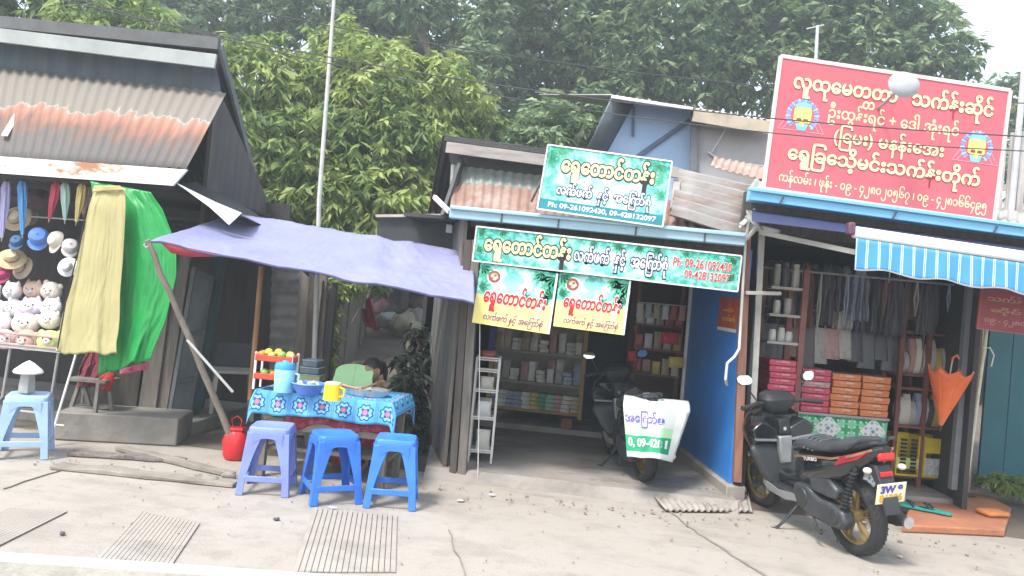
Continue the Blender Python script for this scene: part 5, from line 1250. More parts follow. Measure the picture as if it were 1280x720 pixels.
# ---------------------------------------------------------------- vendor seated behind the table
P0 = Vector((-1.745, 6.52, .0)); FZ = R(205)                 # facing the table and to the left
def person(name, label, frame):
    t = thing(name, label, 'person', frame)
    J = [((0, 0, .30), .115), ((0, .02, .42), .12), ((0, .05, .56), .13), ((0, .08, .665), .09), ((0, .10, .73), .048), ((0, .13, .80), .045)]
    E_ = [(i, i + 1) for i in range(5)]
    def ch(root, pts):
        k = root
        for p, r in pts: J.append((p, r)); E_.append((k, len(J) - 1)); k = len(J) - 1
        return k
    for s in (-1, 1):
        ch(0, [((s * .09, .06, .30), .085), ((s * .15, .34, .40), .062), ((s * .13, .34, .20), .05), ((s * .12, .28, .055), .036), ((s * .13, .38, .03), .032), ((s * .135, .45, .025), .02)])
        wr = ch(3, [((s * .10, .075, .655), .062), ((s * .175, .08, .61), .05), ((s * .20, .17, .44), .037), ((s * .13, .34, .47), .027), ((s * .10, .40, .475), .024)])
        for f, (dx, L) in enumerate(((-.028, .055), (-.010, .068), (.009, .064), (.027, .05))):
            ch(wr, [((s * .10 - s * .02 + dx, .44, .478), .0085), ((s * .10 - s * .03 + dx, .44 + L * .55, .474), .0075), ((s * .10 - s * .035 + dx, .44 + L, .456), .0062)])
        ch(wr, [((s * .10 - s * .035, .415, .488), .010), ((s * .10 - s * .055, .44, .49), .008)])
    me = bpy.data.meshes.new('body'); me.from_pydata([p for p, r in J], E_, [])
    o = bpy.data.objects.new('body', me); col.objects.link(o)
    md = o.modifiers.new('skin', 'SKIN'); md.use_smooth_shade = True
    for v, (p, r) in zip(me.skin_vertices[0].data, J): v.radius = (r, r * .9)
    me.skin_vertices[0].data[0].use_root = True
    sb = o.modifiers.new('s', 'SUBSURF'); sb.levels = 1; sb.render_levels = 1
    dg = bpy.context.evaluated_depsgraph_get(); me2 = bpy.data.meshes.new_from_object(o.evaluated_get(dg)); bpy.data.objects.remove(o)
    # the head joins the neck in the same mesh
    m = MB(); m.v = [v.co.copy() for v in me2.vertices]; m.f = [tuple(f.vertices) for f in me2.polygons]; m.mi = [0] * len(m.f)
    hc = Vector((0, .165, .86)); tilt = Matrix.Rotation(-.35, 3, 'X')
    h = MB(); h.ball((0, 0, 0), (.072, .090, .108), 24, 18)
    def face(v):
        x, y, z = v
        k = 1 - .28 * max(0, -z / .108) ** 1.5
        x *= k; y = y * (1 - .12 * max(0, -z / .108)) 
        if y > 0:
            y += .022 * math.exp(-(x / .012) ** 2 - ((z + .012) / .024) ** 2) - .010 * math.exp(-((abs(x) - .028) / .016) ** 2 - ((z - .012) / .012) ** 2)
            y += .006 * math.exp(-(x / .022) ** 2 - ((z + .052) / .010) ** 2)
        return hc + tilt @ Vector((x, y, z))
    h.v = [face(v) for v in h.v]
    for s in (-1, 1): h.ball(hc + tilt @ Vector((s * .072, -.01, -.005)), (.010, .018, .030), 8, 7)
    m.add(h.v, h.f)
    part('body', m, skin_m, t, world=False)
    for s in (-1, 1):
        e = MB(); e.ball(hc + tilt @ Vector((s * .028, .074, .013)), (.011, .006, .006), 10, 7); part('eye', e, M('eye dark', (.03, .02, .02), .3), t, world=False)
    e = MB(); e.ball(hc + tilt @ Vector((0, .083, -.052)), (.020, .006, .006), 10, 6); part('mouth', e, M('lips', (.30, .10, .09), .5), t, world=False)
    hr = MB(); hr.ball((0, 0, 0), (.083, .100, .116), 24, 18)
    hr.v = [hc + tilt @ Vector((v.x * (1 + .02 * math.sin(v.z * 200)), min(v.y, .055 + .02 * (v.z > .05)) - .012, max(v.z, -.055 if v.y < .0 else .035) + .006)) for v in hr.v]
    hair = M('black hair', (.018, .014, .013), .45, bump=.4, bscale=70, stretch=(8, 8, 1))
    part('hair', hr, hair, t, world=False)
    m = MB(); m.tube([hc + tilt @ Vector((0, -.10, .03)), hc + tilt @ Vector((0, -.15, .0)), hc + tilt @ Vector((0, -.165, -.08)), hc + tilt @ Vector((0, -.15, -.17))], [.03, .036, .03, .010], 10); part('ponytail', m, hair, t, world=False)
    # blouse and long skirt
    m = MB(); secs = []
    for z, y, rx, ry in ((.29, .0, .155, .125), (.40, .02, .150, .125), (.52, .045, .165, .13), (.60, .065, .175, .115), (.655, .08, .155, .085), (.70, .095, .075, .065)):
        secs.append([(rx * math.cos(a), y + ry * math.sin(a), z) for a in [2 * math.pi * k / 24 for k in range(24)]])
    m.loft(secs)
    for s in (-1, 1): m.tube([(s * .13, .075, .645), (s * .185, .085, .59), (s * .205, .15, .48)], [.068, .062, .055], 12)
    part('blouse', m, M('dark blouse', (.07, .05, .10), .85, (.12, .08, .14), 20), t, world=False)
    m = MB(); secs = []
    for y, zt, zb, wd in ((-.13, .36, .20, .13), (-.05, .42, .16, .19), (.10, .43, .15, .22), (.26, .47, .12, .24), (.38, .475, .09, .235), (.43, .42, .06, .21), (.44, .34, .05, .19)):
        secs.append([(wd * math.copysign(abs(math.cos(a)) ** .7, math.cos(a)), y + .015 * math.sin(a * 5), (zt + zb) / 2 + (zt - zb) / 2 * math.copysign(abs(math.sin(a)) ** .7, math.sin(a))) for a in [2 * math.pi * k / 24 for k in range(24)]])
    m.loft(secs); part('skirt', m, rc, t, world=False)
    return t
person('person', 'person with dark tied back hair seated low behind the food table, head bent', Matrix.Translation(P0) @ Matrix.Rotation(R(155), 4, 'Z') @ Matrix.Scale(.955, 4))
m = MB(); c0 = P0 + Matrix.Rotation(R(155), 3, 'Z') @ Vector((0, -.02, 0))
t = thing('low_bench', 'low wooden seat under the person behind the food table', 'seat', (c0.x, c0.y, 0))
m.box((c0.x, c0.y, .165), (.34, .26, .03)); part('seat', m, wood_grey, t)
for sx in (-1, 1):
    for sy in (-1, 1):
        m = MB(); m.box((c0.x + sx * .14, c0.y + sy * .10, .076), (.04, .04, .152)); part('leg', m, wood_grey, t)
# ---------------------------------------------------------------- things in the lane and in the dark doorway
m = MB(); a = W(458, 372, 12.6); b = W(466, 412, 12.6)
rows_cloth(m, [((453, 372), (463, 372)), ((450, 385), (466, 386)), ((452, 398), (470, 402)), ((457, 408), (474, 412))], 12.5, 2, .04, 3, 16); solo('red_garment', m, M('red cloth', (.45, .03, .07), .85), 'red garment hanging at the far end of the plank fence', 'garment', solid=.02)
m = MB(); rows_cloth(m, [((431, 364), (446, 366)), ((431, 374), (446, 376))], 11.0, 3, .03, 4, 8); solo('teal_garment', m, M('teal cloth', (.05, .26, .26), .85), 'teal cloth draped over the top of the plank fence', 'cloth', solid=.012)
m = MB(); rows_cloth(m, [((448, 366), (457, 366)), ((448, 384), (456, 386))], 12.0, 2, .03, 5, 8); solo('grey_garment', m, M('pale cloth', (.46, .50, .54), .85), 'pale grey cloth hanging between the teal and red cloths', 'cloth', solid=.012)
def sack(px, py, Y, r, c, label):
    f = W(px, py, Y); m = MB(); m.ball((f.x, f.y, f.z), (r * 1.25, r, r * .8), 14, 9)
    m.v = [v + Vector((mnoise.noise(v * 5), mnoise.noise(v * 6 + Vector((3, 0, 0))), mnoise.noise(v * 5.5))) * r * .4 for v in m.v]
    solo('sack', m, M('sack ' + c[0], c[1], .9), label, 'sack', 'sacks and bundles at the head of the lane')
for a in ((478, 382, 14.3, .2, ('pink', (.42, .22, .26)), 'dull pink bundle beside the red garment'), (494, 392, 14.2, .24, ('dark', (.10, .10, .11)), 'dark bundle in the middle of the heap at the head of the lane'), (505, 405, 13.8, .26, ('straw', (.40, .36, .27)), 'straw coloured sack lowest in the heap at the head of the lane'), (521, 398, 14.0, .24, ('grey', (.36, .36, .37)), 'grey sack at the right end of the heap in the lane'), (524, 382, 14.4, .2, ('brown', (.20, .14, .11)), 'brown bundle on top of the right end of the heap in the lane'), (484, 400, 13.9, .18, ('white', (.52, .52, .54)), 'whitish bundle at the left end of the heap in the lane')):
    sack(*a)
t = thing('plastic_chair', 'pale plastic chair standing in the dark doorway left of the food table', 'chair', T(*W(292, 470, 7.6), .5))
pc = M('chair cream', (.44, .43, .38), .5)
fz = W(292, 470, 7.6).z
for sx in (-1, 1):
    for sy in (-1, 1):
        m = MB(); m.bar((sx * .2, sy * .2, -fz + .05), (sx * .17, sy * .17, .05), .04, .04); part('leg', m, pc, t, world=False)
m = MB(); m.box((0, 0, .06), (.42, .42, .03)); part('seat', m, pc, t, world=False, bevel=.01)
m = MB(); m.box((0, .2, .20), (.36, .03, .26), rx=-.15); part('backrest', m, M('chair blue', (.05, .055, .07), .5), t, world=False, bevel=.01)
# ---------------------------------------------------------------- inside the middle shop
def at_floor(px, py, z): return G(px, py, z)
cab_l = W(604, 541, 8.6); cab_r = W(724, 550, 8.6); zb = .245; wd = cab_r.x - cab_l.x; ch = 1.13
CX, CY = cab_l.x, 8.6
cf = T(CX, CY, zb)
t = thing('display_cabinet', 'pine framed glass cabinet full of packets at the back of the middle shop', 'cabinet', cf)
for x in (.02, wd - .02):
    for y in (0, .34):
        m = MB(); m.box((x, y, ch / 2), (.045, .04, ch)); part('post', m, wood_yellow, t, world=False, bevel=.003)
shz = (.05, .36, .70, ch - .02)
for z in shz:
    m = MB(); m.box((wd / 2, .17, z), (wd - .05, .34, .03)); part('shelf', m, wood_yellow if z in (shz[0], shz[-1]) else M('shelf grey', (.30, .27, .23), .7), t, world=False)
m = MB(); m.box((wd / 2, .35, ch / 2), (wd - .05, .012, ch - .05)); part('back_panel', m, M('cabinet back', (.40, .37, .33), .8), t, world=False)
m = MB(); m.box((wd - .16, .05, -.05), (.12, .1, .10)); part('foot', m, wood_brown, t, world=False)
def packet(name, label, cat, c, d, mat, group, rz=0., kind='bag', frame=None):
    fr = (frame or cf) @ T(c[0], c[1], c[2], rz)
    m = MB()
    if kind == 'box': m.box((0, 0, d[2] / 2), d)
    elif kind == 'bag':
        secs = []
        for k in range(7):
            q = k / 6; th = max(.06, math.sin(math.pi * min(.97, max(.03, q))) ** .6)
            secs.append([(x * (1 - .06 * math.sin(q * 3.14)), y * th, q * d[2]) for x, y in rrect(0, 0, d[0] / 2, d[1] / 2, d[1] * .45, 3)])
        m.loft(secs)
    elif kind == 'jar': m.lathe([(0, 0), (d[0] / 2, 0), (d[0] / 2, d[2] * .75), (d[0] * .4, d[2] * .85), (d[0] * .42, d[2] * .86), (d[0] * .42, d[2]), (0, d[2])], n=16)
    m.v = [fr @ v for v in m.v]
    return solo(name, m, mat, label, cat, group, bevel=.004 if kind == 'box' else 0)
PC = {'grey': (.42, .42, .40), 'pale': (.62, .60, .55), 'buff': (.48, .40, .28), 'white': (.68, .68, .68), 'blue': (.30, .36, .50), 'green': (.10, .32, .16), 'mint': (.25, .50, .38), 'red': (.42, .10, .09), 'brown': (.24, .14, .10), 'yellow': (.58, .46, .12), 'rose': (.50, .28, .28), 'dark': (.08, .08, .10)}
def PM(c): return M('packet ' + c, PC[c], .35, tuple(x * .55 for x in PC[c]), 14, .5, .72)
rows_ = [('bottom', .066, ['blue', 'white', 'blue', 'blue', 'white', 'yellow', 'green', 'mint', 'rose', 'pale', 'buff'], .22), ('middle', .376, ['pale', 'grey', 'pale', 'rose', 'white', 'pale', 'white', 'grey', 'blue', 'blue'], .25), ('top', .716, ['buff', 'buff', 'pale', 'buff', 'pale', 'pale', 'rose', 'white', 'grey', 'pale'], .27)]
for nm, z, cs, hh in rows_:
    for i, c in enumerate(cs):
        x = .085 + (wd - .17) * i / (len(cs) - 1)
        if nm == 'bottom' or i % 3 == 2:
            for k in range(4 if nm == 'bottom' else 3):
                packet('snack_packet', '%s flat packet, %s layer up, %s stack from left, %s shelf of pine cabinet' % (c, ORD[k], ORD[i], nm), 'packet', (x + rnd.uniform(-.008, .008), .10 + rnd.uniform(-.02, .02), z + k * .047), (.10, .18, .044), PM(c), 'packets in the pine cabinet', rnd.uniform(-.12, .12), 'box')
        else:
            packet('snack_packet', '%s packet, %s from left, front row, %s shelf of the pine cabinet' % (c, ORD[i], nm), 'packet', (x + rnd.uniform(-.015, .015), .05 + rnd.uniform(0, .04), z), (rnd.uniform(.085, .115), .05, hh * rnd.uniform(.5, 1.0)), PM(c), 'packets in the pine cabinet', rnd.uniform(-.35, .35))
            packet('snack_packet', '%s packet, %s from left, rear row, %s shelf of the pine cabinet' % (cs[-1 - i], ORD[i], nm), 'packet', (x, .19 + rnd.uniform(0, .05), z), (.105, .06, hh * rnd.uniform(.7, 1.1)), PM(cs[-1 - i]), 'packets in the pine cabinet', rnd.uniform(-.4, .4))
for i, (x, d, c, k, l) in enumerate(((.20, (.30, .22, .12), 'buff', 'box', 'buff carton at the left on top of the pine cabinet'), (.42, (.11, .11, .10), 'grey', 'box', 'grey carton left of the middle on top of the pine cabinet'), (.53, (.11, .11, .12), 'pale', 'box', 'pale carton in the middle on top of the pine cabinet'), (.655, (.10, .10, .24), 'brown', 'jar', 'tall brown jar on top of the pine cabinet'), (.765, (.10, .10, .23), 'rose', 'jar', 'tall reddish jar right of the brown jar on the pine cabinet'), (.95, (.26, .2, .11), 'buff', 'box', 'buff carton at the right on top of the pine cabinet'))):
    packet('jar' if k == 'jar' else 'carton', l, 'jar' if k == 'jar' else 'carton', (x * wd / 1.1, .14, ch - .004), d, PM(c), 'goods on top of the pine cabinet', 0, k)
m = MB(); m.bar(W(612, 445, 8.2), W(618, 400, 8.2), .07, .05, up=(0, 1, 0)); solo('cloth_roll', m, M('blue roll', (.07, .08, .26), .7), 'dark blue roll standing at the left end of the pine cabinet', 'roll', bevel=.01)
# narrow white rack by the left post
q = G(598, 577, .085); rk = T(q.x, q.y + .1, .085, .1)
t = thing('metal_rack', 'narrow white metal rack just inside the left door post of the middle shop', 'rack', rk)
rw_, rd, rhh = .20, .26, .92
for x in (-rw_ / 2, rw_ / 2):
    for y in (-rd / 2, rd / 2):
        m = MB(); m.box((x, y, rhh / 2), (.018, .018, rhh)); part('post', m, white_metal, t, world=False)
for z in (.09, .38, .62, .80, .90):
    m = MB(); m.box((0, 0, z), (rw_, rd, .012)); m.box((0, -rd / 2 - .008, z + .02), (rw_, .006, .012)); part('shelf', m, white_metal, t, world=False)
for i, (z, c, h_, l) in enumerate(((.096, 'pale', .18, 'pale packet on the lowest shelf of the narrow white rack'), (.386, 'white', .14, 'white packet on the second shelf of the narrow white rack'), (.386, 'grey', .16, 'grey packet behind the white one on the narrow white rack'), (.626, 'pale', .12, 'pale packet on the third shelf of the narrow white rack'), (.906, 'red', .07, 'small red packet on top of the narrow white rack'))):
    packet('snack_packet', l, 'packet', (rnd.uniform(-.02, .02), -.04 + .09 * (i == 2), z), (.13, .06, h_), PM(c), 'packets on the narrow white rack', frame=rk)
# thin hanging cord by the post
m = MB(); m.tube([W(600, 392, 6.25), W(599, 500, 6.25), W(597, 612, 6.25)], .004, 5); solo('twine', m, M('pale cord', (.62, .6, .58)), 'thin pale twine hanging down beside the left door post', 'cord')
# snack board on the right
t = thing('snack_shelf', 'dark shelf stand of hanging snacks beside the bright blue wall', 'shelf', (.80, 8.35, .08))
for x in (.52, 1.0):
    m = MB(); m.box((x, 8.5, 1.05), (.04, .04, 1.95)); part('post', m, wood_red, t)
for z in (.85, 1.12, 1.38):
    m = MB(); m.box((.76, 8.42, z), (.50, .24, .02)); part('shelf', m, wood_red, t)
m = MB(); m.tube([(.5, 8.28, 1.62), (1.02, 8.28, 1.62)], .007, 6); part('rail', m, grey_metal, t)
sx_ = 0
for nm, z, cs in (('lowest', .86, ['red', 'rose', 'yellow', 'buff', 'pale']), ('middle', 1.13, ['red', 'white', 'buff', 'pale', 'yellow']), ('top', 1.39, ['pale', 'white', 'grey', 'red', 'red'])):
    for i, c in enumerate(cs):
        packet('snack_packet', '%s packet, %s from left on the %s shelf beside the bright blue wall' % (c, ORD[i], nm), 'packet', (.55 + i * .103, 8.36, z), (.095, .05, rnd.uniform(.13, .2)), PM(c), 'packets on the dark snack shelf', rnd.uniform(-.3, .3), frame=Matrix.Identity(4))
for i in range(6):
    c = ('pale', 'grey', 'buff', 'white', 'red', 'rose')[i]
    packet('snack_packet', '%s packet hanging %s from left on the rail of the snack shelf' % (c, ORD[i]), 'packet', (.53 + i * .09, 8.28, 1.46), (.075, .03, .15), PM(c), 'packets hanging on the snack rail', rnd.uniform(-.2, .2), frame=Matrix.Identity(4))
def blob(px, py, Y, d, c, label):
    f = W(px, py, Y); packet('snack_packet', label, 'packet', (f.x, f.y, f.z - d[2] / 2), d, PM(c), 'bright packets by the white corner trim', .3, frame=Matrix.Identity(4))
PC['scarlet'] = (.60, .03, .04)
blob(838, 423, 8.0, (.20, .07, .12), 'scarlet', 'wide scarlet packet hanging by the white corner trim')
blob(845, 453, 8.0, (.17, .07, .11), 'yellow', 'orange yellow packet hanging below the scarlet one')
blob(790, 445, 8.1, (.09, .05, .11), 'scarlet', 'small scarlet packet left of the other hanging packets')
# ---------------------------------------------------------------- scooters
paint = M('scooter paint', (.012, .014, .017), .16, coat=.7, var=.1)
satin = M('scooter satin', (.028, .031, .036), .45, var=.15)
seat_v = M('seat vinyl', (.045, .05, .06), .55, var=.15, bump=.15, bscale=90)
engine = M('engine grey', (.055, .06, .07), .42, var=.2, metal=.3)
silver = M('scooter silver', (.30, .31, .33), .35, metal=.5, var=.1)
rubber = M('tyre rubber', (.022, .022, .024), .8, var=.2, bump=.1, bscale=80)
gold = M('gold rim', (.42, .30, .13), .35, metal=.7, var=.1)
red_acc = M('red accent', (.30, .015, .03), .3, coat=.5)
mirror_m = M('mirror glass', (.90, .92, .94), .04, metal=1., var=.01)
lens_red = M('red lens', (.50, .02, .02), .2)
lens_amber = M('pale lens', (.66, .60, .55), .25)
chrome = M('chrome', (.62, .62, .63), .2, metal=.9)
def lx(m, st, n=14, ex=.75, mi=None):       # loft along x: (x, zlow, zhigh, half width)
    secs = []
    for x, z0, z1, hw in st:
        secs.append([(x, hw * math.copysign(abs(math.cos(a)) ** ex, math.cos(a)), (z0 + z1) / 2 + (z1 - z0) / 2 * math.copysign(abs(math.sin(a)) ** ex, math.sin(a))) for a in [2 * math.pi * k / (n * 2) for k in range(n * 2)]])
    return m.loft(secs, mi)
def lz(m, st, n=14, ex=.6):                   # loft along z: (z, x centre, half depth, half width)
    secs = []
    for z, xc, hd_, hw in st:
        secs.append([(xc + hd_ * math.copysign(abs(math.cos(a)) ** ex, math.cos(a)), hw * math.copysign(abs(math.sin(a)) ** ex, math.sin(a)), z) for a in [2 * math.pi * k / (n * 2) for k in range(n * 2)]])
    return m.loft(secs)
def make_scooter(label, frame, writing=True):
    t = thing('scooter', label, 'scooter', frame)
    def P(nm, m, mm, par=None, **k):
        if nm in ('body', 'side_line', 'tail_panel', 'grab_rail', 'indicator', 'tail_lamp', 'rear_fender', 'reflector', 'number_plate', 'plate_number', 'seat'):
            m.v = [Vector((v.x if v.x > -.05 else -.05 + (v.x + .05) * .66, v.y, v.z)) for v in m.v]
        return part(nm, m, mm, par or t, world=False, **k)
    WR, AX = .285, 1.22
    for nm, cx, tw, rm in (('rear_wheel', 0, .062, gold), ('front_wheel', AX, .050, gold)):
        m = MB(); pr = []
        for k in range(16):
            a = 2 * math.pi * k / 16
            pr.append((WR - .048 + .048 * math.cos(a) * (1 if math.cos(a) > 0 else .9), tw * math.sin(a)))
        m.lathe(pr, (cx, 0, WR), 'Y', 40, closed=True); ty = P(nm, m, rubber, smooth=60)
        m = MB()
        for k in range(40):
            for s in (-1, 1):
                a = 2 * math.pi * (k + .25 * s) / 40; r_ = WR - .004
                m.bar((cx + r_ * math.cos(a), s * .006, WR + r_ * math.sin(a)), (cx + (r_ - .012) * math.cos(a + .12), s * tw * .78, WR + (r_ - .012) * math.sin(a + .12)), .008, .008)
        P('tread', m, rubber, ty)
        m = MB(); m.lathe([(.205, -.034), (.192, -.030), (.180, -.012), (.180, .012), (.192, .030), (.205, .034), (.198, .0)], (cx, 0, WR), 'Y', 40, closed=True)
        m.lathe([(0, -.05), (.042, -.05), (.048, -.02), (.048, .02), (.042, .05), (0, .05)], (cx, 0, WR), 'Y', 20)
        for k in range(5):
            a = 2 * math.pi * k / 5 + .3
            for s in (-.17, .17):
                m.bar((cx + .04 * math.cos(a), 0, WR + .04 * math.sin(a)), (cx + .186 * math.cos(a + s), 0, WR + .186 * math.sin(a + s)), .022, .030, up=(0, 1, 0), w2=.014, h2=.026)
        P('rim', m, rm, ty)
        m = MB(); m.lathe([(.060, -.002), (.105, -.002), (.105, .002), (.060, .002)], (cx, .055 if cx else -.055, WR), 'Y', 30, closed=True); P('brake_disc', m, chrome, ty)
    for s in (-1, 1):
        m = MB(); m.tube([(AX, s * .075, WR), (AX - .10, s * .075, .52), (AX - .20, s * .065, .80)], [.021, .024, .024], 10); P('fork_leg', m, satin)
    m = MB()
    m.grid(lambda u, v: Vector((AX + (WR + .035) * math.cos(2.75 - 2.1 * u), (v - .5) * .14, WR + (WR + .035 - .03 * abs(v - .5) * 2 ** 1.5) * math.sin(2.75 - 2.1 * u))), 18, 6); P('front_fender', m, paint, solid=.006)
    m = MB(); lz(m, [(.36, 1.02, .05, .10), (.46, 1.06, .10, .17), (.60, 1.09, .13, .205), (.74, 1.06, .13, .245), (.86, 1.04, .12, .22), (.93, 1.05, .08, .13), (.96, 1.06, .05, .08)]); P('front_cowl', m, paint)
    # the side that faces the rider
    m = MB(); lz(m, [(.30, .86, .04, .13), (.42, .90, .05, .225), (.56, .93, .05, .28), (.60, .935, .04, .285), (.63, .95, .03, .25)]); P('leg_shield', m, satin)
    for s in (-1, 1):
        m = MB(); m.prism([(s * .05, .66), (s * .27, .68), (s * .29, .77), (s * .20, .83), (s * .06, .76)], .10, axis='X', o=.92); P('glove_box', m, paint, bevel=.012)
        m = MB(); m.prism([(s * .07, .655), (s * .27, .675), (s * .28, .695), (s * .075, .676)], .012, axis='X', o=.866); P('trim', m, silver, bevel=.002)
    m = MB(); m.prism([(-.05, .47), (.05, .47), (.062, .70), (-.062, .70)], .06, axis='X', o=.87); P('centre_panel', m, silver, bevel=.012)
    m = MB(); m.prism([(-.048, .71), (.048, .71), (.05, .84), (-.05, .84)], .09, axis='X', o=.90); kp_ = P('key_panel', m, black_m, bevel=.01)
    m = MB(); m.lathe([(0, 0), (.016, 0), (.016, .006), (0, .006)], (.853, .0, .76), 'X', 14); P('ignition', m, chrome, kp_)
    # handlebar
    m = MB(); lz(m, [(.88, .97, .05, .07), (.94, .96, .09, .13), (1.00, .96, .10, .15), (1.04, .985, .08, .13), (1.06, 1.0, .05, .08)]); hb = P('handlebar_cover', m, satin)
    m = MB(); m.prism([(-.085, -.05), (.085, -.05), (.07, .055), (-.07, .055)], .016, axis='Z'); rt = Matrix.Translation((.93, 0, 1.025)) @ Matrix.Rotation(-.55, 4, 'Y') @ Matrix.Rotation(R(-90), 4, 'Z'); m.v = [rt @ v for v in m.v]; P('dashboard', m, M('dash glass', (.10, .11, .12), .12), hb, bevel=.005)
    for s in (-1, 1):
        m = MB(); m.tube([(.95, s * .13, .965), (.93, s * .22, .975), (.90, s * .26, .97), (.875, s * .37, .955)], [.016, .016, .019, .019], 10); m.lathe([(.0, -.002), (.021, -.002), (.021, .012), (0, .012)], (.875, s * .375, .955), 'Y', 12); P('grip', m, rubber)
        m = MB(); m.tube([(.955, s * .21, .965), (.965, s * .30, .955), (.955, s * .38, .94)], [.007, .006, .007], 8); P('brake_lever', m, silver)
        m = MB(); m.tube([(.94, s * .20, .985), (.97, s * .24, 1.06), (.965, s * .28, 1.14)], .0065, 8); st = P('mirror_stem', m, black_m)
        m = MB(); c = Vector((.955, s * .305, 1.175)); out = [(-.070, -.022), (-.045, -.042), (.030, -.045), (.066, -.018), (.072, .020), (.045, .043), (-.035, .040), (-.066, .012)]
        rt = Matrix.Translation(c) @ Matrix.Rotation(s * -.22, 4, 'Z') @ Matrix.Rotation(R(10), 4, 'Y')
        m.prism([(s * a, b) for a, b in out], .026, axis='X', o=.014); m.v = [rt @ v for v in m.v]; sh_ = P('mirror', m, black_m, bevel=.006)
        m = MB(); m.prism([(s * a * .90, b * .88) for a, b in out], .004, axis='X', o=-.002); m.v = [rt @ v for v in m.v]; P('mirror_glass', m, mirror_m, sh_)
    # floor and body
    m = MB(); m.box((.68, 0, .285), (.46, .30, .07)); P('floorboard', m, satin, bevel=.02)
    m = MB(); lx(m, [(.92, .30, .44, .08), (.75, .30, .42, .075), (.55, .30, .46, .09), (.46, .34, .60, .10)]); P('tunnel', m, paint)
    m = MB(); m.prism([(.92, .30), (.93, .34), (.72, .30), (.46, .33), (.44, .28), (.62, .245), (.86, .26)], .02, axis='Y', o=.165); P('side_sill', m, silver, bevel=.005)
    m = MB(); lx(m, [(.60, .36, .64, .085), (.48, .36, .69, .13), (.30, .42, .72, .155), (.10, .50, .74, .165), (-.08, .58, .775, .155), (-.24, .67, .82, .125), (-.40, .765, .86, .07), (-.46, .81, .86, .03)]); P('body', m, paint)
    for s in (-1, 1):
        m = MB(); pts = [(.52, .62), (.30, .665), (.05, .705), (-.20, .765), (-.40, .83)]
        for i in range(len(pts) - 1):
            hw = [.145, .160, .166, .140, .085]
            m.bar((pts[i][0], s * hw[i], pts[i][1]), (pts[i + 1][0], s * hw[i + 1], pts[i + 1][1]), .014, .016)
        P('side_line', m, M('copper line', (.42, .24, .13), .3, metal=.6))
        m = MB(); q = [(-.0, s * .178, .665), (-.05, s * .172, .742), (-.40, s * .092, .835), (-.28, s * .140, .752)]
        m.add(q + [(a, b - s * .03, c) for a, b, c in q], [(0, 1, 2, 3), (7, 6, 5, 4), (0, 4, 5, 1), (1, 5, 6, 2), (2, 6, 7, 3), (3, 7, 4, 0)]); P('tail_panel', m, red_acc, bevel=.004)
        m = MB(); m.tube([(-.10, s * .13, .80), (-.28, s * .12, .88), (-.42, s * .085, .905), (-.45, s * .03, .91)], [.012, .014, .014, .012], 10); P('grab_rail', m, satin)
        m = MB(); m.ball((-.43, s * .14, .70), (.045, .03, .022), 10, 7); P('indicator', m, lens_amber)
        m = MB(); m.tube([(-.02, s * .13, .30), (-.16, s * .125, .68)], .014, 8)
        for k in range(11):
            c = Vector((-.035, s * .13, .345)).lerp(Vector((-.145, s * .126, .64)), k / 10)
            m.lathe([(.022, -.007), (.033, 0), (.022, .007)], c, 'Z', 12)
        P('shock_absorber', m, satin)
    m = MB(); lx(m, [(.64, .62, .66, .07), (.58, .645, .735, .115), (.44, .68, .775, .15), (.26, .70, .785, .165), (.10, .725, .795, .16), (.03, .74, .845, .155), (-.02, .75, .87, .15), (-.20, .80, .895, .125), (-.34, .84, .895, .08), (-.38, .86, .885, .04)]); se = P('seat', m, seat_v)
    m = MB()
    for k in range(7):
        x = .57 - k * .052; zt = .742 + .048 * min(1, k / 3) - .0 * k; hw = .112 + .045 * min(1, k / 4)
        m.tube([(x + .02 * abs(a), hw * a, zt - .085 * abs(a) ** 3.2 + .004) for a in (-1, -.8, -.5, 0, .5, .8, 1)], .009, 6)
    P('seat_rib', m, M('seat vinyl rib', (.07, .075, .085), .5), se)
    m = MB(); m.box((-.455, 0, .785), (.05, .13, .055), ry=.3); P('tail_lamp', m, lens_red, bevel=.012)
    m = MB(); m.prism([(-.30, .72), (-.40, .72), (-.50, .56), (-.545, .40), (-.525, .395), (-.44, .56), (-.34, .64)], .12, axis='Y'); P('rear_fender', m, satin, bevel=.006)
    m = MB(); m.box((-.455, 0, .665), (.03, .10, .035)); P('reflector', m, lens_red, bevel=.006)
    pf = Matrix.Translation((-.515, 0, .545)) @ Matrix.Rotation(R(-17), 4, 'Y') @ Matrix(((0, 0, -1, 0), (-1, 0, 0, 0), (0, 1, 0, 0), (0, 0, 0, 1)))
    m = MB(); m.box((0, 0, 0), (.235, .15, .008)); m.v = [pf @ v for v in m.v]; pl = P('number_plate', m, M('plate cream', (.80, .74, .52), .45, var=.04), bevel=.003)
    m = MB(); lettering(m, '3W 9', -.085, .008, .085, .058, .0055, .06, None, 0); lettering(m, '81506', -.09, -.058, .09, -.008, .0055, .05, None, 1)
    m.v = [pf @ v for v in m.v]; P('plate_number', m, [M('plate blue', (.05, .06, .38), .5), M('plate ochre', (.62, .36, .02), .5)], pl, smooth=0)
    # engine, drive case, exhaust, stand
    m = MB(); m.prism([(-.10, .27), (-.06, .345), (.06, .37), (.20, .365), (.36, .43), (.50, .42), (.53, .33), (.46, .25), (.30, .205), (.10, .195), (-.05, .205)], .10, axis='Y', o=.125); en = P('drive_case', m, engine, bevel=.022)
    m = MB(); m.lathe([(0, .0), (.07, .0), (.075, .008), (.068, .018), (0, .02)], (.40, .165, .33), 'Y', 24); P('case_cover', m, satin, en); m = MB(); m.lathe([(0, .0), (.055, .0), (.05, .016), (0, .018)], (.02, .165, .285), 'Y', 20); P('case_cover', m, satin, en)
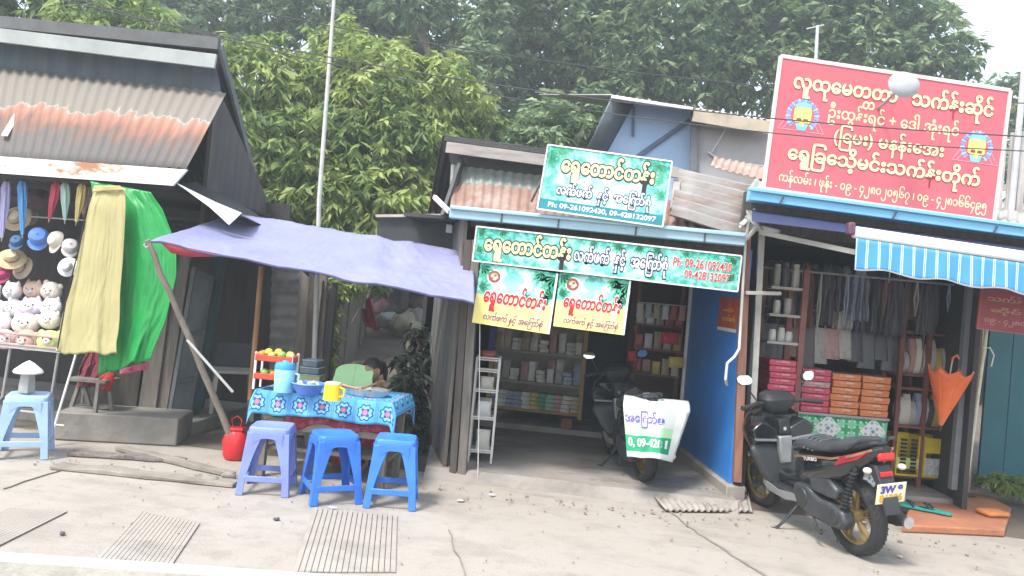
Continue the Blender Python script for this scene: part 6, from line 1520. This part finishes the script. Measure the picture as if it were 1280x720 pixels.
    m = MB(); m.prism([(.02, .40), (.30, .40), (.33, .50), (.10, .54), (.0, .48)], .10, axis='Y', o=.11); P('air_box', m, engine, bevel=.02)
    m = MB(); m.box((.36, 0, .35), (.30, .18, .18)); P('engine', m, engine, bevel=.03)
    m = MB(); m.lathe([(.0, -.32), (.035, -.31), (.055, -.24), (.058, .10), (.045, .18), (.030, .20), (.028, .17), (0, .165)], (.02, -.17, .31), 'X', 20); m.v = [Vector((v.x, v.y, v.z)) for v in m.v]; P('exhaust', m, satin)
    m = MB(); m.lathe([(0, .0), (.042, .0), (.034, .03), (0, .03)], (-.325, -.17, .31), 'X', 18); P('exhaust_tip', m, chrome)
    m = MB(); m.tube([(.50, .13, .24), (.56, .22, .10), (.60, .275, .03), (.66, .30, .02)], [.013, .012, .012, .010], 8); P('side_stand', m, engine)
    m = MB(); m.tube([(.30, .15, .22), (.18, .20, .15), (.13, .20, .13)], .011, 8); P('foot_peg', m, satin)
    if writing:
        m = MB(); lettering(m, 'TURBO', 0, 0, .17, .026, 0, .02)
        f = Matrix.Translation((.36, .176, .625)) @ Matrix.Rotation(R(-7), 4, 'X') @ Matrix.Rotation(R(0), 4, 'Z') @ Matrix(((-1, 0, 0, 0), (0, 0, 1, 0), (0, 1, 0, 0), (0, 0, 0, 1))) @ Matrix.Rotation(R(10), 4, 'Z')
        m.v = [f @ v for v in m.v]; P('lettering', m, ink_white, smooth=0)
    return t
rear = G(1084, 699); front = G(954, 633)
hd_ = math.atan2(front.y - rear.y, front.x - rear.x)
SC1 = make_scooter('black scooter with gold wheels parked on the pavement before the red boxes', T(rear.x - .0 + .10 * math.cos(hd_), rear.y + .10 * math.sin(hd_), .0, hd_, R(-7), 0, .94))
p2 = G(815, 609, .09)
sc2 = dup(SC1, T(p2.x - .05, p2.y + .20, .09, R(104), R(-6), 0, .86), 'dark scooter parked inside the middle shop with a printed banner over its tail')
for c in list(sc2.children):
    if c.name.split('.')[0] in ('number_plate', 'side_line', 'tail_panel', 'lettering'):
        for g in list(c.children): bpy.data.objects.remove(g)
        bpy.data.objects.remove(c)
F2 = ROOT[sc2.name]
# banner thrown over the tail of the second scooter
m, N, p_, tc, sp = newmat('draped banner print', .5)
m.node_tree.links.new(tc.outputs['UV'], sp.inputs[0])
v_ = sp.outputs[1]
c = N.mix(N.op('LESS_THAN', v_, .62), (.62, .66, .64), (.40, .66, .40)); c = N.mix(N.op('LESS_THAN', v_, .43), c, (.01, .30, .14)); c = N.mix(N.op('LESS_THAN', v_, .11), c, (.72, .74, .73)); c = N.mix(N.op('GREATER_THAN', sp.outputs[0], .90), c, (.72, .74, .73))
m.node_tree.links.new(c, p_.inputs['Base Color']); dm = m
BT = [W(779, 507, 6.16), W(842, 514, 6.22)]; BB = [W(784, 571, 6.05), W(836, 574, 6.07)]
def drape(u, v):
    if v > .78:          # over the seat
        k = (v - .78) / .22; p = drape(u, .78); return p + Vector((.02 * k, .34 * k, .035 * math.sin(k * 2.2) + .02))
    a = BB[0].lerp(BB[1], u).lerp(BT[0].lerp(BT[1], u), v / .78)
    s_ = max(0, u - .78) / .22
    return a + Vector((.13 * s_ * (.4 + v), .18 * s_ + .012 * math.sin(u * 14 + v * 3) + .008 * mnoise.noise(Vector((u * 5, v * 5, 2))), -.02 * s_ * (1 - v) * 3))
m = MB(); m.grid(drape, 40, 36)
o = solo('draped_banner', m, dm, 'white and green printed banner draped over the tail of the dark scooter', 'banner', solid=.004, fix=False)
uv = o.data.uv_layers.new(name='UVMap')
for l in o.data.loops: i = l.vertex_index; uv.data[l.index].uv = ((i % 41) / 40, (i // 41) / 36 / .78)
def on_drape(s, u0, u1, v0, v1, mats, b, ol):
    k = MB(); lettering(k, s, 0, 0, 1, 1, 0, b, ol)
    k.v = [drape(u0 + (u1 - u0) * v.x, (v0 + (v1 - v0) * v.y) * .78) + Vector((0, -.004 - v.z * 1.5, 0)) for v in k.v]
    part('lettering', k, mats, o, smooth=0, fix=False)
on_drape(FRY[:6] + '\u1005', .02, .80, .60, .94, [M('ink violet', (.16, .12, .42), .5), sign_white], .03, .07)
on_drape('0, 09-4281', .06, .86, .20, .38, [ink_white], .03, None)
# ---------------------------------------------------------------- right shop front
aw_blue = None
m, N, p_, tc, sp = newmat('striped awning cloth', .7)
m.node_tree.links.new(tc.outputs['UV'], sp.inputs[0])
fr_ = N.op('FRACT', N.op('MULTIPLY', sp.outputs[0], 26.0)); e_ = N.op('ABSOLUTE', N.op('SUBTRACT', fr_, .5))
c = N.mix(N.op('GREATER_THAN', e_, .40), (.06, .28, .66), (.74, .78, .80)); c = N.mix(N.op('GREATER_THAN', e_, .455), c, (.10, .34, .70)); c = N.mix(N.op('LESS_THAN', sp.outputs[1], .05), c, (.70, .72, .74))
m.node_tree.links.new(c, p_.inputs['Base Color']); awm = m
A0 = Q(1066, 290, -.72); A1 = Q(1440, 345, -.72)
t = thing('striped_awning', 'blue and white striped awning with a scalloped edge below the sky blue gutter', 'awning', (A0 + A1) / 2)
m = MB(); m.bar(A0, A1, .07, .085); part('roller', m, M('awning white', (.80, .80, .78), .4, var=.03), t, bevel=.02)
D0 = Q(1069, 298, -.73); dz0 = (D0.z - Q(1070, 334, -.73).z)
D1 = Q(1440, 354, -.73)
def val(u, v):
    p = D0.lerp(D1, u); hh = dz0 * (1.0 + .06 * math.sin(u * 2 * math.pi * 5.2 + 1.3)) + .012
    return p + Vector((0, -.02 + .012 * math.sin(u * 60) * v - .02 * v, -(hh) * v))
m = MB(); m.grid(val, 120, 8); o = part('valance', m, awm, t, solid=.003, fix=False)
uv = o.data.uv_layers.new(name='UVMap')
for l in o.data.loops: i = l.vertex_index; uv.data[l.index].uv = ((i % 121) / 120, 1 - (i // 121) / 8)
B0 = Q(940, 262, -.16); B1 = Q(1440, 330, -.16)
m = MB(); m.grid(lambda u, v: (B0.lerp(B1, u)).lerp(Q(940, 284, -.68).lerp(A1, u) + Vector((0, 0, .045)), v) + Vector((0, 0, -.03 * math.sin(math.pi * v))), 20, 8); part('canopy_sheet', m, M('awning navy', (.03, .04, .11), .7, (.02, .03, .08), 3), t, solid=.004)
m = MB(); m.bar(Q(950, 290, -.1), Q(1072, 316, -.66), .045, .04); part('arm', m, M('arm grey', (.50, .49, .46), .5), t, bevel=.006)
m = MB(); m.bar(Q(938, 283, -.08), Q(975, 291, -.2), .06, .05); part('arm_joint', m, M('arm grey', (.5, .49, .46)), t, bevel=.01)
m = MB(); m.box(Q(1063, 286, -.72), (.05, .08, .09)); part('end_cap', m, M('cap plum', (.12, .05, .08), .5), t, bevel=.01)
# conduit and rag at the gutter corner
m = MB(); m.tube([Q(943, 262, -.10), Q(936, 275, -.16), Q(932, 300, -.12), Q(926, 400, -.12), Q(924, 436, -.12), Q(918, 446, -.12), Q(909, 454, -.12), Q(907, 474, -.11), Q(908, 479, -.02), Q(909, 481, .06)], .011, 8); solo('conduit_pipe', m, M('white pvc', (.72, .72, .70), .4, var=.04), 'bent white plastic conduit running down the rust painted post', 'pipe')
m = MB(); c = Q(938, 275, -.14); rr_ = random.Random(4)
for k in range(5):
    a = c + Vector((rr_.uniform(-.06, .06), rr_.uniform(-.03, .03), rr_.uniform(-.03, .08)))
    m.tube([a, a + Vector((rr_.uniform(-.05, .08), -.02, rr_.uniform(-.06, .02))), a + Vector((rr_.uniform(-.09, .12), -.01, rr_.uniform(-.16, -.06)))], [.022, .028, .010], 7)
m.v = [v + Vector((mnoise.noise(v * 14), mnoise.noise(v * 13), mnoise.noise(v * 15))) * .025 for v in m.v]
solo('cable_bundle', m, M('grey rag', (.55, .54, .52), .85, (.34, .33, .31), 9), 'pale knotted bundle of rag and cable at the corner between the two gutters', 'bundle')
# grey dish before the sign
c = Q(1131, 105, -.5)
fr = T(c.x, c.y, c.z, .1, R(84), .0)
t = thing('satellite_dish', 'small round grey dish held in front of the top edge of the red signboard', 'dish', fr)
m = MB(); m.lathe([(0, .03), (.06, .026), (.105, .010), (.122, -.012), (.118, -.014), (.10, .004), (.06, .018), (0, .022)], n=30); m.v = [Vector((v.x * 1.0, v.y * .85, v.z)) for v in m.v]; part('dish', m, M('dish grey', (.42, .43, .45), .5, var=.05), t, world=False)
m = MB(); m.tube([(0, .0, -.0), (-.02, -.05, -.25), (-.02, -.06, -.40)], .012, 8); part('arm', m, grey_metal, t, world=False)
# counter with patterned cloth
cm2, N, p_, tc, sp = newmat('green tile print', .45)
cm2.node_tree.links.new(tc.outputs['UV'], sp.inputs[0])
def rep_(o, per, off=0.): return N.op('ABSOLUTE', N.op('SUBTRACT', N.op('FRACT', N.op('ADD', N.op('MULTIPLY', o, 1 / per), off)), .5))
X_, Z_ = sp.outputs[0], sp.outputs[1]
cu = rep_(X_, .42, .15); cv_ = rep_(Z_, .42, .5); dia = N.op('ADD', cu, cv_); small = N.op('ADD', rep_(X_, .0525), rep_(Z_, .0525)); mid = N.op('ADD', rep_(X_, .105), rep_(Z_, .105))
c = N.mix(N.op('LESS_THAN', mid, .5), (.02, .33, .13), (.20, .54, .34)); c = N.mix(N.op('LESS_THAN', N.op('ABSOLUTE', N.op('SUBTRACT', cu, cv_)), .06), c, (.01, .24, .09)); c = N.mix(N.op('LESS_THAN', small, .22), c, (.60, .74, .66))
c = N.mix(N.op('LESS_THAN', dia, .30), c, (.66, .68, .68)); c = N.mix(N.op('MULTIPLY', N.op('LESS_THAN', dia, .26), N.op('LESS_THAN', small, .34)), c, (.30, .36, .40)); c = N.mix(N.op('LESS_THAN', dia, .09), c, (.60, .64, .66)); c = N.mix(N.op('LESS_THAN', dia, .05), c, (.18, .22, .30))
cm2.node_tree.links.new(c, p_.inputs['Base Color'])
DC = .62                                    # how far in the counter front stands
C0 = Q(960, 514, DC); C1 = Q(1111, 521, DC); ztc = (C0.z + C1.z) / 2 - .0
L0 = Vector((C0.x, C0.y, .10)); L1 = Vector((C1.x, C1.y, .10)); cd_ = (L1 - L0).normalized(); cn = Vector((-cd_.y, cd_.x, 0)); cw = (L1 - L0).length
CF = Matrix((cd_, cn, Vector((0, 0, 1)))).transposed().to_4x4(); CF.translation = L0
chh = ztc - .10
t = thing('shop_counter', 'shop counter faced with green and white patterned sheet under the red and orange boxes', 'counter', CF)
m = MB(); m.box((cw / 2, .24, chh / 2 - .01), (cw, .44, chh - .02)); part('body', m, wood_dark, t, world=False)
m = MB(); m.box((cw / 2, .235, chh - .01), (cw + .02, .47, .022)); part('countertop', m, M('counter grey', (.34, .33, .32), .5), t, world=False)
m = MB(); m.grid(lambda u, v: Vector((u * cw, .006 * math.sin(u * 20) * (1 - v) + .012, v * (chh - .024))), 30, 10); o = part('front_sheet', m, cm2, t, world=False, solid=.004, fix=False)
uv = o.data.uv_layers.new(name='UVMap')
for l in o.data.loops: q = o.data.vertices[l.vertex_index].co; uv.data[l.index].uv = (q.x, q.z - (chh - .13))
PC.update({'crimson': (.50, .03, .09), 'pinkred': (.58, .07, .13), 'orange': (.62, .20, .07)})
def bx_stack(x0, n, c, wd, hh, nm, odd=None, z0=None, frame=CF, y=.16, place='the patterned counter'):
    for k in range(n):
        cc = c if not odd or k != odd[0] else odd[1]
        lv = 'topmost' if k == n - 1 else ('lowest' if k == 0 else ORD[k] + ' from bottom')
        fr = frame @ T(x0 + wd / 2 + rnd.uniform(-.006, .006), y + rnd.uniform(-.008, .008), (chh + .003 if z0 is None else z0) + k * (hh + .0015), rnd.uniform(-.03, .03))
        t = thing('carton', '%s flat %s box, %s in the %s on %s' % ('pale' if cc == 'rose' else 'shiny', 'orange' if cc == 'orange' else 'red' if cc != 'rose' else 'pink', lv, nm, place), 'box', fr, 'flat boxes stacked in the right shop')
        m = MB(); m.box((0, 0, hh / 2 - .002), (wd - .010, .28, hh - .008)); part('tray', m, PM(cc), t, world=False, bevel=.003)
        m = MB(); m.box((0, 0, hh * .68), (wd - .004, .285, hh * .60)); lid_ = part('lid', m, PM(cc), t, world=False, bevel=.004)
        m = MB(); m.box((0, -.1432, hh * .66), (wd * .5, .002, hh * .28)); part('sticker', m, M('sticker ' + cc, tuple(min(.85, q * .6 + .32) for q in PC[cc]), .5, PC[cc], 30), lid_, world=False)
SW = cw / 4.02
for i, (c, n, odd, nm) in enumerate((('crimson', 7, None, 'first stack'), ('pinkred', 7, (4, 'rose'), 'second stack'), ('orange', 6, None, 'third stack'), ('orange', 6, None, 'rightmost stack'))):
    bx_stack(.02 + i * SW, n, c, SW - .01, (.385 if i < 2 else .365) / n, nm, odd)
# shelf stand at the left of the opening
LS = Q(956, 560, .35); lsf = T(LS.x, LS.y, .10, RA)
t = thing('shelf_stand', 'red brown shelf stand at the left side of the right shop opening', 'shelf', lsf)
for x, y in ((.24, 0), (.24, .3), (-.02, .3)):
    m = MB(); m.box((x, y, .97), (.05, .04, 1.9)); part('post', m, wood_red, t, world=False)
shl = (.62, 1.26, 1.50, 1.74)
for z in shl:
    m = MB(); m.box((.10, .14, z), (.32, .30, .022)); part('shelf', m, M('shelf pale', (.42, .39, .36), .7), t, world=False)
bx_stack(-.03, 9, 'pinkred', .24, .052, 'stack', None, .635, lsf, .10, 'the red brown shelf stand')
m = MB(); m.bar(Q(930, 366, -.05), Q(974, 367, -.05), .10, .03); solo('ledge_board', m, M('shelf pale', (.42, .39, .36)), 'short pale board fixed across the rust painted post', 'board', bevel=.003)
for k, (x, z, h_, c, l) in enumerate(((.02, 1.273, .10, 'white', 'left white cup on the second shelf of the red brown stand'), (.10, 1.273, .12, 'pale', 'middle pale cup on the second shelf of the red brown stand'), (.17, 1.273, .09, 'white', 'right white cup on the second shelf of the red brown stand'), (.04, 1.513, .12, 'pale', 'pale cup on the third shelf of the red brown stand'), (.14, 1.513, .14, 'grey', 'grey cup on the third shelf of the red brown stand'), (.02, 1.753, .20, 'grey', 'tall grey cup at the left of the top shelf of the red brown stand'), (.10, 1.753, .22, 'dark', 'tall dark cup in the middle of the top shelf of the red brown stand'), (.19, 1.753, .21, 'pale', 'tall pale cup at the right of the top shelf of the red brown stand'))):
    packet('cup', l, 'cup', (x, .10, z), (.065, .065, h_), PM(c), 'cups on the red brown stand', frame=lsf, kind='jar')
# shelf unit at the right
RS = Q(1186, 606, .85); rsf = T(RS.x, RS.y, .10, RA)
usw = .56
t = thing('shelf_unit', 'tall red brown shelf unit at the right side of the right shop opening', 'shelf', rsf)
for x in (-usw, -.30, 0):
    for y in (0, .28):
        m = MB(); m.box((x, y, .92), (.04, .035, 1.84)); part('post', m, wood_red, t, world=False)
ush = (.09, .56, .92, 1.05, 1.45)
for z in ush:
    m = MB(); m.box((-usw / 2, .14, z), (usw, .28, .025)); part('shelf', m, wood_red, t, world=False)
for k in range(2):
    fr = rsf @ T(-.44 + .27 * k, .06, .105)
    tt = thing('plastic_crate', ('yellow crate of dark bottles at the left of the lowest shelf', 'yellow and white crate at the right of the lowest shelf')[k], 'crate', fr, 'crates on the tall shelf unit')
    m = MB(); m.box((0, .10, .19), (.22, .02, .38)); m.box((-.105, 0, .19), (.012, .2, .38)); m.box((.105, 0, .19), (.012, .2, .38)); m.box((0, 0, .008), (.2, .2, .016)); part('body', m, M('crate yellow', (.62, .48, .03), .5), tt, world=False)
    m = MB(); m.box((0, -.10, .30 if k else .12), (.215, .008, .14 if k else .10)); part('front_panel', m, M('crate label', (.55, .58, .20), .5) if not k else M('crate yellow', (.62, .48, .03)), tt, world=False)
    if k:
        m = MB(); m.box((0, -.095, .10), (.20, .02, .16)); part('white_panel', m, M('pale net', (.62, .64, .62), .7, (.40, .42, .42), 30), tt, world=False)
    else:
        for q in range(2):
            m = MB()
            for r_ in range(9): m.box((-.05 + .10 * q, -.108, .05 + r_ * .036), (.05, .02, .022))
            part('rack_strip', m, black_m, tt, world=False)
for i in range(9):
    c = ('white', 'pale', 'grey', 'blue', 'white', 'dark', 'yellow', 'pale', 'grey')[i]
    packet('robe_packet', '%s packet, %s from left on the middle shelf of the tall shelf unit' % (c, ORD[i]), 'packet', (-usw + .06 + i * .056, .06, .575), (.05, .12, rnd.uniform(.22, .31)), PM(c), 'packets on the tall shelf unit', rnd.uniform(-.15, .15), frame=rsf)
for i in range(8):
    c = ('grey', 'rose', 'pale', 'grey', 'white', 'yellow', 'pale', 'white')[i]
    packet('robe_packet', '%s packet, %s from left on the upper shelf of the tall shelf unit' % (c, ORD[i]), 'packet', (-usw + .06 + i * .063, .06, 1.065), (.055, .12, rnd.uniform(.20, .34)), PM(c), 'packets on the tall shelf unit', rnd.uniform(-.15, .15), frame=rsf)
# hanging straps, bags and ladles under the ceiling
m = MB(); m.tube([rl(.18, .62, 2.02), rl(2.05, .62, 2.02)], .010, 6); m.tube([rl(.18, 1.0, 1.68), rl(2.05, 1.0, 1.68)], .010, 6)
solo('hanging_rail', m, grey_metal, 'two metal rails under the ceiling of the right shop, hung with straps and bags', 'rail')
SC = ['dark', 'dark', 'dark', 'brown', 'dark', 'dark', 'grey', 'dark', 'dark', 'blue']
for i in range(20):
    x = .24 + i * .092 + rnd.uniform(-.03, .03); c = SC[i % 10]
    a = rl(x, .62, 2.02); L = rnd.uniform(.24, .62)
    m = MB(); w_ = rnd.uniform(.006, .016)
    pts = [a + RU * (.5 * w_ * s) + Vector((0, 0, -L * q * .9)) for s, q in ((-1, .0), (-1.2, .5), (-.8, 1), (.8, 1), (1.2, .5), (1, 0))]
    m.tube([a, a + Vector((0, .01, -L * .5)) - RU * w_, a + Vector((0, 0, -L)), a + Vector((0, -.01, -L * .5)) + RU * w_, a], .008, 6)
    o = solo('strap', m, PM(c), '%s looped strap, %s from left on the front ceiling rail' % (c, ORD[i]), 'strap', 'straps on the front ceiling rail')
for i in range(15):
    x = .30 + i * .118; c = ['dark', 'dark', 'dark', 'dark', 'brown', 'dark', 'grey', 'rose', 'grey', 'dark'][i % 10]
    a = rl(x, 1.0, 1.68); hh = rnd.uniform(.26, .40); fr = T(a.x, a.y, a.z, RA + rnd.uniform(-.4, .4))
    tt = thing('shoulder_bag', '%s cloth bag, %s from left on the rear ceiling rail' % (c, ORD[i]), 'bag', fr, 'bags on the rear ceiling rail')
    m = MB(); secs = []
    for k in range(6):
        q = k / 5; secs.append([(xx * (.8 + .25 * q), yy, -.16 - hh * q) for xx, yy in rrect(0, 0, .085, .03 * (.5 + q) , .02, 3)])
    m.loft(secs); part('bag_body', m, PM(c), tt, world=False)
    m = MB(); m.tube([(-.06, 0, -.17), (-.03, 0, -.06), (0, 0, .0), (.03, 0, -.06), (.06, 0, -.17)], .006, 6); part('strap', m, PM(c), tt, world=False)
for i in range(17):
    x = .33 + i * .105 + rnd.uniform(-.03, .03); c = ['dark', 'dark', 'brown', 'dark', 'grey', 'dark', 'dark', 'blue', 'dark', 'dark'][(i * 3) % 10]
    a = rl(x, .80 + .05 * (i % 3), 2.12); hh = rnd.uniform(.38, .62); fr = T(a.x, a.y, a.z, RA + rnd.uniform(-.5, .5))
    m = MB(); sd = rnd.random() * 50
    m.X = fr; m.grid(lambda u, v: Vector(((u - .5) * (.05 + .12 * min(1, v * 3)) * (1 + .1 * math.sin(v * 9)), .03 * math.sin(u * 15 + sd) * v + .02 * mnoise.noise(Vector((u * 3, v * 3, sd))), -hh * v - .02 * mnoise.noise(Vector((u * 5, sd, 0))) * v)), 16, 10)
    o = solo('hanging_cloth', m, PM(c), '%s folded cloth, %s from left under the ceiling of the right shop' % (c, ORD[i]), 'cloth', 'folded cloths under the ceiling', solid=.006)
# orange umbrella hung point down
c = Q(1187, 470, .25)
fr = T(c.x, c.y, c.z, 0, 0, R(5))
t = thing('orange_umbrella', 'half folded orange umbrella hanging point down beside the tall shelf unit', 'umbrella', fr)
m = MB()
def um(u, v):
    a = 2 * math.pi * u; sc_ = abs(math.sin(a * 4))
    r = (.008 + .185 * v ** 1.05) * (1 - .10 * sc_ * v); z = -.44 + .50 * v - .045 * sc_ * v
    return Vector((r * math.cos(a), r * .75 * math.sin(a), z))
m.grid(um, 96, 12); part('canopy', m, M('orange nylon', (.72, .14, .03), .5, (.62, .10, .02), 4), t, world=False, solid=.002, fix=False)
for k in range(8):
    a = math.pi * k / 4; m = MB(); m.tube([um(k / 8, .02), um(k / 8, .5) , um(k / 8, 1.0) + Vector((0, 0, .015))], .004, 5); part('rib', m, M('rib orange', (.60, .22, .10), .5), t, world=False)
m = MB(); m.tube([(0, 0, -.47), (0, 0, .12)], .007, 8); part('shaft', m, grey_metal, t, world=False)
m = MB(); m.lathe([(0, -.50), (.008, -.48), (.009, -.42)], n=8); part('ferrule', m, black_m, t, world=False)
m = MB(); m.tube([(0, 0, .12), (0, 0, .16), (.03, 0, .19), (.05, 0, .16)], .010, 8); part('handle', m, M('handle orange', (.55, .16, .06), .5), t, world=False)
m = MB(); m.tube([Q(1240, 360, .30), Q(1207, 612, .30)], .016, 8); solo('bamboo_pole', m, M('bamboo cream', (.62, .58, .46), .6, (.50, .46, .36), 6), 'cream coloured bamboo pole leaning against the brown post by the teal wall', 'pole')
m = MB(); a = Q(1228, 434, .25); m.tube([a, a + Vector((.05, -.03, .0)), a + Vector((.09, -.02, -.06)), a + Vector((.085, 0, -.16))], .006, 6); solo('twine', m, white_metal, 'short white twine tied round the cream bamboo pole', 'cord')
# orange step with slippers
mat_o = M('orange step', (.42, .17, .085), .85, (.30, .12, .07), 5, .35, .7, .3, 30)
pts = [G(1128, 656, .06), G(1256, 662, .06), G(1264, 634, .06), G(1222, 612, .06), G(1145, 612, .06)]
m = MB(); k = len(pts); m.add(pts + [Vector((p.x, p.y, 0)) for p in pts], [tuple(range(k)), tuple(range(k, 2 * k))[::-1]] + [(i, (i + 1) % k, k + (i + 1) % k, k + i) for i in range(k)])
solo('doorstep_mat', m, mat_o, 'worn orange brown mat covered step in front of the tall shelf unit', 'step', bevel=.012)
m = MB(); m.box(G(1241, 641, .085), (.22, .16, .045), rz=.3); solo('cloth_pad', m, M('orange cloth', (.50, .19, .06), .9), 'folded orange cloth pad at the right corner of the orange step', 'cloth', bevel=.02)
def slipper(px, py, rz, c, sc_, label):
    g = G(px, py, .068); t = thing('slipper', label, 'slipper', T(g.x, g.y, .067, rz), 'slippers on the orange step')
    out = [(-.045 * (1 if abs(y) < .1 else .8), y) for y in (-.12, -.06, .02, .08)] + [(-.03, .125), (0, .135), (.03, .125)] + [(.048, .08), (.046, .02), (.038, -.06), (.034, -.12), (0, -.135)]
    m = MB(); m.prism(out, .02, axis='Z', o=.012); part('sole', m, M('sole ' + c, sc_, .8), t, world=False, bevel=.004)
    m = MB(); m.tube([(-.045, .02, .02), (-.03, .05, .05), (0, .08, .055), (.03, .05, .05), (.045, .02, .02)], .010, 6); part('strap', m, M('slipper strap', (.02, .03, .04), .6), t, world=False)
slipper(1146, 636, 1.1, 'teal', (.03, .30, .28), 'teal slipper with a dark strap nearest the scooter plate')
slipper(1168, 640, .9, 'teal', (.03, .30, .28), 'teal slipper with a dark strap lying right of its pair')
slipper(1180, 617, 1.5, 'dark', (.06, .05, .05), 'dark slipper at the back of the orange step, left of its pair')
slipper(1200, 618, 1.4, 'dark', (.06, .05, .05), 'dark slipper at the back of the orange step, right of its pair')
# rolled mat leaning by the rust painted post
q = G(926, 622); m = MB(); m.grid(lambda u, v: Vector((q.x + (u - .5) * .24, q.y + .10 + .02 * math.sin(u * 16), .005 + .34 * v + .02 * mnoise.noise(Vector((u * 4, v * 4, 1))))), 30, 12); solo('ragged_cloth', m, M('brown ragged cloth', (.34, .20, .14), .95, (.50, .40, .33), 16, .5, .6), 'ragged brown cloth against the foot of the rust painted post', 'cloth', solid=.012)
# corrugated ramp over the drain
a, b, c, d = G(806, 620), G(934, 626), G(940, 642), G(832, 641)
m = MB(); corr(m, Vector((d.x, d.y, .020)), Vector((c.x, c.y, .020)), Vector((a.x, a.y, .075)), Vector((b.x, b.y, .078)), 14, .009, 4, 8, rough=0); solo('drain_cover', m, M('ramp concrete', (.33, .31, .28), .9, (.22, .20, .18), 6), 'ribbed ramp sheet over the drain before the middle shop', 'ramp', solid=.012)
# overhead cables
for a, b, sag, r, l in ((( -10, -22, 6.6), (1310, 172, 6.9), .22, .005, 'lowest of the three overhead cables crossing the red signboard'), ((-10, -34, 6.9), (1310, 190, 7.0), .30, .0045, 'middle overhead cable crossing the red signboard'), ((-10, -60, 7.4), (1310, 130, 8.0), .28, .006, 'uppermost overhead cable crossing behind the red signboard')):
    A = W(a[0], a[1], a[2] - .9); B_ = W(b[0], b[1], b[2] - .9 if b[2] < 7.5 else b[2])
    m = MB(); m.tube([A.lerp(B_, k / 40) - Vector((0, 0, sag * 4 * (k / 40) * (1 - k / 40))) for k in range(41)], r, 6); solo('overhead_cable', m, M('cable black', (.05, .05, .055), .6), l, 'cable', 'overhead cables')
# litter
for k, (px, py, c, l) in enumerate(((615, 620, 'white', 'white scrap of paper near the thin hanging cord'), (575, 627, 'pale', 'pale flat stone on the paving before the middle shop'), (1125, 697, 'pale', 'tiny pale pebble right of the scooter rear wheel'), (345, 650, 'dark', 'dark scrap on the ribbed paving before the lavender stool'), (78, 668, 'dark', 'small dark scrap on the paving at the left'), (416, 636, 'white', 'white paper scrap under the bright blue stools'))):
    g = G(px, py); m = MB(); m.ball((g.x, g.y, .008), (.03 if k < 2 or k == 5 else .02, .018, .010), 8, 5); m.v = [v + Vector((mnoise.noise(v * 30), mnoise.noise(v * 31), 0)) * .012 for v in m.v]
    solo(('paper_scrap', 'flat_stone', 'pebble', 'paper_scrap', 'paper_scrap', 'paper_scrap')[k], m, PM(c), l, 'litter', 'bits of litter on the paving')

# grit and dead leaves along the shop fronts
m = MB(); rg = random.Random(21)
def grit(x, y, s_, k):
    if k: m.ball((x, y, s_ * .4 + .004), (s_, s_ * rg.uniform(.6, 1), s_ * .6), 6, 4, m=0)
    else:
        a = rg.uniform(0, 6.28); q = []
        for dx, dy, dz in ((-1, 0, .006), (0, .4, .012), (1, 0, .016), (0, -.4, .008)): q.append((x + s_ * 2.4 * (dx * math.cos(a) - dy * math.sin(a)), y + s_ * 2.4 * (dx * math.sin(a) + dy * math.cos(a)), dz))
        m.add(q, [(0, 1, 2), (0, 2, 3)], 1)
for _ in range(230):
    x = rg.uniform(-4.2, 3.6); e = abs(rg.gauss(0, .22)); y = 6.02 - e + (.1 if x > 1.3 else 0) - (.45 if x < -2.4 else 0)
    grit(x, y, rg.uniform(.004, .013), rg.random() < .72)
for _ in range(160): grit(rg.uniform(-3.5, 3.2), rg.uniform(4.2, 5.9), rg.uniform(.003, .008), rg.random() < .7)
solo('gravel', m, [M('grit', (.30, .27, .24), .9, (.20, .18, .16), 9), M('dead leaf', (.22, .14, .07), .8, (.14, .11, .05), 9)], None, None, kind='stuff', fix=False)
